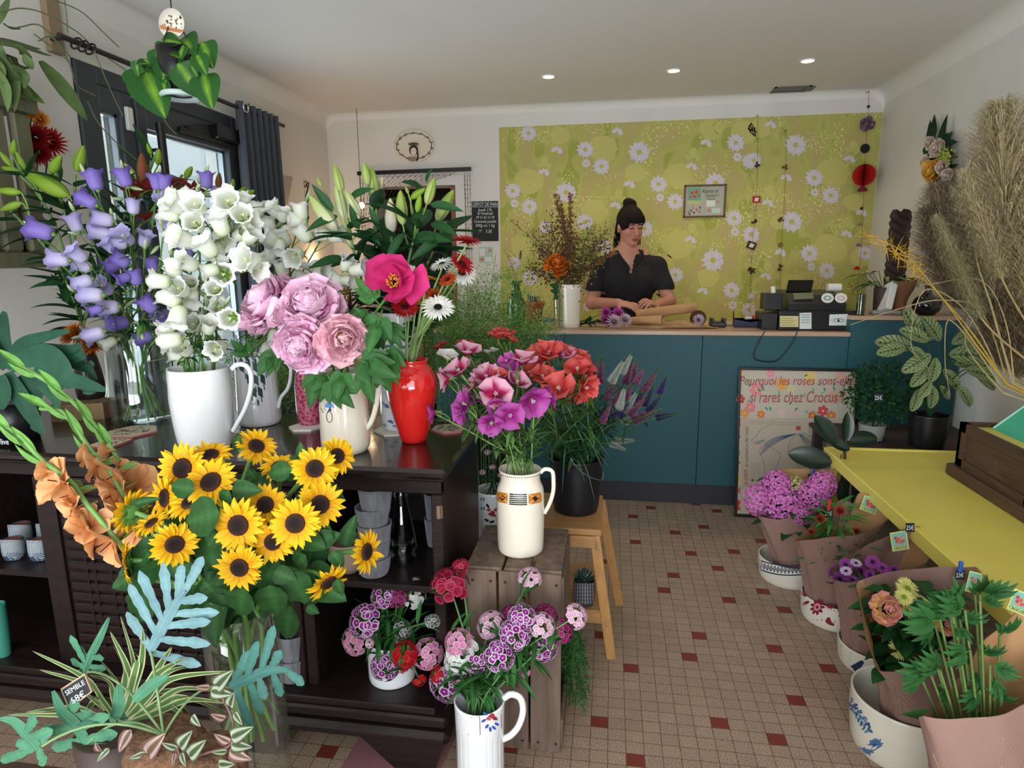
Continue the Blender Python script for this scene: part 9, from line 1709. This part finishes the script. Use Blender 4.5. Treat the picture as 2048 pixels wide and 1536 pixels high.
for i,(x0_,y0_,x1_,y1_,k,w,Y,lab) in enumerate(((2015,520,2000,185,0,1.15,2.0,'tallest pale cream pampas plume reaching furthest up the wall'),(2005,560,1925,330,0,.8,1.95,'pale pampas plume leaning over the wire ring'),(2060,620,2060,330,0,1.1,1.98,'cream pampas plume at the photo edge'),(1935,600,1868,355,1,.9,2.1,'brown feathery pampas plume just under the wall bouquet'),(1925,620,1850,405,1,1.0,2.15,'brown pampas plume leaning furthest over the black vase'),(1965,640,1866,420,2,.75,1.95,'slim greenish pampas plume in front of the brown ones'),(2010,740,1965,500,1,1.0,2.08,'low brown pampas plume among the stems'),(2040,760,2020,480,1,1.1,2.12,'broad brown pampas plume low at the photo edge'),(1990,600,1960,400,0,1.0,2.05,'pale drooping pampas plume in the middle of the bunch'))):
    Y += .42;B,T=at(x0_,y0_,Y),at(x1_,y1_,Y);root=thing('pampas_grass',lab,'pampas grass',pb_,'pampas grass plumes in the green planter');h=np.linalg.norm(T-B);q=pb_+V(.02*(i % 3)-.02,.02*(i % 2),-.06);mb=MB();tube(mb,spline([q,q*.6+B*.4+V(0,0,.02),B,B*.5+T*.5],20),[.005,.0025],7,S('b09a68'));mb.obj('stem',M_DRY,root);link('plume',PMP[k],root,pose(B,T-B,i,(h*w*.9,h*w*.9,h)))
for i,q in enumerate((((2025,780),(1960,700),(1880,590),(1800,500),(1720,465)),((2020,780),(1940,660),(1850,560),(1780,500),(1730,480)),((2015,780),(1930,620),(1850,580),(1822,690),(1860,740)),((2030,780),(1985,620),(1950,480),(2000,380),(2048,375)),((2010,780),(1900,640),(1890,720),(1900,790)),((2020,780),(1960,620),(1880,600),(1790,620),(1700,650)),((2030,780),(2010,640),(1960,560),(1850,570)),((2010,790),(1950,720),(1930,680),(1945,640)))):
    o=thing('dry_grass_stalk',('long arching golden grass blade reaching to the paper garland','golden grass blade just below the longest one','grass blade looping down before the calathea','thick pale grass blade bending up to the photo edge','grass blade hanging down before the raised counter end','thin grass blade crossing before the cash drawer corner','thin grass blade arching over the black vase','short grass blade beside the pampas stems')[i],'dried grass',pb_,'dry grass blades in the green planter');P=spline([at(x,y,2.40+.02*(i % 3)) for x,y in q]+[],30);P=np.r_[[pb_-V(0,0,.05)],P[1:]];w=.0035*np.linspace(1,.25,30)*(1.5 if i == 3 else 1);s_=np.array([nrm(np.cross(t,CF)) for t in np.gradient(P,axis=0)]);mb=MB();mb.grid(np.stack([P-s_*w[:,None],P-CF*.001,P+s_*w[:,None]],1),col=S('b8983c') if i < 2 else S('a8966a'))
    if i < 2:
        r_=rng(i)
        for k in range(70): j=r_.randint(20,29);blade(mb,P[j],nrm(P[j]-P[j-1]+.25*r_.randn(3)),r_.randn(3),.05,.003,'grass',.1,0,3,1,S('c9a030'))
    mb.obj('blade',M_DRY,o)
# ================================================================ the shopkeeper: smooth surfaces grown around a skeleton
def nets(f,lo,hi,h):
    """surface nets on a sampled distance field"""
    n=[int(math.ceil((hi[k]-lo[k])/h))+1 for k in range(3)];D=np.full(n,1.0,np.float32);ax=[lo[k]+h*np.arange(n[k]) for k in range(3)];f(D,ax)
    s_=D < 0;c=np.zeros([k-1 for k in n],np.int8)
    for i in (0,1):
        for j in (0,1):
            for k in (0,1): c += s_[i:n[0]-1+i,j:n[1]-1+j,k:n[2]-1+k]
    I=np.argwhere((c > 0) & (c < 8));idx=-np.ones(c.shape,int);idx[tuple(I.T)]=np.arange(len(I));acc=np.zeros((len(I),3));w=np.zeros(len(I));cor=[(i,j,k) for i in (0,1) for j in (0,1) for k in (0,1)]
    vals={q: D[tuple((I+q).T)].astype(float) for q in cor}
    for a in cor:
        for k in range(3):
            if a[k] == 0:
                b=list(a);b[k]=1;b=tuple(b);va,vb=vals[a],vals[b];m=(va < 0) != (vb < 0);t=np.where(m,va/np.where(m,va-vb,1),0);P=np.array(a,float)[None]+t[:,None]*(np.array(b)-np.array(a));acc[m] += P[m];w[m] += 1
    V_=lo+(I+acc/np.maximum(w,1)[:,None])*h;Q=[]
    for k in range(3):
        A=s_.take(range(n[k]-1),k);B=s_.take(range(1,n[k]),k);E=np.argwhere(A != B);o=[m for m in range(3) if m != k];ok=np.all([(E[:,m] > 0) & (E[:,m] < n[m]-1) for m in o],0);E=E[ok]
        d1,d2=np.zeros(3,int),np.zeros(3,int);d1[o[0]]=1;d2[o[1]]=1;q=np.stack([idx[tuple((E-a).T)] for a in (0*d1,d1,d1+d2,d2)],1);fl=s_[tuple(E.T)] if k != 1 else ~s_[tuple(E.T)];q[~fl]=q[~fl][:,::-1];Q.append(q)
    return V_,np.concatenate(Q)
def cap(a,b,ra,rb=None,k=.012,sc=None): return ('c',np.array(a,float),np.array(b,float),ra,ra if rb is None else rb,k)
def ell(c,M_,r,k=.012,sub=False): return ('s' if sub else 'e',np.array(c,float),np.array(M_),np.array(r,float),None,k)
def field(prims):
    def f(D,ax):
        for t,a,b,ra,rb,k in prims:
            if t == 'c': m=max(ra,rb)+.03;l_,h_=np.minimum(a,b)-m,np.maximum(a,b)+m
            else: m=ra.max()+.03;l_,h_=a-m,a+m
            s_=[slice(max(int(np.searchsorted(ax[i],l_[i])),0),int(np.searchsorted(ax[i],h_[i]))) for i in range(3)]
            X=np.stack(np.meshgrid(*[ax[i][s_[i]] for i in range(3)],indexing='ij'),-1)
            if X.size == 0: continue
            if t == 'c': ab=b-a;u=np.clip(((X-a)@ab)/(ab@ab+1e-12),0,1);d=np.linalg.norm(X-a-u[...,None]*ab,axis=-1)-(ra+(rb-ra)*u)
            else: q=(X-a)@b.T;g=np.linalg.norm(q/ra,axis=-1);d=(g-1)*ra.min()*(.5+.5*np.minimum(g,1.5)) if False else g*(g-1)/(np.linalg.norm(q/ra**2,axis=-1)+1e-9)
            o=D[tuple(s_)]
            if t == 's': D[tuple(s_)]=np.maximum(o,-d);continue
            hh=np.clip(.5+.5*(o-d)/k,0,1);D[tuple(s_)]=o*(1-hh)+d*hh-k*hh*(1-hh)
    return f
def grow(name,prims,lo,hi,h,m,par,colf=None):
    v,q=nets(field(prims),np.array(lo,float),np.array(hi,float),h);mb=MB();mb.add(v,quads=q,col=(.5,.5,.5) if colf is None else colf(v));return mb.obj(name,m,par)
YP=4.24;pr_=thing('person','woman in a black short-sleeved shirt behind the counter, dark hair pinned up, wrapping flowers','person',(at(1258,560,YP)[0],YP,0))
I3=np.eye(3);hd=at(1261,452,YP-.02);ff=nrm(V(.42,-1,-.22));rr_2=nrm(np.cross(ff,V(-.04,0,1)));uu=np.cross(rr_2,ff);HM=np.array([rr_2,ff,uu])
def H(x,y,z): return hd+rr_2*x+ff*y+uu*z
neck=at(1253,512,YP+.02);shl,shr=at(1203,533,YP+.01),at(1313,533,YP+.01);ell_,elr=at(1184,606,YP-.06),at(1338,602,YP-.06);wrl,wrr=at(1236,606,YP-.27),at(1312,611,YP-.25);hip=at(1255,690,YP+.02);wst=at(1255,630,YP+.02)
body=[ell(hd+uu*.018-ff*.012,HM,(.073,.090,.098)),ell(H(0,.030,-.045),HM,(.056,.052,.068)),ell(H(0,.058,-.098),HM,(.022,.020,.018),.03),cap(H(0,.085,.004),H(0,.104,-.034),.007,.011,.012),ell(H(-.011,.094,-.038),HM,(.007,.008,.006),.01),ell(H(.011,.094,-.038),HM,(.007,.008,.006),.01),
        ell(H(0,.084,-.064),HM,(.022,.010,.006),.006),ell(H(0,.082,-.073),HM,(.018,.010,.006),.006),ell(H(-.036,.058,-.03),HM,(.02,.018,.02),.02),ell(H(.036,.058,-.03),HM,(.02,.018,.02),.02),cap(H(-.035,.078,.022),H(.035,.078,.022),.008,.008,.02),ell(H(-.076,-.005,-.012),HM,(.008,.018,.03),.01),ell(H(.076,-.005,-.012),HM,(.008,.018,.03),.01),
        ell(H(-.030,.078,.004),HM,(.015,.010,.009),.006),ell(H(.030,.078,.004),HM,(.015,.010,.009),.006),cap(hd-uu*.05-ff*.02,neck,.050,.054,.02),cap(neck,neck*.4+shl*.6,.055,.05,.04),cap(neck,neck*.4+shr*.6,.055,.05,.04),cap(shl,ell_,.050,.041,.03),cap(shr,elr,.050,.041,.03),cap(ell_,wrl,.040,.026,.015),cap(elr,wrr,.040,.026,.015),
        ell((neck+wst)/2+V(0,-.0,.03),I3,(.165,.10,.24),.04),ell(wst,I3,(.135,.095,.14),.04),ell(hip,I3,(.16,.11,.13),.05)]
hz=[hip+V(s_*.08,0,-.03) for s_ in (-1,1)]
for p in hz: body += [cap(p,(p[0],p[1],.50),.085,.055,.04),cap((p[0],p[1],.50),(p[0],p[1]+.02,.09),.052,.035,.02),cap((p[0],p[1]+.02,.05),(p[0],p[1]-.13,.035),.04,.03,.02)]
def hand(w,d,up,side,curl):
    """palm, five unequal fingers and a thumb leaving the side of the palm"""
    d=nrm(d);up=nrm(up-d*np.dot(up,d));s_=np.cross(d,up)*side;L=[];pc=w+d*.05;L.append(ell(w+d*.048,np.array([s_,d,up]),(.038,.048,.014),.012));L.append(cap(w,w+d*.03,.024,.02,.012))
    for i,(o,ln) in enumerate(((.028,.068),(.010,.078),(-.009,.072),(-.027,.056))):
        a=w+d*.085+s_*o;q=d
        for j,f_ in enumerate((.45,.32,.25)): q=nrm(q*math.cos(curl[j])-up*math.sin(curl[j])+s_*.04*(1.5-i));b=a+q*ln*f_;L.append(cap(a,b,.0088-.0008*j,.0080-.0008*j,.003));a=b
    a=w+d*.028+s_*.034;b=a+nrm(d*.7+s_*.8-up*.3)*.036;L += [cap(w+d*.03+s_*.015,a,.014,.012,.008),cap(a,b,.0105,.009,.004),cap(b,b+nrm(d+s_*.25-up*.4)*.028,.009,.0075,.003)];return L
body += hand(wrl,at(1272,612,YP-.34)-wrl,V(0,-.4,1),1,(.15,.3,.25));body += hand(wrr,at(1290,598,YP-.36)-wrr,V(.1,-.6,1),-1,(.45,.8,.6))
SKN,SK2=S('b9816c'),S('a3604f')
def skin(v):
    q=(v-hd)@HM.T;c=np.tile(SKN,(len(v),1))*(1+.04*np.sin(v[:,:1]*90));m=lambda ctr,r: np.exp(-(np.linalg.norm((q-np.array(ctr))/np.array(r),axis=1)**4))
    for ctr,r,col,k in (((0,.092,-.068),(.022,.02,.009),S('8c4440'),.9),((0,.092,-.0685),(.02,.02,.0018),S('4a2220'),.8),((-.03,.085,.0),(.016,.02,.0022),S('20140f'),.95),((.03,.085,.0),(.016,.02,.0022),S('20140f'),.95),((-.03,.088,.020),(.021,.02,.0042),S('2a1a14'),.9),((.03,.088,.020),(.021,.02,.0042),S('2a1a14'),.9),((-.04,.06,-.035),(.024,.03,.022),SK2,.5),((.04,.06,-.035),(.024,.03,.022),SK2,.5),((0,.1,-.03),(.014,.02,.014),SK2,.5)): w=(m(ctr,r)*k)[:,None];c=c*(1-w)+col*w
    return c
X_=pr_.location[0];bd=grow('body',body,(X_-.34,YP-.52,0),(X_+.36,YP+.2,1.70),.0042,mat('skin',attr=True,rough=.5),pr_,skin)
M_SHIRT=mat('black_shirt',S('121014'),.85,noise=.1,nscale=60,bump=.15,bscale=25)
def toward(a,b,t): return a+(b-a)*t
shirt=[ell((neck+wst)/2+V(0,-.005,.02),I3,(.178,.115,.235),.04),ell(wst+V(0,0,-.02),I3,(.152,.115,.15),.04),cap(neck+V(-.04,.01,-.035),shl,.055,.062,.04),cap(neck+V(.04,.01,-.035),shr,.055,.062,.04),cap(shl,toward(shl,ell_,.60),.060,.066,.025),cap(shr,toward(shr,elr,.60),.060,.066,.025),ell(at(1240,565,YP-.07),I3,(.07,.05,.07),.05),ell(at(1283,565,YP-.07),I3,(.07,.05,.07),.05)]
vn=at(1262,524,YP-.11)
shirt += [ell(toward(shl,ell_,.74),I3,(.072,.09,.022),sub=True),ell(toward(shr,elr,.74),I3,(.072,.09,.022),sub=True),ell(neck+V(.005,-.07,.02),I3,(.050,.085,.075),sub=True)]+[ell(at(1262,510+k*8,YP-.115),I3,(.044-.0085*k,.07,.02),sub=True) for k in range(5)]
so=grow('shirt',shirt,(X_-.32,YP-.25,.82),(X_+.32,YP+.2,1.46),.0046,M_SHIRT,pr_)
for s_,pts in ((-1,((1236,500),(1243,512),(1258,532),(1262,540))),(1,((1276,498),(1279,512),(1270,530),(1263,540)))):
    mb=MB();P=spline([at(x,y,YP-.085-.012*i) for i,(x,y) in enumerate(pts)],14);w=np.linspace(.034,.004,14)[:,None];o_=V(s_,.25,-.25)*w;mb.grid(np.stack([P-V(0,.010,0),P+o_*.5-V(0,.016,0),P+o_-V(0,.006,0)],1));mb.obj('collar',M_SHIRT,pr_)
for i in range(4):
    mb=MB();sph(mb,at(1262,552+i*20,YP-.125+.004*i),.0045,S('1c1a1e'),8);mb.obj('button',M_PRINT,pr_)
grow('trousers',[ell(hip+V(0,0,.05),I3,(.165,.12,.13),.04)]+[cap(p,(p[0],p[1]+.02,.10),.098,.06,.03) for p in hz],(X_-.3,YP-.2,.04),(X_+.3,YP+.22,1.03),.008,mat('dark_print_trousers',S('2a2830'),.8,noise=.6,nscale=50),pr_)
M_HAIR=mat('dark_hair',S('150e0d'),.75,spec=.2,bump=.4,bscale=90);r_=rng(17)
hair=[ell(H(0,-.012,.034),HM,(.083,.104,.094),.01),ell(H(-.01,-.05,.128),HM,(.040,.040,.032),.02),ell(H(.012,-.04,.142),HM,(.030,.030,.024),.02),ell(H(0,-.06,-.05),HM,(.068,.048,.08),.03),ell(H(0,.095,-.048),HM,(.062,.085,.080),sub=True)]
ho=grow('hair',hair,hd-.19,hd+.21,.0042,M_HAIR,pr_);mb=MB()
for i in range(260):
    k=(0,1,3)[i % 3]
    if k == 0: x=-.062+.124*r_.rand();A=H(x*.9,.04,.082);B=H(x,.096-abs(x)*.35,.066);C=H(x*1.03,.099-abs(x)*.40,.030+.005*r_.randn())
    elif k == 1: s_=-1 if r_.rand() < .6 else 1;A=H(s_*.07,-.01-.04*r_.rand(),.05);B=H(s_*.087,-.02-.03*r_.rand(),-.03);C=H(s_*(.074+.012*r_.randn()),-.02-.03*r_.rand(),-.12-.04*r_.rand())
    elif k == 2: A=H(.03*r_.randn(),-.05+.02*r_.randn(),.125);B=A+HM.T@(.02*r_.randn(3)+V(0,0,.016));C=A+HM.T@(.02*r_.randn(3))
    else: t=6.28*r_.rand();A=H(.078*math.cos(t),-.02+.08*math.sin(t),.06);B=H(.055*math.cos(t),-.03+.06*math.sin(t),.115);C=H(.01*math.cos(t),-.04,.135)
    tube(mb,bez(A,B,C,n=7),[.0022,.0012],4)
mb.obj('hair_strand',M_HAIR,ho)
for s_ in (-1,1):
    for nm_,pts,r0 in (('eyebrow',((.052,.072,.018),(.034,.090,.024),(.013,.096,.019)),.0028),('eyelash',((.046,.078,.000),(.031,.0925,-.006),(.015,.090,-.001)),.0022)): mb=MB();tube(mb,bez(*[H(s_*a,b,c) for a,b,c in pts],n=9),[r0*.5,r0,r0*.6],5,S('1a1210'));mb.obj(nm_,M_PRINT,bd)
mb=MB();tube(mb,bez(H(-.021,.084,-.069),H(0,.104,-.066),H(.021,.084,-.069),n=11),[.002,.005,.002],6,S('8c4440'));tube(mb,bez(H(-.019,.083,-.074),H(0,.101,-.078),H(.019,.083,-.074),n=11),[.002,.0055,.002],6,S('96504a'));mb.obj('lips',M_PRINT,bd)
